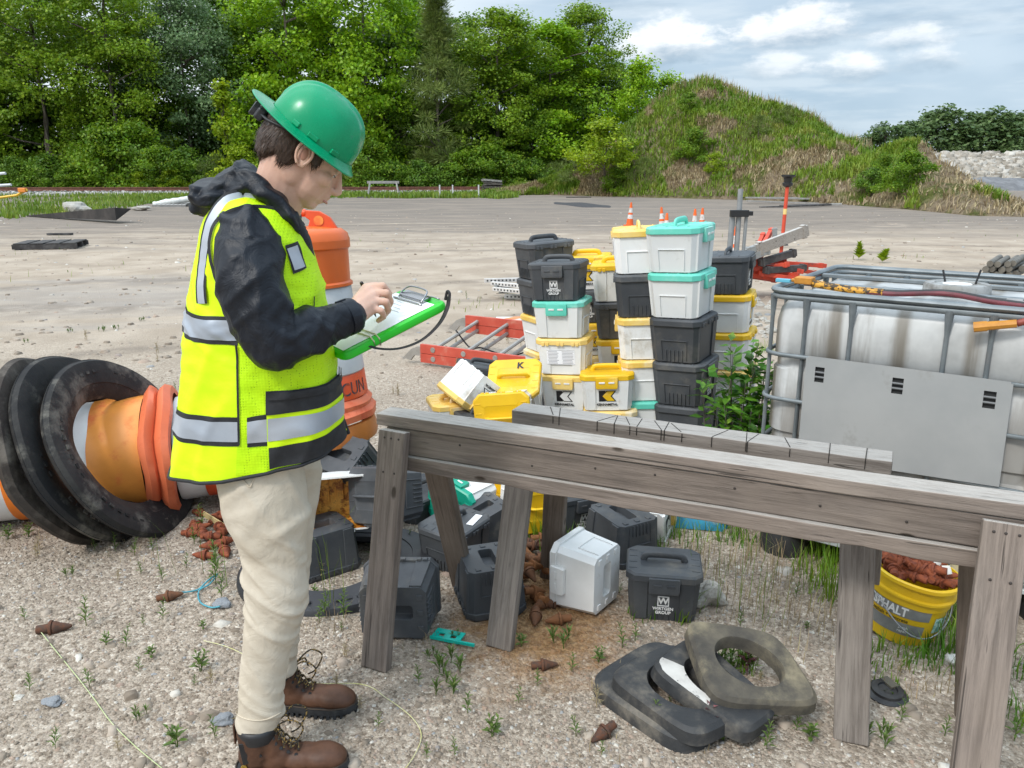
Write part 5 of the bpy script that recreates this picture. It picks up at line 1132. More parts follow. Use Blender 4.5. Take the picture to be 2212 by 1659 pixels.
for i in range(7):
    a = random.random() * 6.28; rr = .09 * math.sqrt(random.random()); q = Euler((R(3), R(7), 0)).to_matrix() @ Vector((rr * math.cos(a) + .02, rr * math.sin(a) - .02, .29))
    mb = MB(); mb.add(([(-.018, -.010, 0), (.015, -.014, .006), (.020, .010, .002), (-.008, .014, .009), (0, 0, .014)], [(0, 1, 4), (1, 2, 4), (2, 3, 4), (3, 0, 4)])); o = mb.build('plastic_scrap', PLAS, smooth=True, loc=BC + q, rot=(random.random(), random.random(), a)); tag(o, 'scrap of torn white plastic among the teeth in the yellow pail', 'plastic scrap', 'scraps of plastic in the yellow pail')
# things behind the bucket
t = empty('pail', D(2150, 1190, 3.05) * 1, (0, 0, 0), 'grimy dark pail behind the yellow pail', 'bucket'); t.location.z = 0
ring_band(t, 'pail_wall', [(.14, 0), (.165, .24), (.172, .25), (.172, .262), (.16, .262), (.15, .24), (.01, .235)], M_plain('grimy_plastic', (.03, .028, .025), (.09, .075, .06), .7, 7), seed=1); 
mb = MB(); mb.add(loft([ring8(.20, .13, 0, .03), ring8(.21, .14, .02, .03), ring8(.21, .14, .22, .03), ring8(.17, .10, .26, .03)])); tag(mb.build('jerry_can', M_plain('stained_plastic', (.66, .60, .42), (.50, .42, .22), .5, 6), None, bevel=.01, loc=D(2108, 1345, 2.72) * 1, rot=(0, R(-4), R(-20))), 'stained cream container half hidden behind the yellow pail', 'container')
bpy.data.objects['jerry_can'].location.z = .0
# black lid with a notch, teal latch, white sheet scrap, blue tarpaulin
t = empty('pail_cover', G(1915, 1500, 0), (R(4), 0, R(20)), 'round black plastic lid with a notch, on the gravel below the pail', 'lid')
ring_band(t, 'lid_disc', [(.062, 0), (.064, .006), (.050, .014), (.048, .022), (.030, .024), (.028, .019), (.001, .019)], M_plain('black_lid', (.012, .012, .014), (.03, .03, .03), .45, 30), seed=4)
mb = MB(); mb.add(box(0, 0, 0, .030, .05, .010)); mb.build('lid_notch', M_plain('lid_notch', (.09, .08, .06), None, .9), t, loc=(.028, .022, .020))
t = empty('broken_latch', G(968, 1375, .006), (R(3), R(-2), R(-22)), 'broken teal plastic latch lying on the rust stained gravel', 'latch')
TEAL = M_plain('bright_teal', (.0, .46, .36), (.01, .52, .42), .35, 8)
V = []; us = [-.055, -.034, -.012, .012, .034, .055]; vs = [-.03, -.012, .006, .03]; mb = MB()
for i in range(5):
    for j in range(3):
        if j == 1 and i in (1, 3): continue
        mb.add(box((us[i] + us[i + 1]) / 2, (vs[j] + vs[j + 1]) / 2, .004, us[i + 1] - us[i], vs[j + 1] - vs[j], .005))
mb.add(box(.085, -.027, .006, .06, .008, .010)); mb.add(box(0, -.031, .007, .11, .004, .012)); mb.build('latch_plate', TEAL, t)
n = 14; P = []
for j in range(n):
    for i in range(n): P.append((-.14 + .28 * i / (n - 1), -.10 + .2 * j / (n - 1), .05 + .05 * mnoise.noise(Vector((i * .16, j * .35, 1))) + .07 * max(0, 1 - (abs(i - 6.5) / 6.5) ** 3) * max(0, 1 - (abs(j - 6.5) / 6.5) ** 3)))
P = [(a, b, max(.004, c - .05 * ((abs(i % n - 6.5) / 6.5) ** 6 + (abs(i // n - 6.5) / 6.5) ** 6))) for i, (a, b, c) in enumerate(P)]
c = G(1517, 1150); mb = MB(); mb.add((P, [(j * n + i, j * n + i + 1, (j + 1) * n + i + 1, (j + 1) * n + i) for j in range(n - 1) for i in range(n - 1)])); tag(mb.build('blue_tarpaulin', M_plain('blue_tarp', (.012, .17, .30), (.02, .26, .40), .45, 14, dirt=((.30, .28, .2), 9, .56, .7)), None, smooth=True, loc=(c.x, c.y + .12, 0), rot=(0, 0, -.2)), 'crumpled blue tarpaulin in the grass under the sawhorse beam', 'tarpaulin')
def rock(label, p, s, mat, name='rock', flat=.6):
    bm = bmesh.new(); bmesh.ops.create_icosphere(bm, subdivisions=3, radius=.5)
    for v in bm.verts: 
        k = 1 + .55 * mnoise.noise(v.co * 2.2 + Vector((p[0] * 7, p[1] * 3, 0))) + .12 * mnoise.noise(v.co * 7); v.co *= k; v.co.z *= flat
    me = bpy.data.meshes.new(name); bm.to_mesh(me); bm.free(); me.materials.append(mat); o = bpy.data.objects.new(name, me); COL.objects.link(o); o.location = Vector(p) + Vector((0, 0, s * .14)); o.scale = (s, s * .8, s); me.polygons.foreach_set('use_smooth', [False] * len(me.polygons)); tag(o, label, 'stone'); return o
PALE = M_plain('pale_stone', (.46, .43, .38), (.30, .275, .24), .9, 12, bump=.5, bscale=60); BLUE_ST = M_plain('slate_stone', (.20, .215, .235), (.27, .28, .29), .85, 12, bump=.4, bscale=50)
rock('flat pale stone beside the clean charcoal box', G(1525, 1300), .15, PALE, flat=.7); rock('white stone beside the yellow pail', G(2055, 1432), .06, M_plain('white_stone', (.62, .60, .56), (.45, .42, .38), .9, 20), flat=.8)
rock('bluish flat stone at the lower left', G(112, 1440 + 80), .06, BLUE_ST, flat=.35); rock('blue grey stone against the trouser cuff', G(478, 1330 - 20), .07, BLUE_ST, flat=.5); rock('grey stone by the heel of the near boot', G(483, 1560), .06, BLUE_ST, flat=.5)
# lath and cords
mb = MB(); mb.add(box(0, 0, 0, .22, .028, .006)); a, b = G(440, 1110, .05), G(505, 1150, .015); tag(mb.build('wooden_lath', M_plain('fresh_lath', (.55, .42, .20), (.42, .32, .15), .8, 6, stretch=(1, 20, 20)), None, M=along((a + b) / 2, b - a) @ Matrix.Rotation(R(90), 4, 'Y')), 'pale yellow lath lying in the scatter of teeth by the fallen drum', 'wooden strip')
def cord(name, label, pts, r, mat, cat='cord'):
    mb = MB(); mb.add(tube(smoothpath(pts, 7), r, 6)); return tag(mb.build(name, mat, smooth=True), label, cat)
CB = M_plain('blue_cord', (.05, .26, .33), (.10, .36, .42), .7, 60); CG = M_plain('pale_green_string', (.40, .46, .22), (.52, .55, .33), .8, 60); CYS = M_plain('yellow_string', (.55, .52, .22), (.62, .6, .4), .8, 60)
cord('blue_twine', 'frayed light blue cord tied to a rusty tooth left of the boots', [G(384, 1280, .02), G(410, 1278, .012), G(430, 1272, .01), G(448, 1255, .03), G(470, 1240, .03), G(452, 1262, .02), G(430, 1276, .01), G(432, 1300, .008), G(455, 1312, .006), G(475, 1310, .02)], .0032, CB)
cord('green_string', 'pale green string running down the gravel at the lower left', [G(82, 1357, .012), G(120, 1405, .006), G(165, 1460, .006), G(205, 1512, .005), G(240, 1560, .007), G(290, 1610, .005), G(350, 1660, .005), G(395, 1695, .005)], .0017, CG)
cord('yellow_string', 'thin yellow string curving over the gravel in front of the boots', [G(440, 1384, .01), G(505, 1403, .01), G(640, 1470, .008), G(780, 1478, .008), G(835, 1508, .006), G(890, 1550, .006), G(910, 1590, .006), G(890, 1640, .006), G(850, 1690, .006)], .0015, CYS)

# ---------------------------------------------------------------- middle distance
FIB = M_plain('red_fibreglass', (.55, .085, .05), (.45, .06, .035), .5, 6, dirt=((.55, .22, .15), 5, .52, .75)); ALU = M_plain('dull_aluminium', (.40, .38, .35), (.30, .28, .25), .5, 9, metal=.5)
def ladder():
    a, b = G(900, 762, .10), G(1190, 800, .10); x = (b - a).normalized(); far = G(960, 715, .10); y = Vector((-x.y, x.x, 0)); wid = (far - a).dot(y); 
    t = empty('ladder', a, (0, 0, 0), 'red fibreglass extension ladder lying on the ground left of the stacks', 'ladder'); L = 2.6; wid = .56; LZ = .17
    for yy, off in ((0, 0), (wid, -.02)):
        for zz, nm in ((.045, 'rail'), (-.035, 'rail')):
            mb = MB(); prof = [(-.016, -.038), (.016, -.038), (.016, -.032), (-.010, -.032), (-.010, .032), (.016, .032), (.016, .038), (-.016, .038)]
            mb.add(loft([[x * (s + (.10 if yy else 0)) + y * (yy + p) + Vector((0, 0, zz + q + (LZ if yy else 0))) for p, q in prof] for s in (.05, L)])); mb.build(nm, FIB, t)
    for k in range(8):
        s = .18 + .305 * k
        for zz in (.045, -.035):
            mb = MB(); mb.add(tube([x * s + Vector((0, 0, zz)) - y * .018, x * (s + .10) + y * wid + Vector((0, 0, zz + LZ)) + y * .01], .017, 8)); mb.build('rung', ALU, t, smooth='auto')
            mb = MB(); mb.add(lathe([(.024, 0), (.022, .004), (.014, .004)], 12)); mb.build('rung_end', ALU, t, M=basis(x * s - y * .017 + Vector((0, 0, zz)), x, Vector((0, 0, 1)), -y))
    for yy, fz in ((0, 0), (wid, LZ)):
        mb = MB(); mb.add(prism([(-.14, -.055), (-.05, .03), (.02, .06), (.06, .06), (.06, -.02), (-.02, -.02), (-.06, -.07)], -.012, .012)); mb.build('ladder_foot', ALU, t, M=basis(y * yy + x * (.1 if fz else 0) + Vector((0, 0, fz)), x, y, Vector((0, 0, 1))))
    mb = MB(); P = [x * .22 + y * (wid * .5) + Vector((0, 0, .17)), x * .35 + y * (wid * .55) + Vector((0, 0, .02)), x * .55 + y * .3 * wid + Vector((0, 0, .07)), x * .75 + y * .5 * wid + Vector((0, 0, 0)), x * .98 + y * .55 * wid + Vector((0, 0, .07)), x * 1.1 + y * .4 * wid + Vector((0, 0, 0))]; mb.add(tube(smoothpath(P, 6), .007, 6)); mb.build('pull_rope', INK, t, smooth=True)
ladder()
WP = M_plain('white_board_paint', (.74, .73, .70), (.62, .60, .56), .6, 6, dirt=((.4, .36, .3), 8, .6, .75)); OP = M_plain('orange_stripe', (.75, .20, .04), (.7, .26, .1), .5, 8)
for i, (u0, v0, u1, v1, z, lab) in enumerate(((1052, 708, 1185, 728, .05, 'white barricade board with orange stripe nearest the ladder'), (1070, 698, 1190, 704, .10, 'white barricade board lying across the nearest one'), (1082, 690, 1190, 690, .13, 'topmost white barricade board of the pile by the stacks'), (1056, 713, 1180, 738, .02, 'white barricade board at the bottom of the pile by the stacks'))):
    a, b = G(u0, v0, z), G(u1, v1, z); x = (b - a).normalized(); y = Vector((-x.y, x.x, 0)); t = empty('barricade_board', (a + b) / 2, (0, 0, 0), lab, 'barricade board', 'barricade boards by the stacks'); L = (b - a).length + .5
    M_ = basis(Vector(), x, y, Vector((0, 0, 1))); mb = MB(); mb.add(box(.2, 0, 0, L, .15, .03)); mb.build('board', WP, t, bevel=.003, M=M_)
    for k in range(3):
        mb = MB(); q = -L / 2 + .25 + k * .36; mb.add(loft([[(q, -.075, zz), (q + .15, -.075, zz), (q + .29, .075, zz), (q + .14, .075, zz)] for zz in (.0152, .0165)])); mb.build('stripe', OP, t, M=M_)
PERF = M_plain('perforated_steel', (.36, .36, .35), (.27, .27, .26), .5, 8, metal=.4); PERW = M_plain('white_post_paint', (.62, .60, .57), (.45, .42, .4), .6, 8)
HOLE = M_plain('punched_hole', (.04, .04, .04), None, .9)
for i, (u0, v0, u1, v1, z, mt) in enumerate(((1046, 606, 1165, 603, .22, PERW), (1068, 619, 1180, 612, .16, PERF), (1062, 612, 1175, 622, .19, PERW), (1078, 630, 1180, 626, .10, PERF), (1090, 640, 1190, 642, .05, PERF), (1066, 624, 1170, 634, .13, PERW))):
    a, b = G(u0, v0, z), G(u1, v1, z); x = (b - a).normalized(); y = Vector((-x.y, x.x, 0)); t = empty('sign_post', (a + b) / 2, (0, 0, 0), 'perforated steel sign post in the loose pile left of the stacks', 'sign post', 'perforated sign posts in a pile'); M_ = basis(Vector(), x, y, Vector((0, 0, 1))); L = (b - a).length + .6
    mb = MB(); mb.add(box(.3, 0, 0, L, .055, .05)); mb.build('post_tube', mt, t, bevel=.003, M=M_)
    mb = MB()
    for k in range(int(L / .05) - 1): mb.add(box(.3 - L / 2 + .04 + .05 * k, -.0278, 0, .022, .002, .022))
    tag(mb.build('punched_holes', HOLE, t, M=M_), kind='stuff')
# cones
def cone_proto():
    t = empty('traffic_cone'); CO = drum_mat('cone_orange', (.80, .13, .015), (.6, .3, .2), (.62, .8)); CW = drum_mat('cone_white', (.66, .64, .62), (.45, .3, .22), (.5, .66))
    r = lambda z: .115 - .088 * z / .68
    for nm, z0, z1, m_ in (('cone_body', .03, .22, CO), ('white_collar', .22, .34, CW), ('orange_stripe', .34, .40, CO), ('white_collar', .40, .54, CW), ('cone_tip', .54, .70, CO)):
        ring_band(t, nm, [(r(z0), z0), (r(z1), z1)] + ([(r(z1) * .8, z1 + .004)] if nm == 'cone_tip' else []), m_, 24)
    mb = MB(); mb.add(loft([ring8(.36, .36, 0, .04), ring8(.35, .35, .03, .04)])); mb.build('cone_base', CO, t); return t
cone0 = cone_proto(); first = True
for u, v, y, tl, lab in ((1362, 437, 7.4, (0, R(2), 0), 'traffic cone standing clear behind the narrow stack'), (1433, 447, 7.9, (0, R(-4), 0), 'traffic cone behind and left of the teal lidded box'), (1439, 460, 7.6, (0, R(5), 1), 'traffic cone tip close against another cone behind the teal lidded box'), (1502, 451, 8.0, (0, 0, 2), 'left of two cone tips showing above the pale teal lid'), (1518, 449, 8.3, (0, 0, 0), 'right of two cone tips showing above the pale teal lid'), (1584, 488, 6.4, (0, R(6), .4), 'scuffed traffic cone leaning beside the grey sign stand')):
    p = G(u, v, .705); p.z = 0; o = cone0 if first else dup(cone0, p, tl); first = False
    o.location = p; o.rotation_euler = tl
    tag(o, lab, 'traffic cone', 'traffic cones behind the stacks')
# grey sign stand and red pole, heap of red sign stands
GS = M_plain('grey_stand_steel', (.24, .255, .26), (.30, .31, .315), .5, 10, metal=.3); BK = M_plain('black_bracket', (.015, .015, .016), None, .5)
b = D(1588, 560, 8.6); b.z = 0; t = empty('sign_stand', b, (0, 0, 0), 'grey steel sign stand with upright tubes behind the rear right stack', 'sign stand')
for (u0, v0), (u1, v1), r in (((1583, 460), (1572, 560), .030), ((1600, 408), (1590, 560), .027), ((1613, 458), (1603, 545), .018)):
    p, q = D(u0, v0, 8.6), D(u1, v1, 8.6); q.z = 0; mb = MB(); mb.add(tube([p - b, q - b], r, 10)); mb.build('upright_tube', GS, t, smooth='auto')
mb = MB(); p = D(1597, 461, 8.57); mb.add(box(0, 0, 0, .19, .06, .07)); mb.add(box(.115, 0, 0, .05, .05, .045)); mb.build('clamp', BK, t, bevel=.005, loc=p - b)
b = G(1687, 548); t = empty('red_pole', b, (0, 0, 0), 'slim red pole with flared black top standing behind the red scrap heap', 'pole')
p, q = D(1702, 392, b.y), b.copy(); mb = MB(); mb.add(tube([p - b, q - b], .036, 10)); mb.build('pole_tube', M_plain('red_pole_paint', (.62, .075, .03), (.55, .06, .03), .5, 9), t, smooth='auto')
z = (p - q).normalized(); a_, b_ = frame(z); HS = 1.6; mb = MB(); mb.add(lathe([(r_ * HS, z_ * HS) for r_, z_ in [(.03, 0), (.06, .02), (.062, .05), (.045, .06), (.055, .11), (.085, .13), (.085, .15), (.001, .15)]], 16)); mb.build('pole_head', BK, t, smooth='auto', M=basis(p - b - z * .11, a_, b_, z))
mb = MB(); mb.add(lathe([(.13, 0), (.11, .03), (.045, .08)], 16)); mb.build('pole_skirt', BK, t, smooth='auto', M=basis(q.lerp(p, .12) - b, a_, b_, z))
mb = MB(); mb.add(lathe([(.0375, 0), (.0375, .11)], 12)); mb.build('yellow_band', M_plain('yellow_tape', (.75, .55, .2), None, .5), t, M=basis(q.lerp(p, .55) - b, a_, b_, z))
RS = M_plain('red_stand_paint', (.62, .07, .03), (.42, .045, .022), .5, 7, dirt=((.12, .09, .08), 9, .56, .72)); BLK = M_plain('dark_stand_steel', (.035, .032, .032), (.09, .08, .075), .6, 8)
def bar_thing(name, label, u0, v0, u1, v1, y0, y1, w, h, mat, cat, group=None):
    p, q = D(u0, v0, y0), D(u1, v1, y1); p.z = max(p.z, h / 2); q.z = max(q.z, h / 2); mb = MB(); L = (q - p).length; mb.add(box(0, 0, 0, h, w, L))
    for k in (-.42, .42): mb.add(box(0, 0, k * L, h * 1.25, w * 1.25, L * .06))
    return tag(mb.build(name, mat, None, bevel=.004, M=along((p + q) / 2, q - p)), label, cat, group)
rnd = random.Random(8)
for i in range(19):
    u = 1612 + rnd.random() * 95; v = 560 + rnd.random() * 44; a = rnd.gauss(.05, .22); L = 40 + rnd.random() * 55
    bar_thing('red_steel_bar', 'red steel leg in the heap of folded sign stands', u - L * math.cos(a) * .5, min(606, v - L * math.sin(a) * .5), u + L * math.cos(a), min(606, v + L * math.sin(a) * .6), 10.3 + rnd.random() * .5, 10.3 + rnd.random() * .6, .055, .045, RS, 'steel bar', 'red legs in the scrap heap')
for i, (u0, v0, u1, v1) in enumerate(((1612, 590, 1668, 522), (1618, 575, 1672, 516), (1625, 560, 1650, 505), (1640, 545, 1668, 495), (1608, 600, 1650, 530))):
    bar_thing('red_steel_bar', 'red steel leg slanting up out of the scrap heap', u0, v0, u1, v1, 10.3, 10.6, .06, .05, RS, 'steel bar', 'red legs slanting out of the scrap heap')
bar_thing('scrap_board', 'weathered board slanting up out of the red scrap heap', 1632, 540, 1744, 497, 10.2, 10.5, .14, .06, WOODL, 'board'); bar_thing('perforated_post', 'perforated steel post under the slanting board of the scrap heap', 1608, 545, 1700, 510, 10.15, 10.4, .08, .07, PERF, 'sign post'); bar_thing('perforated_post', 'second perforated post low in the red scrap heap', 1608, 562, 1660, 540, 10.1, 10.3, .08, .07, PERF, 'sign post')
bar_thing('dark_beam', 'dark steel arm lying over the right side of the red scrap heap', 1640, 568, 1718, 545, 10.3, 10.5, .09, .07, BLK, 'steel arm'); bar_thing('dark_beam', 'short dark steel arm low in the red scrap heap', 1650, 584, 1740, 578, 10.3, 10.5, .08, .07, BLK, 'steel arm'); bar_thing('grey_bar', 'short grey bar standing up out of the scrap heap', 1674, 528, 1673, 492, 10.4, 10.4, .06, .03, PERF, 'bar')
for i in range(14):
    u = 2150 + (i % 5) * 17 + rnd.random() * 8; v = 583 - (i // 5) * 12 + rnd.random() * 6
    p, q = D(u + 8, v - 6, 11.6), D(u - 26 * (1 if i < 9 else .5), v + 8, 10.9); mb = MB(); mb.add(tube([p, q], .042, 10)); tag(mb.build('steel_pipe', M_plain('pipe_steel', (.16, .145, .12), (.09, .08, .065), .6, 9) if i == 0 else bpy.data.materials['pipe_steel'], smooth='auto'), 'brown steel pipe end in the heap at the right edge', 'pipe', 'pipes heaped at the right edge')
# ---------------------------------------------------------------- far side of the yard
def pallet(name, label, p, rz, mat, L=1.2, Wd=1.0, boards=7, group=None, tilt=(0, 0)):
    t = empty(name, p, (tilt[0], tilt[1], rz), label, 'pallet', group)
    for k in range(boards):
        mb = MB(); mb.add(box(-L / 2 + L * (k + .5) / boards, 0, .128, L / boards * .80, Wd, .02)); mb.build('board', mat, t)
    for k in (-1, 0, 1):
        mb = MB(); mb.add(box(0, k * (Wd / 2 - .03), .066, L, .05, .10)); mb.build('stringer', mat, t)
    for k in (-.42, 0, .42):
        mb = MB(); mb.add(box(k * L, 0, .008, .1, Wd, .016)); mb.build('bottom_board', mat, t)
    return t
PALB = M_plain('black_pallet_wood', (.035, .032, .032), (.10, .095, .092), .9, 5, stretch=(1, 8, 1)); PALG = M_plain('grey_pallet_wood', (.26, .25, .235), (.36, .345, .33), .9, 6, stretch=(1, 8, 1)); PALD = M_plain('dark_pallet_wood', (.05, .045, .042), (.16, .14, .12), .9, 5)
pallet('pallet', 'single dark pallet lying flat on the sandy yard at the left', G(112, 535), R(14), PALB, 1.25, 1.0, 4)
pallet('pallet', 'grey slatted pallet with white sacking at the edge of the grass', G(372, 446), R(8), PALG, 1.5, 1.2, 8, tilt=(R(4), 0))
for k in range(7):
    p = G(1060, 420); pallet('pallet', 'dark broken pallet in the stack at the foot of the mound', (p.x + .12 * rnd.random(), p.y, .15 * k), R(6 + 10 * rnd.random()), PALD if k < 6 else PALG, 1.35, 1.0, 6, 'pallets stacked at the foot of the mound', (R(rnd.gauss(0, 3)), R(rnd.gauss(0, 3))))
p = G(332, 446); mb = MB(); P = [Vector((0, 0, .06)), Vector((.5, .1, .18)), Vector((1.1, 0, .26)), Vector((1.7, .1, .34)), Vector((2.2, 0, .28))]; mb.add(tube(smoothpath(P, 5), [.14 + .05 * mnoise.noise(Vector((i * .6, 0, 0))) for i in range(21)], 9)); tag(mb.build('plastic_sacking', M_plain('white_sacking', (.68, .68, .66), (.5, .52, .5), .5, 3), smooth=True, loc=p), 'bunched white plastic sacking lying over the grey pallet', 'sacking')
# board on the grass, planks, far sawhorse, bits
a, b = G(58, 468), G(248, 452, .45); mb = MB(); x = (b - a); y = Vector((-x.y, x.x, 0)).normalized() * .55; mb.add(loft([[a, a + y * .4 + Vector((0, 0, .03)), a + Vector((0, 0, .04))], [b - Vector((0, 0, .35)), b + y, b + Vector((0, 0, .05))]])); tag(mb.build('dark_sheet', M_plain('dark_sheet', (.025, .022, .02), (.06, .05, .045), .8, 2)), 'long dark sheet lying on the grass at the left', 'sheet')
rock('pale rock beside the long dark sheet', G(165, 459), 1.0, M_plain('far_rock', (.40, .38, .34), (.28, .26, .22), .9, 3)); rock('low pale rock behind the long dark sheet', G(305, 455), .7, bpy.data.materials['far_rock'], flat=.3)
p = G(829, 426); t = empty('sawhorse', p, (0, 0, R(4)), 'small distant sawhorse in front of the railway track', 'sawhorse')
mb = MB(); mb.add(box(0, 0, .94, 2.05, .1, .16)); mb.build('top_plank', PALG, t)
for sx in (-1, 1):
    for sy in (-1, 1): mb = MB(); mb.add(tube([(sx * .85, 0, .93), (sx * 1.0, sy * .38, 0)], .06, 4)); mb.build('leg', PALG, t)
mb = MB(); mb.add(box(0, -.9, .03, 3.2, .3, .05)); mb.build('ground_board', PALB, t)
for i, (u, v, L, a, m_, h_) in enumerate(((1690, 441, 3.6, -4, PALG, .10), (1720, 438, 3.2, 2, PALG, .22), (1665, 439, 2.6, -8, PALG, .28), (1740, 446, 2.6, 12, PALB, .06), (1705, 448, 2.8, 5, PALB, .05), (1770, 445, 2.0, -15, PALG, .05))):
    p = G(u, v); mb = MB(); mb.add(box(0, 0, 0, L, .25, .07)); tag(mb.build('plank', m_, loc=(p.x, p.y, h_), rot=(R(3 * (i % 2)), R(2 - i), R(a))), 'loose plank in the scattered heap below the mound', 'plank', 'loose planks below the mound')
for u, v, L, a in ((1345, 424, 2.4, 0), (1250, 427, 1.6, 4), (930, 424, 1.5, 3), (130, 508, .6, 5)):
    p = G(u, v); mb = MB(); mb.add(box(0, 0, .03, L, .16, .05)); tag(mb.build('plank', PALG if u > 1300 else PALB, loc=p, rot=(0, 0, R(a))), {1345: 'pale plank lying at the foot of the mound', 1250: 'dark strip of wood on the far side of the yard', 930: 'dark board in front of the distant grass', 130: 'short stick on the sandy ground beside the dark pallet'}[u], 'plank')
p = G(1462, 426); t = empty('blue_rack', p, (0, 0, 0), 'pale blue frame with a rusty drum at the foot of the mound', 'rack'); mb = MB(); mb.add(box(0, 0, .12, 1.3, .5, .07)); mb.build('rack_frame', M_plain('pale_blue_paint', (.20, .30, .36), None, .6), t); mb = MB(); mb.add(lathe([(.3, .15), (.3, .62), (.01, .64)], 14)); mb.build('rusty_drum', M_plain('far_rust', (.16, .07, .04), (.07, .05, .04), .9, 4), t, loc=(.25, .1, 0))
# dark oil-like patch: a real slick of fine black millings
P = []
for k in range(40):
    a = 2 * math.pi * k / 40; u = 1240 + 62 * math.cos(a) + 18; v = 442.5 + 4.2 * math.sin(a) + 4 * math.cos(a) + .8 * math.sin(5 * a); P.append(G(u, v, .006))
mb = MB(); c0 = sum(P, Vector()) / 40; mb.add(([c0 + Vector((0, 0, .03))] + P, [(0, i + 1, (i + 1) % 40 + 1) for i in range(40)])); tag(mb.build('black_millings', M_plain('black_millings', (.03, .028, .032), (.06, .055, .055), .9, 6)), kind='stuff')
# crossing sign ends and yellow machine arm at the left edge
for v, w in ((377, 40), (402, 62)):
    a = D(-20, v, 50); b = D(w * .55 - 10, v - 3, 50); mb = MB(); mb.add(tube([a, b], .09, 6)); tag(mb.build('white_beam', M_plain('white_beam', (.62, .64, .66), None, .6)), 'pale beam jutting in at the left edge, %s of two' % ('upper' if v < 390 else 'lower'), 'beam')
p = D(28, 444, 38); t = empty('yellow_barrow', (p.x, p.y, 0), (0, 0, 0), 'yellow and orange scrap frame in the grass at the left edge', 'frame'); mb = MB(); mb.add(tube([(-1.3, 0, .35), (.2, .1, .55), (.75, 0, .80)], .06, 6)); mb.build('yellow_bar', M_plain('yellow_bar', (.75, .45, .03), None, .5), t); mb = MB(); mb.add(box(.55, 0, .78, .35, .2, .2)); mb.build('orange_block', M_plain('orange_block', (.75, .25, .04), None, .5), t, bevel=.03)
for u, v in ((950, 405), (1034, 404), (978, 400)):
    p = D(u, v + 12, 52); mb = MB(); mb.add(tube([(0, 0, 0), (0, 0, .8)], .05, 5)); tag(mb.build('marker_post', M_plain('pale_post', (.55, .55, .55), None, .7), loc=(p.x, 52, 0)), {950: 'pale marker post beside the track behind the worker', 1034: 'pale marker post next to the pallet stack', 978: 'pale marker post between the other two'}[u], 'post')
# ================================================================ THE WORKER
def ellipsoid(c, r, rot=None, n=18):
    c = Vector(c); r = (r,) * 3 if isinstance(r, (int, float)) else r; rings = []
    for i in range(n // 2 + 1):
        a = math.pi * (i + .0) / (n // 2); s = max(.012, math.sin(a)); z = -math.cos(a)
        P = [Vector((r[0] * s * math.cos(2 * math.pi * k / n), r[1] * s * math.sin(2 * math.pi * k / n), r[2] * z)) for k in range(n)]
        rings.append([c + (rot @ p if rot is not None else p) for p in P])
    return loft(rings)
def capsule(p0, p1, r0, r1, n=16, flat=1.0, up=Vector((0, 0, 1))):
    p0, p1 = Vector(p0), Vector(p1); t = (p1 - p0).normalized(); pts, rr = [], []
    for a in (85, 55, 25): pts.append(p0 - t * r0 * math.sin(R(a))); rr.append(r0 * math.cos(R(a)))
    for q in (0, .34, .67, 1): pts.append(p0.lerp(p1, q)); rr.append(r0 + (r1 - r0) * q)
    for a in (25, 55, 85): pts.append(p1 + t * r1 * math.sin(R(a))); rr.append(r1 * math.cos(R(a)))
    return tube(pts, rr, n, flat=flat, up=up)
def chain(P, rr, flat=1.0): return [capsule(P[i], P[i + 1], rr[i], rr[i + 1], flat=flat) for i in range(len(P) - 1)]
def fuse(name, prims, voxel, mat, parent, smooth=4, disp=None, M=None, factor=.5):
    """one continuous surface from overlapping volumes"""
    mb = MB()
    for p in prims: mb.add(p)
    o = mb.build(name + '_tmp', mat)
    md = o.modifiers.new('r', 'REMESH'); md.mode = 'VOXEL'; md.voxel_size = voxel; md.use_smooth_shade = True
    if smooth: ms = o.modifiers.new('s', 'SMOOTH'); ms.factor = factor; ms.iterations = smooth
    dg = bpy.context.evaluated_depsgraph_get(); me = bpy.data.meshes.new_from_object(o.evaluated_get(dg)); om = o.data
    bpy.data.objects.remove(o); bpy.data.meshes.remove(om)
    me.name = name; me.materials.clear(); me.materials.append(mat)
    if disp:
        me.calc_loop_triangles() if False else None
        nr = [v.normal.copy() for v in me.vertices]
        for v, q in zip(me.vertices, nr): v.co = v.co + q * disp(v.co)
    me.polygons.foreach_set('use_smooth', [True] * len(me.polygons)); me.update()
    ob = bpy.data.objects.new(name, me); COL.objects.link(ob)
    if parent: setparent(ob, parent); ob.matrix_basis = Matrix.Translation(-parent.location)
    return ob
PB = G(600, 1620); PB = Vector((-.60, 2.0, 0))
WK = empty('person', PB, (0, 0, 0), 'person in green hard hat and yellow vest writing on a green clipboard', 'person')
YAW = R(18); HYAW = R(20)
yw = lambda v: Matrix.Rotation(YAW, 3, 'Z') @ Vector(v)

def skin_material():
    n = NT('skin'); x = n.noise(14, 5, .6); c = n.mix(n.mr(x, .35, .7), (.62, .375, .275), (.68, .43, .33)); c = n.mix(n.mr(n.noise(160, 3), .55, .75), c, n.mix(.2, c, (.4, .18, .12)))
    return n.pbr(c, .48, 0, n.bump(n.noise(220, 4, .6), .12, .001), .4, sss=.12)
SKIN = skin_material()
def hair_material():
    n = NT('brown_hair'); s = n.noise(1, 6, .6, n.sc(n.P, (220, 220, 26)))
    return n.pbr(n.mix(n.mr(s, .3, .7), (.022, .012, .008), (.085, .050, .034)), .5, 0, n.bump(s, .6, .003), .4)
HAIR = hair_material()
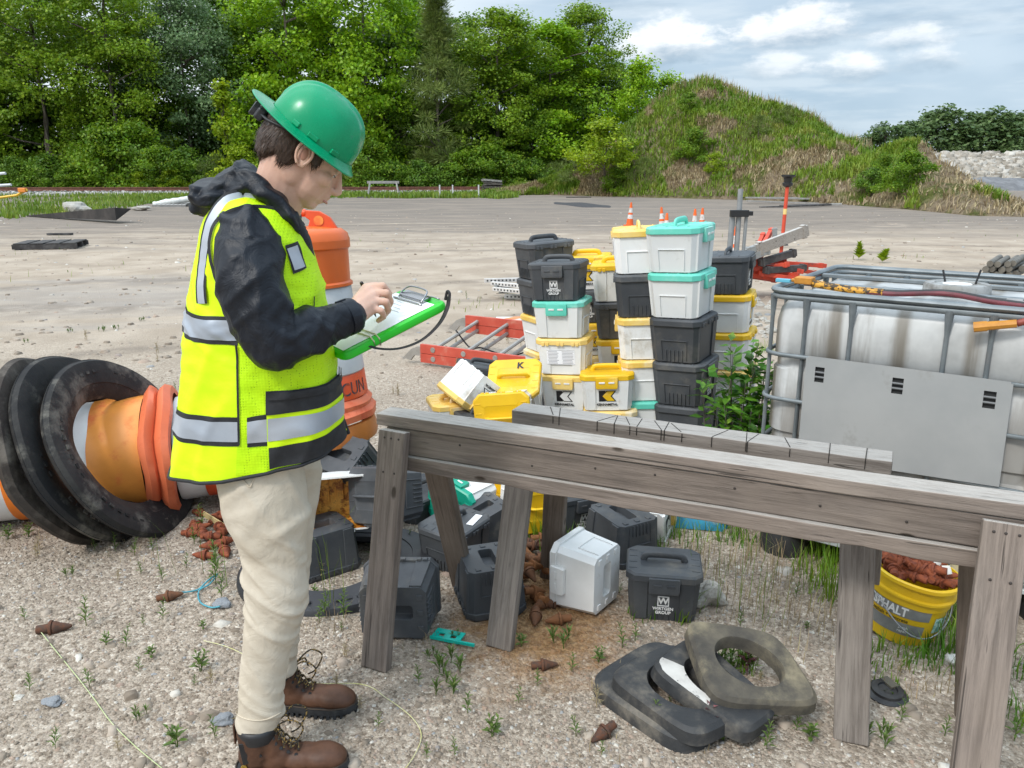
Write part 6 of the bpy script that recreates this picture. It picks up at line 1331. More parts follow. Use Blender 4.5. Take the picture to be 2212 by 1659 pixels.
# ---- body: one continuous skin
ear_w = D(656, 335, 1.925)
HR = Matrix.Rotation(HYAW, 3, 'Z') @ Matrix.Rotation(R(35), 3, 'Y'); H0 = ear_w - HR @ Vector((0, -.074, 0))
hd = lambda x, y, z: H0 + HR @ Vector((x, y, z))
HE = lambda c, r, rot=None: ellipsoid(hd(c[0], c[1], c[2] * (.86 if c[2] < -.04 else 1)), r, HR if rot is None else HR @ rot)
Ry = lambda a: Matrix.Rotation(R(a), 3, 'Y'); Rz = lambda a: Matrix.Rotation(R(a), 3, 'Z')
head = [HE((-.012, 0, .046), (.091, .073, .074)), HE((.030, 0, .020), (.066, .066, .075)), HE((.048, 0, -.030), (.052, .056, .070)), HE((.040, 0, -.070), (.050, .046, .034)), HE((.070, 0, -.095), (.024, .023, .017)),
        HE((.000, .040, -.045), (.030, .018, .040)), HE((.000, -.040, -.045), (.030, .018, .040)), HE((.088, 0, .032), (.014, .048, .014)),
        capsule(hd(.096, 0, .018), hd(.1175, 0, -.021), .0075, .0105), HE((.113, 0, -.0275), (.011, .013, .008)), HE((.096, 0, -.030), (.014, .017, .010)),
        HE((.086, 0, -.058), (.019, .028, .026)), HE((.1045, 0, -.0545), (.0065, .019, .0050), Ry(-14)), HE((.1015, 0, -.0655), (.0070, .017, .0055), Ry(14))]
for s in (-1, 1):
    head += [HE((.064, s * .042, -.018), (.026, .022, .022)), HE((.078, s * .030, .010), (.0125, .015, .011)), HE((.001, s * .0735, .000), (.016, .008, .030), Rz(s * 18) @ Ry(-12)), HE((.009, s * .076, -.016), (.008, .007, .013)), HE((.104, s * .0115, -.0285), (.010, .0065, .0075))]
nb = D(588, 452, 1.995)
body = head + [capsule(hd(-.022, 0, -.028), nb, .055, .060), capsule(hd(.02, 0, -.06), D(606, 450, 2.0), .040, .050)]
sh_r = D(540, 560, 1.87); el_r = D(588, 745, 1.80); wr_r = D(760, 682, 1.945); sh_l = D(560, 490, 2.17); el_l = D(640, 760, 2.22); wr_l = D(700, 745, 2.12)
body += [capsule(nb, D(560, 620, 2.0), .06, .12), capsule(D(560, 560, 1.92), D(575, 900, 1.94), .11, .12), capsule(D(565, 560, 2.08), D(580, 900, 2.06), .11, .12), capsule(D(548, 560, 1.90), D(556, 560, 2.12), .05, .05)]
body += chain([sh_r, el_r, wr_r], [.048, .040, .028]) + chain([sh_l, el_l, wr_l], [.055, .042, .028])
hipn, hipf = D(560, 960, 1.92), D(600, 960, 2.09); knn, knf = D(597, 1290, 1.905), D(610, 1290, 2.10); b1o = G(500, 1693) + Vector((.012, .035, 0)); b2o = G(775, 1537) + Vector((-.30, .02, 0)); ann, anf = b1o + Vector((.055, .005, .098)), b2o + Vector((.055, 0, .098))
body += chain([hipn, knn, ann], [.068, .044, .026]) + chain([hipf, knf, anf], [.068, .044, .026]) + [capsule(ann, ann + Vector((.12, .01, -.055)), .028, .018), capsule(anf, anf + Vector((.12, 0, -.055)), .028, .018)]
# writing hand: palm, four curled fingers, thumb against the pen
hk = [((800, 621), (827, 617), (841, 634), (838, 652), 2.055), ((806, 634), (835, 633), (844, 652), (836, 668), 2.035), ((806, 650), (834, 652), (839, 669), (829, 682), 2.015), ((800, 667), (824, 671), (829, 684), (817, 693), 1.995)]
pal = [capsule(D(763, 668, 1.965), D(795, 630, 2.045), .021, .0165), capsule(D(764, 672, 1.955), D(804, 640, 2.03), .022, .0165), capsule(D(765, 680, 1.945), D(804, 655, 2.01), .022, .016), capsule(D(766, 690, 1.94), D(799, 669, 1.995), .020, .0155), capsule(D(775, 672, 1.97), D(800, 665, 2.01), .022, .018)]
fin = []
for (a, b, c, d, y), rad in zip(hk, (.0098, .0102, .0098, .0088)):
    fin += chain([D(*a, y), D(*b, y + .004), D(*c, y + .020), D(*d, y + .036)], [rad * 1.12, rad, rad * .92, rad * .80])
thumb = chain([D(772, 652, 1.99), D(792, 622, 2.065), D(812, 618, 2.095), D(832, 636, 2.105)], [.0165, .0135, .0115, .0095])
body += pal + fin + thumb
# left hand under the board
cA, cB, cC = Vector((-.421, 1.94, 1.163)), Vector((-.170, 2.12, 1.270)), Vector((-.297, 2.32, 1.283)); cD = cA + (cC - cB)
bx = (cB - cA).normalized(); by = (cC - cB); by = (by - bx * by.dot(bx)).normalized(); bz = bx.cross(by)
BLn, BWd = .325, .238; bo = cA
bp = lambda a, b, c: bo + bx * a + by * b + bz * c
wr_l2 = bp(.02, .17, -.035)
body += [capsule(wr_l, wr_l2, .028, .026), capsule(wr_l2, bp(.10, .18, -.045), .030, .026), capsule(bp(.03, .19, -.045), bp(.10, .21, -.045), .022, .018)]
for k in range(4): body += chain([bp(.075 + .020 * k, .20, -.045), bp(.085 + .020 * k, .245, -.030), bp(.087 + .020 * k, .252, -.004), bp(.086 + .020 * k, .236, .010)], [.0105, .0095, .009, .008])
fuse('body', body, .0036, SKIN, WK, 3)
# ears, brow, eye, nails
def tiny(name, vf, mat, parent=WK):
    mb = MB(); mb.add(vf); o = mb.build(name, mat, parent, smooth=True); o.matrix_basis = Matrix.Translation(-parent.location); return o
SKD = M_plain('ear_hollow', (.40, .19, .135), None, .55); LIP = M_plain('lip', (.50, .22, .18), (.55, .27, .22), .5, 60); BROW = M_plain('eyebrow', (.05, .03, .02), (.10, .06, .045), .8, 200)
for s in (-1, 1):
    ea = [hd(.010, s * .079, -.020), hd(.016, s * .081, -.006), hd(.016, s * .083, .010), hd(.008, s * .085, .024), hd(-.006, s * .086, .029), hd(-.017, s * .085, .020), hd(-.019, s * .084, .004), hd(-.014, s * .082, -.012), hd(-.004, s * .080, -.024)]
    tiny('ear_rim', tube(smoothpath(ea, 4), [.0035] * 33, 8), SKIN); tiny('ear_hollow', ellipsoid(hd(.000, s * .0815, .002), (.0085, .0028, .015), HR @ Ry(-12), 14), SKD)
    tiny('eyebrow', tube(smoothpath([hd(.094, s * .012, .033), hd(.0955, s * .028, .036), hd(.086, s * .046, .032)], 4), [.0022] * 9, 6, flat=1.6), BROW)
    tiny('eyelashes', tube(smoothpath([hd(.0875, s * .019, .003), hd(.0905, s * .030, .0015), hd(.0845, s * .042, .003)], 4), [.0013] * 9, 6), BROW)
    tiny('eyeball', ellipsoid(hd(.0805, s * .030, .006), .0105, HR, 12), M_plain('eye_white', (.62, .58, .55), None, .2) if s < 0 else bpy.data.materials['eye_white'])
tiny('lips', tube(smoothpath([hd(.098, -.019, -.060), hd(.1075, -.008, -.0595), hd(.1085, 0, -.060), hd(.1075, .008, -.0595), hd(.098, .019, -.060)], 4), [.0028] * 17, 8), LIP)
tiny('stubble', tube(smoothpath([hd(.096, -.018, -.047), hd(.1065, -.008, -.0445), hd(.108, 0, -.044), hd(.1065, .008, -.0445), hd(.096, .018, -.047)], 4), [.0022] * 17, 6), M_plain('stubble', (.30, .17, .12), None, .8))
# ---- hair: back and sides under the hat
hp_ = [HE((-.020, 0, .036), (.092, .077, .066)), HE((-.062, 0, .000), (.046, .062, .050)), HE((-.070, 0, -.022), (.030, .052, .034))]
for s in (-1, 1): hp_ += [HE((-.040, s * .058, .006), (.040, .018, .040)), HE((.026, s * .070, .022), (.017, .0085, .034), Ry(-8)), HE((-.030, s * .058, -.018), (.026, .012, .026), Ry(20))]
def hair_disp(p): 
    l = HR.transposed() @ (p - H0); return .0022 * mnoise.noise(Vector((l.x * 260, l.y * 260, l.z * 30))) + .0015 * mnoise.noise(l * 60)
fuse('hair', hp_, .0042, HAIR, WK, 2, hair_disp)
hm = [o for o in KIDS['person'] if o.name.startswith('hair')][0]; HV = [(v.co.copy(), v.normal.copy()) for v in hm.data.vertices]; rs = random.Random(4); mb = MB()
for p, q in rs.sample(HV, 2600):
    l = HR.transposed() @ (p - H0)
    if l.z > .045: continue
    fl = HR @ Vector((.28 if l.x > 0 else -.12, .1 * rs.gauss(0, 1), -1)); fl = (fl - q * fl.dot(q) + q * .10).normalized(); sd = fl.cross(q).normalized(); L = rs.uniform(.012, .028); w = .0007; p = p + q * .0006
    m1, e1 = p + fl * L * .55 + q * .0008, p + fl * L + q * rs.uniform(-.001, .0012) + sd * rs.gauss(0, .0015); mb.add(([p - sd * w, p + sd * w, m1 + sd * w * .8, m1 - sd * w * .8, e1], [(0, 1, 2, 3), (3, 2, 4)]))
o = mb.build('hair_strands', M_plain('hair_strand', (.030, .016, .010), (.10, .06, .04), .45, 300), WK); o.matrix_basis = Matrix.Translation(-PB); tag(o, kind='stuff')
# ---- hard hat
HATM = NT('green_hat_shell'); HATM = HATM.pbr(HATM.mix(HATM.mr(HATM.noise(38, 8, .75), .60, .72), HATM.mix(HATM.mr(HATM.noise(9, 5), .4, .7), (.0, .27, .115), (.0, .31, .135)), (.03, .30, .16)), HATM.mr(HATM.noise(30, 6, .7), .4, .75, .24, .36), 0, None, .35)
hat = empty('hard_hat'); setparent(hat, WK); tag(hat, 'green full brim hard hat with dark ratchet band')
HTR = Matrix.Rotation(HYAW, 4, 'Z') @ Matrix.Rotation(R(38.5), 4, 'Y') @ Matrix.Rotation(R(13), 4, 'X'); hc = Vector((-.4905, 2.0, 1.694)); hat.matrix_basis = Matrix.Translation(hc - PB) @ HTR @ Matrix.Scale(.90, 4)
n = 96; rings = []
def dome(q, f):
    """f 0 at the foot, 1 at the crown"""
    a_, b_, h_ = .122, .106, .128; c_, s_ = math.cos(q), math.sin(q); k = (1 - f ** 2.5) ** (1 / 2.5) if f < 1 else 0
    x, y = a_ * c_ * k, b_ * s_ * k; z = h_ * f
    rid = max(0, 1 - (abs(y) / .013) ** 4) * (.0055 if f > .25 else 0) + max(0, 1 - (abs(abs(y) - .034 - .10 * (x + .03)) / .010) ** 2) * .003 * (1 if f > .35 and x < .10 else 0)
    return Vector((x * (1 + rid * 3) + .022, y, z + rid))
for f in (0, .06, .14, .24, .34, .44, .54, .63, .71, .78, .84, .89, .93, .965, .985, .998, 1): rings.append([dome(2 * math.pi * k / n, f) for k in range(n)])
brim = []
for g in (0, .08, .3, .6, .9, .98, 1, .98, .9, .5, .02):
    P = []
    for k in range(n):
        q = 2 * math.pi * k / n; c_, s_ = math.cos(q), math.sin(q); i_ = Vector((.124 * c_ + .022, .108 * s_, 0)); o_ = Vector((.162 * c_ + .002, .152 * s_, -.004 - .004 * abs(s_) ** 2 - .012 * max(0, c_) ** 2 + .004 * max(0, -c_)))
        p = i_.lerp(o_, g); p.z += .005 * (1 - g) ** 3; brim.append(None) if False else P.append(p)
    rings_b = P; brim.append(P)
for i in range(6, 11): brim[i] = [p - Vector((0, 0, .0032 if i > 6 else .0016)) for p in brim[i]]
mb = MB(); mb.add(loft(rings)); mb.build('shell', HATM, hat, smooth='auto', angle=50)
mb = MB(); mb.add(loft(brim, cap=False)); mb.build('brim', HATM, hat, smooth='auto', angle=60)
for s in (-1, 1):
    for x_, z_, L in ((.06, .012, .026), (-.005, .012, .03), (-.055, .012, .022)):
        q = math.atan2(s * math.sqrt(max(.01, 1 - ((x_) / .122) ** 2)), x_ / .122); p = dome(q, .08); mb = MB(); mb.add(box(0, 0, 0, L, .009, .014)); mb.build('accessory_slot', HATM, hat, bevel=.003, M=Matrix.Translation(p + Vector((0, 0, .002))) @ Matrix.Rotation(math.atan2(p.y, p.x - .022) + R(90), 4, 'Z'))
BKP = M_plain('black_band_plastic', (.022, .023, .027), (.045, .047, .052), .45, 30)
mb = MB(); P = [[(.098 * math.cos(R(a)) - .002, .088 * math.sin(R(a)), z) for a in range(0, 361, 10)] for z in (-.045, -.012)]; mb.add(loft([[(x * .97, y * .97, z) for x, y, z in P[0]], P[0], P[1]], closed=False)); mb.build('headband', BKP, hat, smooth=True)
mb = MB(); mb.add(box(-.112, 0, -.036, .026, .060, .034)); rk = mb.build('ratchet', BKP, hat, bevel=.008)
mb = MB(); mb.add(lathe([(.019, 0), (.019, .012), (.016, .014), (.001, .014)], 18)); mb.build('ratchet_knob', BKP, rk, M=basis((-.124, 0, -.036), (0, 1, 0), (0, 0, 1), (-1, 0, 0)))
for s in (-1, 1): mb = MB(); mb.add(tube(smoothpath([(-.106, s * .02, -.035), (-.085, s * .055, -.030), (-.045, s * .082, -.016), (.0, s * .092, -.004)], 5), [.011] * 16, 8, flat=.35)); mb.build('headband_arm', BKP, hat, smooth=True)
# ---- jacket
JK = NT('navy_shell_cloth'); JK = JK.pbr(JK.mix(JK.mr(JK.noise(5, 4), .35, .7), (.006, .008, .013), (.013, .016, .024)), .46, 0, JK.bump(JK.noise(900, 2, .5), .12, .0006, JK.bump(JK.noise(16, 5, .6, dist=.8), .6, .012)), .32)
fold = lambda p, f, s: mnoise.noise(Vector((p.x * f[0] + s, p.y * f[1], p.z * f[2])))
def ridged(p, f, s): return 1 - 2 * abs(fold(p, f, s))
def crease(p, f, s):
    """narrow raised folds"""
    return math.exp(-(fold(p, f, s) / .17) ** 2)
slv = [capsule(D(538, 520, 1.86), D(538, 610, 1.80), .076, .073), capsule(D(538, 610, 1.80), D(566, 700, 1.785), .072, .068), capsule(D(566, 700, 1.785), D(592, 738, 1.79), .068, .066), capsule(D(592, 738, 1.79), D(650, 722, 1.845), .064, .058), capsule(D(650, 722, 1.845), D(705, 703, 1.90), .058, .047), capsule(D(705, 703, 1.90), D(741, 689, 1.935), .047, .043), capsule(D(741, 689, 1.935), D(757, 683, 1.948), .044, .041)]
# closed torso and far sleeve
slv += [capsule(D(545, 560, 1.96), D(560, 860, 1.96), .105, .105), capsule(D(550, 560, 2.05), D(565, 860, 2.05), .105, .105), capsule(D(532, 505, 1.90), D(556, 505, 2.12), .055, .055), capsule(sh_l, el_l, .072, .062), capsule(el_l, bp(-.03, .165, -.035), .060, .046)]
# hood and collar
slv += [ellipsoid(D(484, 430, 2.0), (.064, .125, .040), Ry(-12)), ellipsoid(D(452, 418, 2.0), (.030, .115, .036), Ry(20)), ellipsoid(D(448, 446, 2.0), (.024, .09, .026), Ry(60)), ellipsoid(D(500, 402, 2.0), (.060, .105, .026), Ry(-38)), ellipsoid(D(522, 378, 2.0), (.030, .080, .034), Ry(50)), ellipsoid(D(540, 412, 1.99), (.055, .105, .048), Ry(30)),
        capsule(D(530, 372, 1.93), D(570, 410, 1.905), .016, .024), capsule(D(570, 410, 1.905), D(618, 462, 1.91), .024, .026), capsule(D(618, 462, 1.91), D(648, 520, 1.955), .028, .028), capsule(D(648, 520, 1.955), D(672, 590, 2.0), .028, .022), capsule(D(530, 372, 2.07), D(570, 410, 2.09), .016, .024), capsule(D(570, 410, 2.09), D(630, 470, 2.08), .024, .026), capsule(D(630, 470, 2.08), D(652, 540, 2.03), .026, .022), capsule(D(518, 366, 2.0), D(540, 400, 1.92), .018, .024), capsule(D(518, 366, 2.0), D(540, 400, 2.08), .018, .024), ellipsoid(D(640, 520, 2.0), (.03, .06, .07))]
ARM = [D(538, 520, 1.86), D(566, 700, 1.785), D(592, 738, 1.79), D(757, 683, 1.948)]
def jk_disp(p):
    b = .003 * fold(p, (9, 9, 9), 3)
    el = math.exp(-((p - D(622, 715, 1.83)).length / .10) ** 2); up_ = math.exp(-((p - D(545, 620, 1.80)).length / .13) ** 2); cu = math.exp(-((p - D(720, 697, 1.92)).length / .06) ** 2); ho = 1 if p.z > 1.46 and p.x < -.50 else 0
    q = Vector((p.x + .6 * p.z, p.y, p.z - .5 * p.x))
    b += up_ * (.009 * crease(Vector((p.x - .7 * p.z, p.y, p.z + .4 * p.x)), (12, 5, 5), 1) + .006 * crease(p, (16, 9, 6), 11)) + el * (.014 * crease(q, (20, 7, 6), 5) + .008 * crease(Vector((p.x - .6 * p.z, p.y, p.z)), (22, 9, 12), 2)) + cu * .008 * crease(q, (34, 10, 12), 8)
    b += ho * (.010 * crease(Vector((p.x + p.z, p.y, p.z - p.x)), (12, 7, 6), 3) + .007 * crease(p, (9, 12, 20), 6) - .004)
    return b - .002
fuse('jacket', slv, .0050, JK, WK, 5, jk_disp)
ck = frame((D(757, 683, 1.948) - D(705, 703, 1.90)))
cw = D(752, 685, 1.945); ct = (D(757, 683, 1.948) - D(705, 703, 1.90)).normalized()
tiny('cuff', tube([cw - ct * .012, cw + ct * .012, cw + ct * .020, cw + ct * .018], [.0455, .045, .042, .030], 28, cap=False), JK)
mb = MB(); mb.add(box(0, 0, 0, .030, .006, .016)); o = mb.build('cuff_tab', JK, WK, bevel=.002); o.matrix_basis = Matrix.Translation(-PB) @ basis(D(736, 655, 1.93), ct, ck[0], ck[1])
# ---- vest
KEY = [((374, 1008), (738, 934), .200), ((379, 935), (735, 884), .200), ((387, 850), (728, 820), .198), ((396, 760), (717, 750), .194), ((403, 680), (704, 655), .192), ((416, 585), (684, 575), .192), ((430, 500), (662, 508), .190), ((450, 452), (642, 462), .165), ((480, 424), (622, 440), .120), ((510, 414), (604, 434), .075)]
def key_ring(k): 
    (b, f, w) = KEY[k]; Bp, Fp = D(*b, 1.965), D(*f, 2.035); return (Bp + Fp) / 2, (Fp - Bp) / 2, Vector((math.sin(YAW), -math.cos(YAW), 0)) * w
KR = [key_ring(k) for k in range(len(KEY))]
def cr(vals, t):
    m_ = len(vals) - 1; t = min(max(t, 0), 1) * m_; i = min(int(t), m_ - 1); q = t - i; a, b, c, d = vals[max(i - 1, 0)], vals[i], vals[i + 1], vals[min(i + 2, m_)]
    return .5 * ((2 * b) + (c - a) * q + (2 * a - 5 * b + 4 * c - d) * q * q + (3 * b - a - 3 * c + d) * q ** 3)
def vpt(ph, t):
    C_ = cr([k[0] for k in KR], t); A_ = cr([k[1] for k in KR], t); B_ = cr([k[2] for k in KR], t); c, s = math.cos(R(ph)), math.sin(R(ph)); e = .86
    p = C_ + A_ * (abs(c) ** e * (1 if c > 0 else -1)) + B_ * (abs(s) ** e * (1 if s > 0 else -1)); out = (A_ * c / max(A_.length, .01) + B_ * s / max(B_.length, .01)).normalized()
    q = .009 * fold(p, (7, 7, 3), 2) + .006 * (crease(Vector((p.x - .5 * p.z, p.y, p.z)), (9, 6, 4), 8) - .3) * (1 - .5 * t) + .006 * math.exp(-((t - .44) / .10) ** 2) * crease(Vector((p.x, p.y, p.z + .5 * p.x)), (5, 5, 20), 6) + .0035 * ridged(Vector((p.x, p.y, p.z + .5 * p.x)), (10, 10, 17), 7) * (1 - .6 * t) + .006 * max(0, 1 - t * 2.2) * math.sin(R(ph) * 7 + 1 + 3 * t) * .8 + .0045 * math.exp(-((t - .38) / .12) ** 2) * ridged(p, (9, 9, 26), 4)
    return p + out * q, out
NPH, NTV = 180, 150
def grid(ph0, ph1, t0, t1, a, b, off=0.0):
    return [[vpt(ph0 + (ph1 - ph0) * i / a, t0 + (t1 - t0) * j / b)[0] + vpt(ph0 + (ph1 - ph0) * i / a, t0 + (t1 - t0) * j / b)[1] * off for i in range(a + 1)] for j in range(b + 1)]
VP = [[vpt(360 * i / NPH, j / NTV)[0] for i in range(NPH)] for j in range(NTV + 1)]
bv = BVHTree.FromPolygons([tuple(p) for r_ in VP for p in r_], [(j * NPH + i, j * NPH + (i + 1) % NPH, (j + 1) * NPH + (i + 1) % NPH, (j + 1) * NPH + i) for j in range(NTV) for i in range(NPH)])
def inv(u, v):
    """photo point -> angle and height on the vest"""
    d = ray(u, v).normalized(); loc, nrm, idx, dist = bv.ray_cast(Vector((0, 0, CAMH)), d)
    if loc is None: 
        best = min(((ray(u, v).normalized().cross(VP[j][i] - Vector((0, 0, CAMH))).length, i, j) for j in range(0, NTV + 1, 2) for i in range(0, NPH, 2)))
        return 360 * best[1] / NPH, best[2] / NTV
    j, i = divmod(idx, NPH); a, b, c = VP[j][i], VP[j][(i + 1) % NPH], VP[j + 1][i]; e1, e2 = b - a, c - a
    return 360 * (i + min(1, max(0, (loc - a).dot(e1) / e1.length_squared))) / NPH, (j + min(1, max(0, (loc - a).dot(e2) / e2.length_squared))) / NTV
FLUO = NT('fluorescent_cloth'); FLUO = FLUO.pbr(FLUO.mix(FLUO.mr(FLUO.noise(7, 4), .35, .7), (.62, .90, .004), (.70, .96, .006)), .55, 0, FLUO.bump(FLUO.noise(18, 5, .6), .45, .006), .35)
FM = NT('fluorescent_mesh_cloth'); vv = FM.vor(150, FM.P, rnd=.15); FM = FM.pbr(FM.mix(FM.mr(vv, .22, .12), FM.mix(FM.mr(FM.noise(7, 4), .35, .7), (.50, .84, .004), (.60, .92, .006)), (.20, .36, .004)), .6, 0, FM.bump(vv, .5, .002, FM.bump(FM.noise(14, 5, .6), .5, .008)), .3)
REFL = NT('reflective_tape'); REFL = REFL.pbr(REFL.mix(REFL.mr(REFL.noise(6, 5), .35, .65), (.36, .40, .46), (.46, .49, .54)), .42, .25, REFL.bump(REFL.noise(14, 5), .25, .004))
TRIM = M_plain('black_trim_cloth', (.012, .013, .016), (.022, .023, .027), .7, 30, bump=.2, bscale=400)
vest = empty('safety_vest'); setparent(vest, WK); tag(vest, 'fluorescent yellow vest with grey reflective bands and black pockets')
def vpart(name, rows, mat, parent=vest):
    mb = MB(); mb.add(loft(rows, closed=False)); o = mb.build(name, mat, parent, smooth=True); o.matrix_basis = Matrix.Translation(-PB) if parent is vest else Matrix.Identity(4); return o
SEAM = 118.0
a_s = inv(514, 850)[0]; SEAM = a_s
vpart('front_panel', grid(-62, SEAM, 0, 1, 100, 90), FM); vpart('back_panel', grid(SEAM, 298, 0, 1, 100, 90), FLUO)
def patch(name, mat, tl, tr, br, bl, off=.002, na=30, nb_=8, left=None, right=None):
    q = [inv(*p) if p[0] > -1 else None for p in (tl, tr, br, bl)]
    (a, ta), (b, tb), (c, tc), (d, td) = q
    if left is not None: a = d = left
    if right is not None: b = c = right
    rows = []
    for j in range(nb_ + 1):
        f = j / nb_; row = []
        for i in range(na + 1):
            g = i / na; ph = (a + (b - a) * g) * (1 - f) + (d + (c - d) * g) * f; t = (ta + (tb - ta) * g) * (1 - f) + (td + (tc - td) * g) * f; p, o_ = vpt(ph, t); row.append(p + o_ * off)
        rows.append(row)
    return vpart(name, rows, mat)
def strip(name, mat, path, w, off, n_=7):
    P = [inv(*p) for p in path]; sp = smoothpath([(a / 100, t, 0) for a, t in P], n_); rows = [[], []]
    pts = [vpt(p.x * 100, p.y) for p in sp]
    for i, (p, o_) in enumerate(pts):
        tg = (pts[min(i + 1, len(pts) - 1)][0] - pts[max(i - 1, 0)][0]).normalized(); sd = tg.cross(o_).normalized()
        rows[0].append(p + o_ * off + sd * w / 2); rows[1].append(p + o_ * off - sd * w / 2)
    return vpart(name, [rows[0], [(a + b) / 2 + (o_[1]) * .0006 for a, b, o_ in zip(rows[0], rows[1], pts)], rows[1]], mat)
patch('black_edge', TRIM, (408, 660), (512, 683), (514, 746), (406, 722), .0018, left=242, na=60); patch('reflective_band', REFL, (408, 669), (511, 691), (513, 735), (406, 712), .0032, left=242, na=60)
patch('black_edge', TRIM, (392, 879), (513, 901), (516, 963), (388, 933), .0018, left=242, na=60); patch('reflective_band', REFL, (392, 889), (513, 911), (516, 953), (388, 924), .0032, left=242, na=60)
patch('black_edge', TRIM, (533, 902), (577, 894), (577, 962), (534, 966), .0018); patch('reflective_band', REFL, (533, 911), (577, 904), (577, 953), (534, 957), .0032)
patch('pocket', FLUO, (575, 890), (724, 866), (726, 926), (577, 968), .0040, right=-8, na=50); patch('reflective_band', REFL, (577, 903), (724, 877), (725, 911), (578, 952), .0060, right=-8, na=50)
patch('pocket', TRIM, (573, 844), (722, 813), (722, 866), (573, 896), .0065, right=-10, na=50); patch('pocket_flap', TRIM, (575, 846), (722, 816), (722, 836), (575, 862), .0115, right=-10, na=50)
patch('pocket', TRIM, (579, 966), (726, 923), (734, 966), (581, 1013), .0050, right=-10, na=50)
strip('side_seam', TRIM, [(511, 745), (513, 800), (514, 860), (516, 960)], .005, .0035)
strip('black_edge', TRIM, [(596, 436), (565, 424), (528, 421), (492, 434), (464, 466), (446, 520), (438, 585), (438, 655)], .036, .0030); strip('reflective_band', REFL, [(596, 436), (565, 424), (528, 421), (492, 434), (464, 466), (446, 520), (438, 585), (438, 655)], .023, .0042)
patch('black_edge', TRIM, (614, 530), (640, 520), (660, 578), (632, 592), .004); patch('reflective_band', REFL, (618, 537), (639, 529), (656, 575), (634, 584), .0055)
strip('armhole_trim', TRIM, [(606, 452), (560, 446), (510, 452), (474, 474), (457, 515), (459, 565), (476, 620), (500, 684)], .009, .006)
strip('pocket_seam', TRIM, [(676, 640), (676, 660), (664, 672), (640, 674)], .0035, .004)
tiny('hem_trim', tube([vpt(a, .004)[0] + vpt(a, .004)[1] * .001 for a in range(-62, 299, 4)], .0048, 8), TRIM)
# loose tab at the front corner
mb = MB(); mb.add(box(0, 0, 0, .030, .010, .055)); o = mb.build('side_tab', TRIM, vest, bevel=.004); o.matrix_basis = Matrix.Translation(D(738, 920, 2.03) - PB) @ Matrix.Rotation(R(-18), 4, 'Y')
mb = MB(); mb.add(box(0, 0, 0, .012, .003, .036)); o = mb.build('yellow_tag', FLUO, vest); o.matrix_basis = Matrix.Translation(D(739, 917, 2.022) - PB) @ Matrix.Rotation(R(-18), 4, 'Y')
# ---- trousers
TW = NT('cream_twill'); TW = TW.pbr(TW.mix(TW.mr(TW.noise(6, 5), .35, .7), (.52, .455, .36), (.59, .525, .43)), .8, 0, TW.bump(TW.noise(1100, 2, .5), .12, .0005, TW.bump(TW.noise(13, 6, .6, dist=1.0), .6, .010)), .25)
def legs(rows, y, ky, dy=0.0):
    rings = []
    for l, r_, v in rows:
        yy = y - max(0, min(1, (v - 1200) / 350)) * dy; a, b = D(l, v, yy), D(r_, v, yy); c = (a + b) / 2; w = (b - a).length / 2; ky = (.70 if v < 1010 else .80 if v < 1090 else .92); rings.append([c + Vector((w * math.cos(2 * math.pi * k / 28), w * ky * math.sin(2 * math.pi * k / 28), 0)) for k in range(28)])
    return loft([[Vector(p) for p in r_] for r_ in rings])
near = [(455, 655, 930), (458, 655, 1000), (474, 662, 1060), (500, 664, 1121), (525, 660, 1190), (531, 662, 1270), (532, 648, 1340), (525, 624, 1407), (521, 613, 1464), (517, 610, 1515), (514, 611, 1545), (517, 606, 1568)]
far = [(520, 690, 930), (525, 690, 1000), (545, 688, 1083), (560, 674, 1150), (566, 664, 1250), (560, 656, 1320), (558, 645, 1385), (556, 640, 1420), (560, 640, 1450)]
def tr_disp(p):
    kn = math.exp(-((p - D(600, 1290, 1.90)).length / .17) ** 2); an = math.exp(-((p.z - .16) / .10) ** 2); hp2 = math.exp(-((p.z - .80) / .12) ** 2)
    b = .005 * fold(p, (6, 6, 4), 1) + .004 * crease(Vector((p.x + .5 * p.z, p.y, p.z)), (10, 6, 3), 2)
    q = Vector((p.x, p.y, p.z + .75 * (p.x + .62))); q2 = Vector((p.x, p.y, p.z - .6 * (p.x + .62)))
    b += kn * (.009 * crease(q, (2.5, 3, 14), 6) + .005 * crease(Vector((p.x + .9 * p.z, p.y, p.z)), (14, 5, 4), 3) + .004 * ridged(q2, (3, 4, 11), 12)) + an * (.008 * crease(q, (3, 3, 19), 9) + .003 * ridged(q2, (4, 4, 13), 4)) + hp2 * (.008 * crease(q2, (4, 4, 11), 4) + .003 * ridged(q, (5, 6, 8), 14))
    return b - .002 - an * .005
fuse('trousers', [legs(near, 1.905, 0.92, .032), legs(far, 2.105, .92), ellipsoid(D(572, 960, 2.0), (.11, .15, .11)), capsule(D(565, 990, 1.96), D(578, 990, 2.06), .092, .092)], .0052, TW, WK, 4, tr_disp)
SEAMM = M_plain('seam_thread', (.54, .465, .36), None, .8)
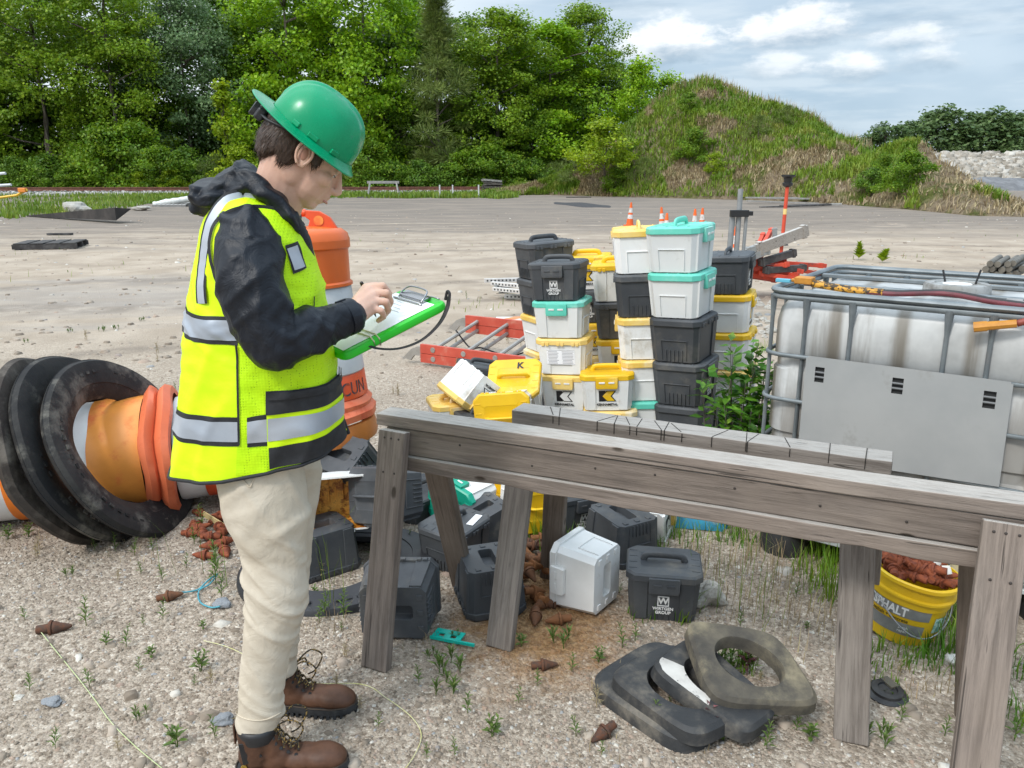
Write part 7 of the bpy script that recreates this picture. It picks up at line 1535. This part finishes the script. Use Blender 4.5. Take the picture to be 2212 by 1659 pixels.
# outer seam and slash pocket on the near leg, laid on the cloth
tro = [o for o in KIDS['person'] if o.name.startswith('trousers')][0]; tb = BVHTree.FromPolygons([v.co.copy() for v in tro.data.vertices], [tuple(p.vertices) for p in tro.data.polygons])
def on_cloth(u, v, off=.0012):
    d = ray(u, v).normalized(); loc, nrm, i_, ds = tb.ray_cast(Vector((0, 0, CAMH)), d); return loc + nrm * off if loc else None
for nm, path, r_ in (('pocket_edge', [(556, 1018), (545, 1042), (540, 1052), (532, 1044), (520, 1030)], .0018), ('cuff_fold', [(508, 1540), (530, 1552), (560, 1556), (590, 1548), (608, 1538)], .0022)):
    P = [q for q in (on_cloth(p.x, p.y) for p in smoothpath([(a, b, 0) for a, b in path], 6)) if q]
    if len(P) > 3: tiny(nm, tube(P, r_, 6), SEAMM)
# ---- boots
LEA = NT('brown_leather'); LEA = LEA.pbr(LEA.mix(LEA.mr(LEA.noise(9, 6, .65), .35, .65), (.060, .026, .014), (.115, .052, .028)), .58, 0, LEA.bump(LEA.noise(60, 6, .65), .35, .002), .4)
SOLE = M_plain('black_boot_sole', (.018, .019, .021), (.035, .036, .038), .7, 30, dirt=((.14, .13, .11), 12, .52, .75)); PADC = M_plain('black_padding', (.010, .010, .012), (.02, .02, .022), .5, 20); LACE = M_plain('speckled_lace', (.02, .016, .012), (.30, .19, .05), .7, 160, .5, .6)
def boot_mesh():
    t = empty('boot'); E = ellipsoid
    up = [E((.045, 0, .060), (.045, .036, .048)), E((.10, 0, .055), (.060, .037, .045)), E((.17, 0, .046), (.060, .043, .032)), E((.225, -.002, .044), (.062, .046, .034)), E((.245, -.002, .040), (.048, .043, .030)), capsule((.052, 0, .07), (.048, 0, .135), .044, .046), capsule((.10, 0, .075), (.072, 0, .135), .034, .036)]
    o = fuse('upper', up, .0045, LEA, None, 4, lambda p: .0016 * ridged(p, (40, 20, 40), 2) * (1 if p.x < .2 else .2)); setparent(o, t)
    out = [(-.010, 0), (-.006, -.026), (.015, -.036), (.06, -.036), (.11, -.037), (.17, -.047), (.23, -.050), (.27, -.040), (.292, -.018), (.297, 0), (.290, .022), (.265, .042), (.22, .047), (.16, .040), (.11, .035), (.06, .036), (.015, .036), (-.006, .026)]
    k = lambda s, z: [((x - .14) * s + .14, y * s, z) for x, y in out]
    mb = MB(); mb.add(loft([k(.97, .008), k(1.0, .012), k(1.0, .024), k(.985, .030), k(.93, .032)]))
    for i in range(len(out)):
        a, b = Vector((*out[i], 0)), Vector((*out[(i + 1) % len(out)], 0)); m_ = max(1, int((b - a).length / .016))
        for q in range(m_): p = a.lerp(b, (q + .5) / m_); p = Vector(((p.x - .14) * .95 + .14, p.y * .93, 0)); mb.add(box(0, 0, .0055, .009, .016, .011), Matrix.Translation(p) @ Matrix.Rotation(math.atan2(b.y - a.y, b.x - a.x), 4, 'Z'))
    mb.build('sole', SOLE, t)
    mb = MB(); mb.add(tube([(x * 1, y * .985, .0325) for x, y in [((q[0] - .14) * .985 + .14, q[1]) for q in out]] + [(out[0][0] * .985 + .002, 0, .0325)], .0026, 6, cap=False)); mb.build('welt', M_plain('boot_welt', (.045, .03, .02), None, .6), t)
    ring = lambda z, s: [(.058 + .050 * s * math.cos(a), .047 * s * math.sin(a), z) for a in [2 * math.pi * i / 28 for i in range(28)]]
    mb = MB(); mb.add(loft([ring(.118, 1.0), ring(.130, 1.06), ring(.146, 1.08), ring(.158, 1.02), ring(.158, .90), ring(.12, .84)], cap=False)); mb.build('collar', PADC, t, smooth=True)
    for s in (-1, 1): mb = MB(); mb.add(prism([(.018, .060), (.07, .085), (.045, .128), (.010, .128)], -.0015, .0015)); mb.build('side_pad', PADC, t, bevel=.001, M=Matrix.Translation((0.004, s * .0400, 0)))
    mb = MB(); mb.add(box(-.002, 0, .135, .005, .022, .060)); mb.build('pull_loop', LEA, t, bevel=.002)
    L = [(.165, .079), (.145, .090), (.127, .103), (.114, .118), (.108, .135), (.106, .150)]; mb = MB()
    for i in range(len(L) - 1):
        for s in (-1, 1): mb.add(tube(smoothpath([(L[i][0], s * .020, L[i][1]), ((L[i][0] + L[i + 1][0]) / 2 + .006, 0, (L[i][1] + L[i + 1][1]) / 2 + .008), (L[i + 1][0], -s * .022, L[i + 1][1])], 4), .0026, 6))
    for s in (-1, 1): mb.add(tube(smoothpath([(.108, s * .008, .150), (.150, s * .030, .185), (.185, s * .036, .165), (.165, s * .026, .120), (.140, s * .024, .105)], 5), .0024, 6)); mb.add(tube(smoothpath([(.108, s * .010, .150), (.128, s * .040, .150), (.135, s * .050, .115)], 5), .0024, 6))
    mb.build('laces', LACE, t, smooth=True)
    for x_, z_ in L[:5]:
        for s in (-1, 1): mb = MB(); mb.add(lathe([(.0052, 0), (.0046, .002), (.0022, .002)], 10)); mb.build('eyelet', PADC, t, M=Matrix.Translation((x_ - .006, s * .0255, z_ - .008)) @ Matrix.Rotation(R(-68 * s), 4, 'X') @ Matrix.Rotation(R(0), 4, 'Z') if s < 0 else Matrix.Translation((x_ - .006, .0255, z_ - .008)) @ Matrix.Rotation(R(-68), 4, 'X'))
    mb = MB(); mb.add(lathe([(.0085, 0), (.008, .001), (.001, .001)], 18)); bd = mb.build('badge', M_plain('boot_badge', (.45, .28, .03), (.12, .07, .01), .5, 400, .45, .55), t, M=basis((.022, -.0365, .050), (1, 0, 0), (0, 0, 1), (0, -1, 0)))
    return t
bt = boot_mesh(); bt.matrix_basis = Matrix.Translation(G(500, 1693) + Vector((.012, .035, .0)) - PB) @ Matrix.Rotation(R(6), 4, 'Z'); setparent(bt, WK)
b2 = dup(bt, None, parent=WK, matrix=Matrix.Translation(G(775, 1537) + Vector((-.30, .02, .0)) - PB) @ Matrix.Rotation(R(-2), 4, 'Z'))
# ---- clipboard and pen
GRN = M_plain('bright_green_plastic', (.012, .46, .012), (.02, .53, .02), .38, 6, bump=.06, bscale=120)
cb = empty('clipboard', (0, 0, 0), (0, 0, 0), 'bright green storage clipboard with white paper held by the worker', 'clipboard'); cb.matrix_basis = basis(bo, bx, by, bz)
def rrect(x0, y0, x1, y1, r, z, m_=5):
    P = []
    for cx, cy, a0 in ((x1 - r, y0 + r, -90), (x1 - r, y1 - r, 0), (x0 + r, y1 - r, 90), (x0 + r, y0 + r, 180)):
        for i in range(m_ + 1): a = R(a0 + 90 * i / m_); P.append((cx + r * math.cos(a), cy + r * math.sin(a), z))
    return P
mb = MB(); mb.add(loft([rrect(.008, .008, BLn - .008, BWd - .008, .02, -.026), rrect(.001, .001, BLn - .001, BWd - .001, .024, -.021), rrect(0, 0, BLn, BWd, .024, -.010), rrect(.002, .002, BLn - .002, BWd - .002, .024, -.004), rrect(.009, .009, BLn - .009, BWd - .009, .02, .0)])); mb.build('case', GRN, cb, smooth='auto', angle=30)
n_ = 12; P = [[(.012 + (BLn - .045) * i / n_, .014 + (BWd - .026) * j / n_, .0012 + .0022 * (j / n_) * (1 - i / n_) + .0006 * math.sin(i * .9)) for i in range(n_ + 1)] for j in range(n_ + 1)]
mb = MB(); mb.add(loft(P, closed=False)); mb.build('paper_sheet', PAPER, cb, smooth=True)
mb = MB()
for j in range(5):
    x = .20 + .014 * j; mb.add(box(x, .12 + .02 * math.sin(j * 5), .0034, .0012, .05 + .02 * math.sin(j * 3), .0003))
mb.build('handwriting', GREYINK, cb)
MET = M_plain('clip_metal', (.35, .35, .36), None, .25, metal=1.0)
mb = MB(); mb.add(box(BLn - .030, BWd / 2, .006, .030, .130, .010)); cl = mb.build('clip', MET, cb, bevel=.003)
for pts in ([(BLn - .05, BWd / 2 - .06, .004), (BLn - .03, BWd / 2 - .06, .016), (BLn - .012, BWd / 2 - .04, .022), (BLn - .012, BWd / 2 + .04, .022), (BLn - .03, BWd / 2 + .06, .016), (BLn - .05, BWd / 2 + .06, .004)], [(BLn - .055, BWd / 2 - .075, .004), (BLn - .058, BWd / 2 + .075, .004)], [(BLn - .012, .02, .006), (BLn - .02, .05, .012), (BLn - .03, .085, .008)]):
    mb = MB(); mb.add(tube(smoothpath(pts, 4), .0024, 8)); mb.build('clip_wire', MET, cl, smooth=True)
BAND = M_plain('rubber_band', (.62, .58, .40), None, .6)
for x in (.070, .086): mb = MB(); mb.add(tube([(x, .235, .0015), (x + .012, .12, .0055), (x + .02, .012, .0035), (x + .021, -.0015, -.008), (x + .020, .0, -.024), (x + .012, .10, -.029)], .0019, 6)); mb.build('elastic_band', BAND, cb, smooth=True)
STR = M_plain('black_strap', (.010, .009, .010), (.03, .02, .025), .7, 50)
sp = [D(970, 640, 2.118), D(966, 665, 2.11), D(948, 700, 2.08), D(910, 735, 2.04), D(860, 753, 2.01), D(812, 752, 1.99), D(797, 742, 1.99)]
iv = cb.matrix_basis.inverted(); mb = MB(); mb.add(tube([iv @ p for p in smoothpath(sp, 6)], .0075, 8, flat=.22)); mb.build('strap', STR, cb, smooth=True)
mb = MB(); mb.add(tube([iv @ p for p in smoothpath([D(962, 648, 2.13), D(966, 630, 2.13), D(971, 634, 2.12), D(970, 650, 2.118)], 4)], .004, 8)); mb.build('strap_loop', STR, cb, smooth=True)
PENM = M_plain('black_pen', (.015, .013, .013), (.05, .025, .02), .35, 80)
p0, p1 = D(780, 609, 2.07), bp(.165, .115, .0035); d_ = (p1 - p0).normalized(); a_, b_ = frame(d_)
t = empty('pen'); t.matrix_basis = basis(p0, a_, b_, d_); L = (p1 - p0).length; tag(t, 'black pen gripped in the right hand above the paper', 'pen')
mb = MB(); mb.add(lathe([(.0032, 0), (.0048, .002), (.0048, L - .022), (.0042, L - .016), (.0016, L - .004), (.0006, L)], 12)); mb.build('pen_barrel', PENM, t, smooth='auto')
mb = MB(); mb.add(box(.0056, 0, .022, .0015, .003, .036)); mb.build('pen_clip', MET, t)
# ================================================================ PLANTS IN THE FOREGROUND
rng = np.random.default_rng(11); random.seed(21)
WEED = leaf_mat('weed_leaf', (.07, .13, .022), (.13, .20, .04), (.20, .25, .07), .25, 9)
DRYW = leaf_mat('dry_weed', (.26, .21, .11), (.34, .28, .16), None, .2, 9)
PURP = leaf_mat('purple_leaf', (.16, .06, .07), (.24, .10, .11), (.12, .10, .05), .25, 9)
BROAD = leaf_mat('broad_leaf', (.045, .135, .012), (.085, .22, .016), (.16, .30, .03), .25, 4)
def sprig_mesh(name, mat, h, n, leaf, wid, spread=.9, stems=1):
    mb = MB(); 
    for s in range(stems):
        a0 = random.random() * 6.28; lean = (random.gauss(0, .18), random.gauss(0, .18)); bx_, by_ = (random.gauss(0, .012), random.gauss(0, .012)) if stems > 1 else (0, 0); hh = h * random.uniform(.65, 1)
        pt = lambda t: Vector((bx_ + lean[0] * hh * t * t, by_ + lean[1] * hh * t * t, hh * t))
        mb.add(tube([pt(0) - Vector((0, 0, .01)), pt(.5), pt(1)], [.0016, .0012, .0006], 4))
        for k in range(n):
            t = .12 + .88 * k / n; a = a0 + k * 2.4; L = leaf * (1.15 - .6 * t) * random.uniform(.8, 1.2); d = Vector((math.cos(a) * spread, math.sin(a) * spread, .55 + .5 * t)).normalized(); sd = d.cross(Vector((0, 0, 1))).normalized(); p = pt(t); w = wid * L
            up = sd.cross(d) * (.10 * L)
            mb.add(([p, p + d * L * .45 + sd * w + up, p + d * L - Vector((0, 0, .18 * L)), p + d * L * .45 - sd * w + up], [(0, 1, 2, 3)]))
    return mb, mat
WP_ = []
for nm, mt, args in (('weed_sprig', WEED, (.11, 22, .034, .10)), ('weed_sprig', WEED, (.075, 16, .030, .12)), ('weed_sprig', WEED, (.14, 26, .040, .10)), ('weed_sprig', WEED, (.06, 12, .034, .16, 1.1, 2)), ('weed_sprig', DRYW, (.08, 12, .030, .08, 1.0, 2)), ('weed_sprig', WEED, (.05, 9, .04, .09, .5, 4))):
    mb, m_ = sprig_mesh(nm, mt, *args); WP_.append([mb.build(nm, m_), False])
def weed(k, u, v, s, lab='small weed sprig growing out of the gravel', grp='weed sprigs in the gravel'):
    q = WP_[k]; p = G(u, v)
    if q[1]: o = dup(q[0], p, (0, 0, random.random() * 6.28), s)
    else: o = q[0]; q[1] = True; o.location = p; o.rotation_euler = (0, 0, random.random() * 6.28); o.scale = (s, s, s)
    tag(o, lab, 'weed', grp)
for k, u, v, s in ((0, 352, 1172 + 1200 - 1000 - 32, .9), (2, 186, 1352, 1.0), (0, 272, 1397, .9), (1, 305, 1240, .8), (0, 352, 1255, .9), (1, 310, 1350, .6), (3, 385, 1615, 1.2), (0, 465, 1595, .8), (3, 430, 1450, 1.2), (1, 300, 1450, .7), (3, 330, 1420, .8), (0, 700, 1290 + 40, 1.2), (2, 742, 1335, 1.0), (0, 690, 1345, .8), (5, 960, 1447, 1.5), (5, 968, 1500, 1.3), (1, 905, 1475, .9), (1, 1010, 1540, 1.0), (5, 1205, 1385, 1.3), (1, 1235, 1450, .9), (0, 1245, 1590, .8), (3, 1290, 1430, .9), (1, 1120, 1520, .8), (3, 1060, 1590, 1.1), (0, 1345, 1400, 1.0), (1, 1372, 1385, .9), (2, 1420, 1580, .9), (0, 1425, 1570, .9), (3, 1610, 1585, 1.4), (3, 1560, 1600, 1.2), (3, 1660, 1560, 1.2), (1, 1720, 1580, .9), (1, 1360, 1530, 1.2), (0, 1550, 1515, 1.0), (5, 1590, 1450, 1.8), (5, 1605, 1455, 1.6), (3, 1755, 1600, 1.0), (2, 1655, 1620, .8), (0, 1945, 1560, .9), (5, 1910, 1600, 1.2), (1, 2040, 1590, .9), (2, 2190, 1600, 1.0), (4, 1290, 1530, 1.0), (4, 1360, 1500, 1.1), (3, 1500, 1560, 1.1), (4, 1700, 1470, 1.1), (0, 420, 1175, 1.0), (2, 438, 1145, 1.1), (2, 470, 1240, 1.3), (0, 478, 1290, 1.2), (2, 466, 1262, 1.2), (0, 250, 1190, .9), (0, 205, 1190, .8), (1, 160, 1140, .9), (3, 60, 1160, 1.0), (0, 290, 1200, .9), (1, 330, 1190, .9), (3, 15, 1165, 1.1), (0, 120, 1118, .8), (4, 230, 1165, 1.1), (4, 80, 1190, 1.0), (4, 700, 1100 + 150, 1.2), (0, 880, 1040 + 140, .9)):
    weed(k, u, v, s)
for i in range(70):
    u = random.uniform(700, 2200) if i % 3 else random.uniform(-10, 700); v = random.uniform(1190, 1650); weed(random.choice((0, 1, 3, 4, 5, 1)), u, v, random.uniform(.45, .9))
for i in range(60):
    u = random.uniform(380, 1250) if i % 2 else random.uniform(0, 600); v = random.uniform(640, 860); weed(random.choice((4, 4, 1, 5)), u, v, random.uniform(.8, 1.6), 'small dry weed sprig on the sandy ground behind', 'weed sprigs on the sandy ground')
def clump(name, spots, hlo, hhi, w, mat, lean=.6):
    P, H_ = [], []
    for u, v, r, n, s in spots:
        c = G(u, v)
        for _ in range(n):
            a = random.random() * 6.28; q = r * random.random() ** .6; P.append((c.x + q * math.cos(a), c.y + q * math.sin(a), -.004)); H_.append(s * random.uniform(hlo, hhi) * (1.1 - .5 * q / max(r, .01)))
    P = np.array(P); H_ = np.array(H_); return blades(name, P, H_, w * (.5 + .8 * rng.random(len(P))), mat, lean)
clump('lush_grass', ((1800, 1215, .10, 90, 1.1), (1770, 1240, .12, 90, .9), (1805, 1290, .10, 80, .9), (1790, 1180, .10, 70, 1.0), (1720, 1185, .10, 50, .8), (2050, 1408, .10, 110, .9), (2075, 1350, .07, 80, 1.1), (2000, 1420, .12, 90, .6), (2090, 1300, .06, 50, 1.1), (1930, 1420, .10, 60, .5), (1205, 1205, .09, 60, .8), (1225, 1120, .10, 70, .9), (1230, 1170, .12, 70, .7), (1270, 1095, .10, 50, .8), (1160, 1165, .05, 40, .9), (1440, 1150, .08, 45, .9), (1405, 1195, .06, 40, .8), (1350, 1215, .08, 40, .7), (1390, 1330, .06, 36, .7), (1475, 1335, .05, 30, .7), (1500, 1318, .04, 24, .7), (1560, 1160, .10, 50, .7), (1590, 1165, .10, 50, .8), (1690, 1180, .08, 40, 1.0), (1480, 1170, .10, 40, .8), (1590, 1440, .03, 16, .8), (1610, 1450, .03, 16, .8), (1470, 1345, .03, 16, .6), (760, 1150, .10, 30, .5), (830, 1215, .06, 24, .6), (790, 1130, .06, 30, .5), (2200, 1560, .08, 50, .7), (2195, 1450, .08, 50, .8), (1900, 1470, .10, 40, .4), (1660, 760, .1, 40, 1.0)), .06, .22, .0055, GR_L, .75)
clump('dry_grass', ((1260, 1140, .20, 120, .8), (1300, 1110, .2, 90, .8), (1600, 1230, .25, 110, .9), (1680, 1230, .2, 90, .9), (1560, 1300, .18, 60, .8), (1650, 1330, .2, 60, .8), (1780, 1330, .15, 60, .7), (1500, 1220, .15, 60, .9), (1730, 1400, .2, 40, .6), (930, 1395, .10, 30, .4), (1330, 1480, .08, 24, .4), (1300, 1620, .08, 24, .35), (1480, 1600, .08, 30, .4), (1960, 1480, .15, 50, .5), (2050, 1480, .12, 50, .5), (720, 1340, .12, 40, .4), (300, 1180, .25, 60, .35), (100, 1150, .25, 60, .3)), .05, .22, .003, GR_D, .7)
# thin seeding stalks
P = []
for u, v, n in ((1580, 1330, 6), (1640, 1290, 8), (1700, 1260, 7), (1560, 1240, 6), (1620, 1220, 7), (1660, 1340, 5), (1530, 1300, 6), (1740, 1300, 8), (710, 1320, 5), (740, 1245, 4), (455, 1260, 3), (1640, 1450, 3), (350, 1240, 2), (700, 1250, 3)):
    for _ in range(n): c = G(u + random.gauss(0, 22), v + random.gauss(0, 16)); P.append((c.x, c.y, 0))
P = np.array(P); blades('grass_stalks', P, .16 + .22 * rng.random(len(P)), np.full(len(P), .0024), GR_G, .55)
# far small tufts on the sandy yard
P = []
for _ in range(1500):
    u = random.uniform(-20, 2230); v = random.uniform(470, 760)
    p = G(u, v)
    if mnoise.noise(Vector((p.x * .5, p.y * .35, 4))) > .22: P.append((p.x, p.y, 0))
P = np.array(P); blades('sparse_tufts', P, .04 + .09 * rng.random(len(P)), .006 + .008 * rng.random(len(P)), GR_G, .8)
# purple stemmed weeds by the pads
def purple(u, v, h):
    mb, m_ = sprig_mesh('purple_weed', PURP, h, 11, .05, .20, .8); o = mb.build('purple_weed', m_, loc=G(u, v)); return o
tag(purple(1541, 1592, .16), 'purple stemmed weed in front of the white painted pad', 'weed'); tag(purple(1613, 1460, .13), 'purple leaved weed growing through the hole of the brown pad', 'weed'); tag(purple(1700, 1180, .14), 'dark red weed at the foot of the bulk tank', 'weed')
# leafy bush between the stacks and the tank
def leafy_bush():
    c = G(1612, 1000); c = Vector((1.12, 3.62, 0)); t = empty('leafy_bush', c, (0, 0, 0), 'leafy green bush squeezed between the tallest stack and the bulk tank', 'bush'); st = MB(); P, N, T, L = [], [], [], []
    for s in range(34):
        a = random.random() * 6.28; b = Vector((random.gauss(0, .05), random.gauss(0, .07), 0)); e = b + Vector((math.cos(a) * random.uniform(.02, .13) - .02, math.sin(a) * random.uniform(.05, .2), random.uniform(.30, .88))); mid = b.lerp(e, .5) + Vector((0, 0, .05))
        pts = smoothpath([b, mid, e], 5); st.add(tube(pts, [.005 - .0004 * i for i in range(len(pts))], 5))
        for i in range(26):
            q = .25 + .75 * i / 26; f = q * (len(pts) - 1); j = min(int(f), len(pts) - 2); p = pts[j].lerp(pts[j + 1], f - j); aa = i * 2.4 + a; d = Vector((math.cos(aa), math.sin(aa), random.uniform(.0, .7))).normalized(); l = random.uniform(.045, .085)
            nn_ = (Vector((0, 0, 1)) - d * d.z + Vector((random.gauss(0, .3), random.gauss(0, .3), 0))).normalized(); P.append(tuple(p + d * l * .6)); N.append(tuple(nn_)); T.append(tuple(d)); L.append(l)
    st.build('stems', BARK, t, smooth=True); N = unit(np.array(N)); T = np.array(T); T = unit(T - N * np.sum(N * T, 1, keepdims=True)); L = np.array(L); V, F = quads(np.array(P), N, T, L, L * .56, .06); tag(np_mesh('leaves', V, F, BROAD, t), kind='stuff')
leafy_bush()
def sapling(u, v, h, lab):
    c = G(u, v); t = empty('sapling', c, (0, 0, 0), lab, 'plant'); mb, m_ = sprig_mesh('foliage', LF['lime'], h, 46, .16, .30, .7); mb.build('foliage', m_, t)
sapling(1855, 562, .48, 'lone yellow green sapling on the sand behind the bulk tank'); sapling(1905, 568, .25, 'tiny green plant right of the lone sapling behind the tank'); sapling(1640, 592, .2, 'tiny green plant at the foot of the red scrap heap')
# heap of pale clods behind the tank
for i in range(26):
    p = G(random.uniform(1625, 1668), random.uniform(640, 730)); 
    if i < 26: rock('pale clod of earth in the low heap behind the stacks', p, random.uniform(.05, .14), PALE if i % 2 else bpy.data.materials['far_rock'], 'clod')['group'] = 'clods of earth behind the stacks'

# ---- tell rows of look-alikes apart by their order across the scene
ORD = 'first second third fourth fifth sixth seventh eighth ninth tenth eleventh twelfth thirteenth fourteenth'.split()
def ordinal(label, tail):
    L = sorted([o for o in COL.objects if o.parent is None and o.get('label') == label], key=lambda o: o.location.x / max(.1, o.location.y))
    for i, o in enumerate(L): o['label'] = ORD[i] + ' ' + label.replace(tail[0], tail[1])
for lb, tl in (('dark low bush in the undergrowth along the tracks', ('bush in', 'bush from the left in')), ('leafy mid green bush in the undergrowth along the tracks', ('bush in', 'bush from the left in')), ('brownish olive bush in the undergrowth along the tracks', ('bush in', 'bush from the left in')), ('small yellow green bush low at the edge of the tracks', ('bush low', 'bush from the left low')),
               ('mid green shrub growing on the grassy mound', ('shrub growing', 'shrub from the left growing')), ('brownish shrub growing on the grassy mound', ('shrub growing', 'shrub from the left growing')), ('small dark shrub growing on the grassy mound', ('shrub growing', 'shrub from the left growing')), ('distant dark green tree on the skyline beyond the quarry', ('tree on', 'tree from the left on')),
               ('red steel leg slanting up out of the scrap heap', ('leg slanting', 'leg from the left slanting')), ('loose plank in the scattered heap below the mound', ('plank in', 'plank from the left in')), ('perforated steel sign post in the loose pile left of the stacks', ('post in', 'post from the left in')), ('charcoal box of the low stacks carrying the upright orange drum', ('box of', 'box from the left of'))): ordinal(lb, tl)
for i, o in enumerate(sorted([o for o in COL.objects if o.get('label') == 'dark broken pallet in the stack at the foot of the mound'], key=lambda o: o.location.z)): o['label'] = ORD[i] + ' pallet from the bottom of the dark broken stack below the mound'
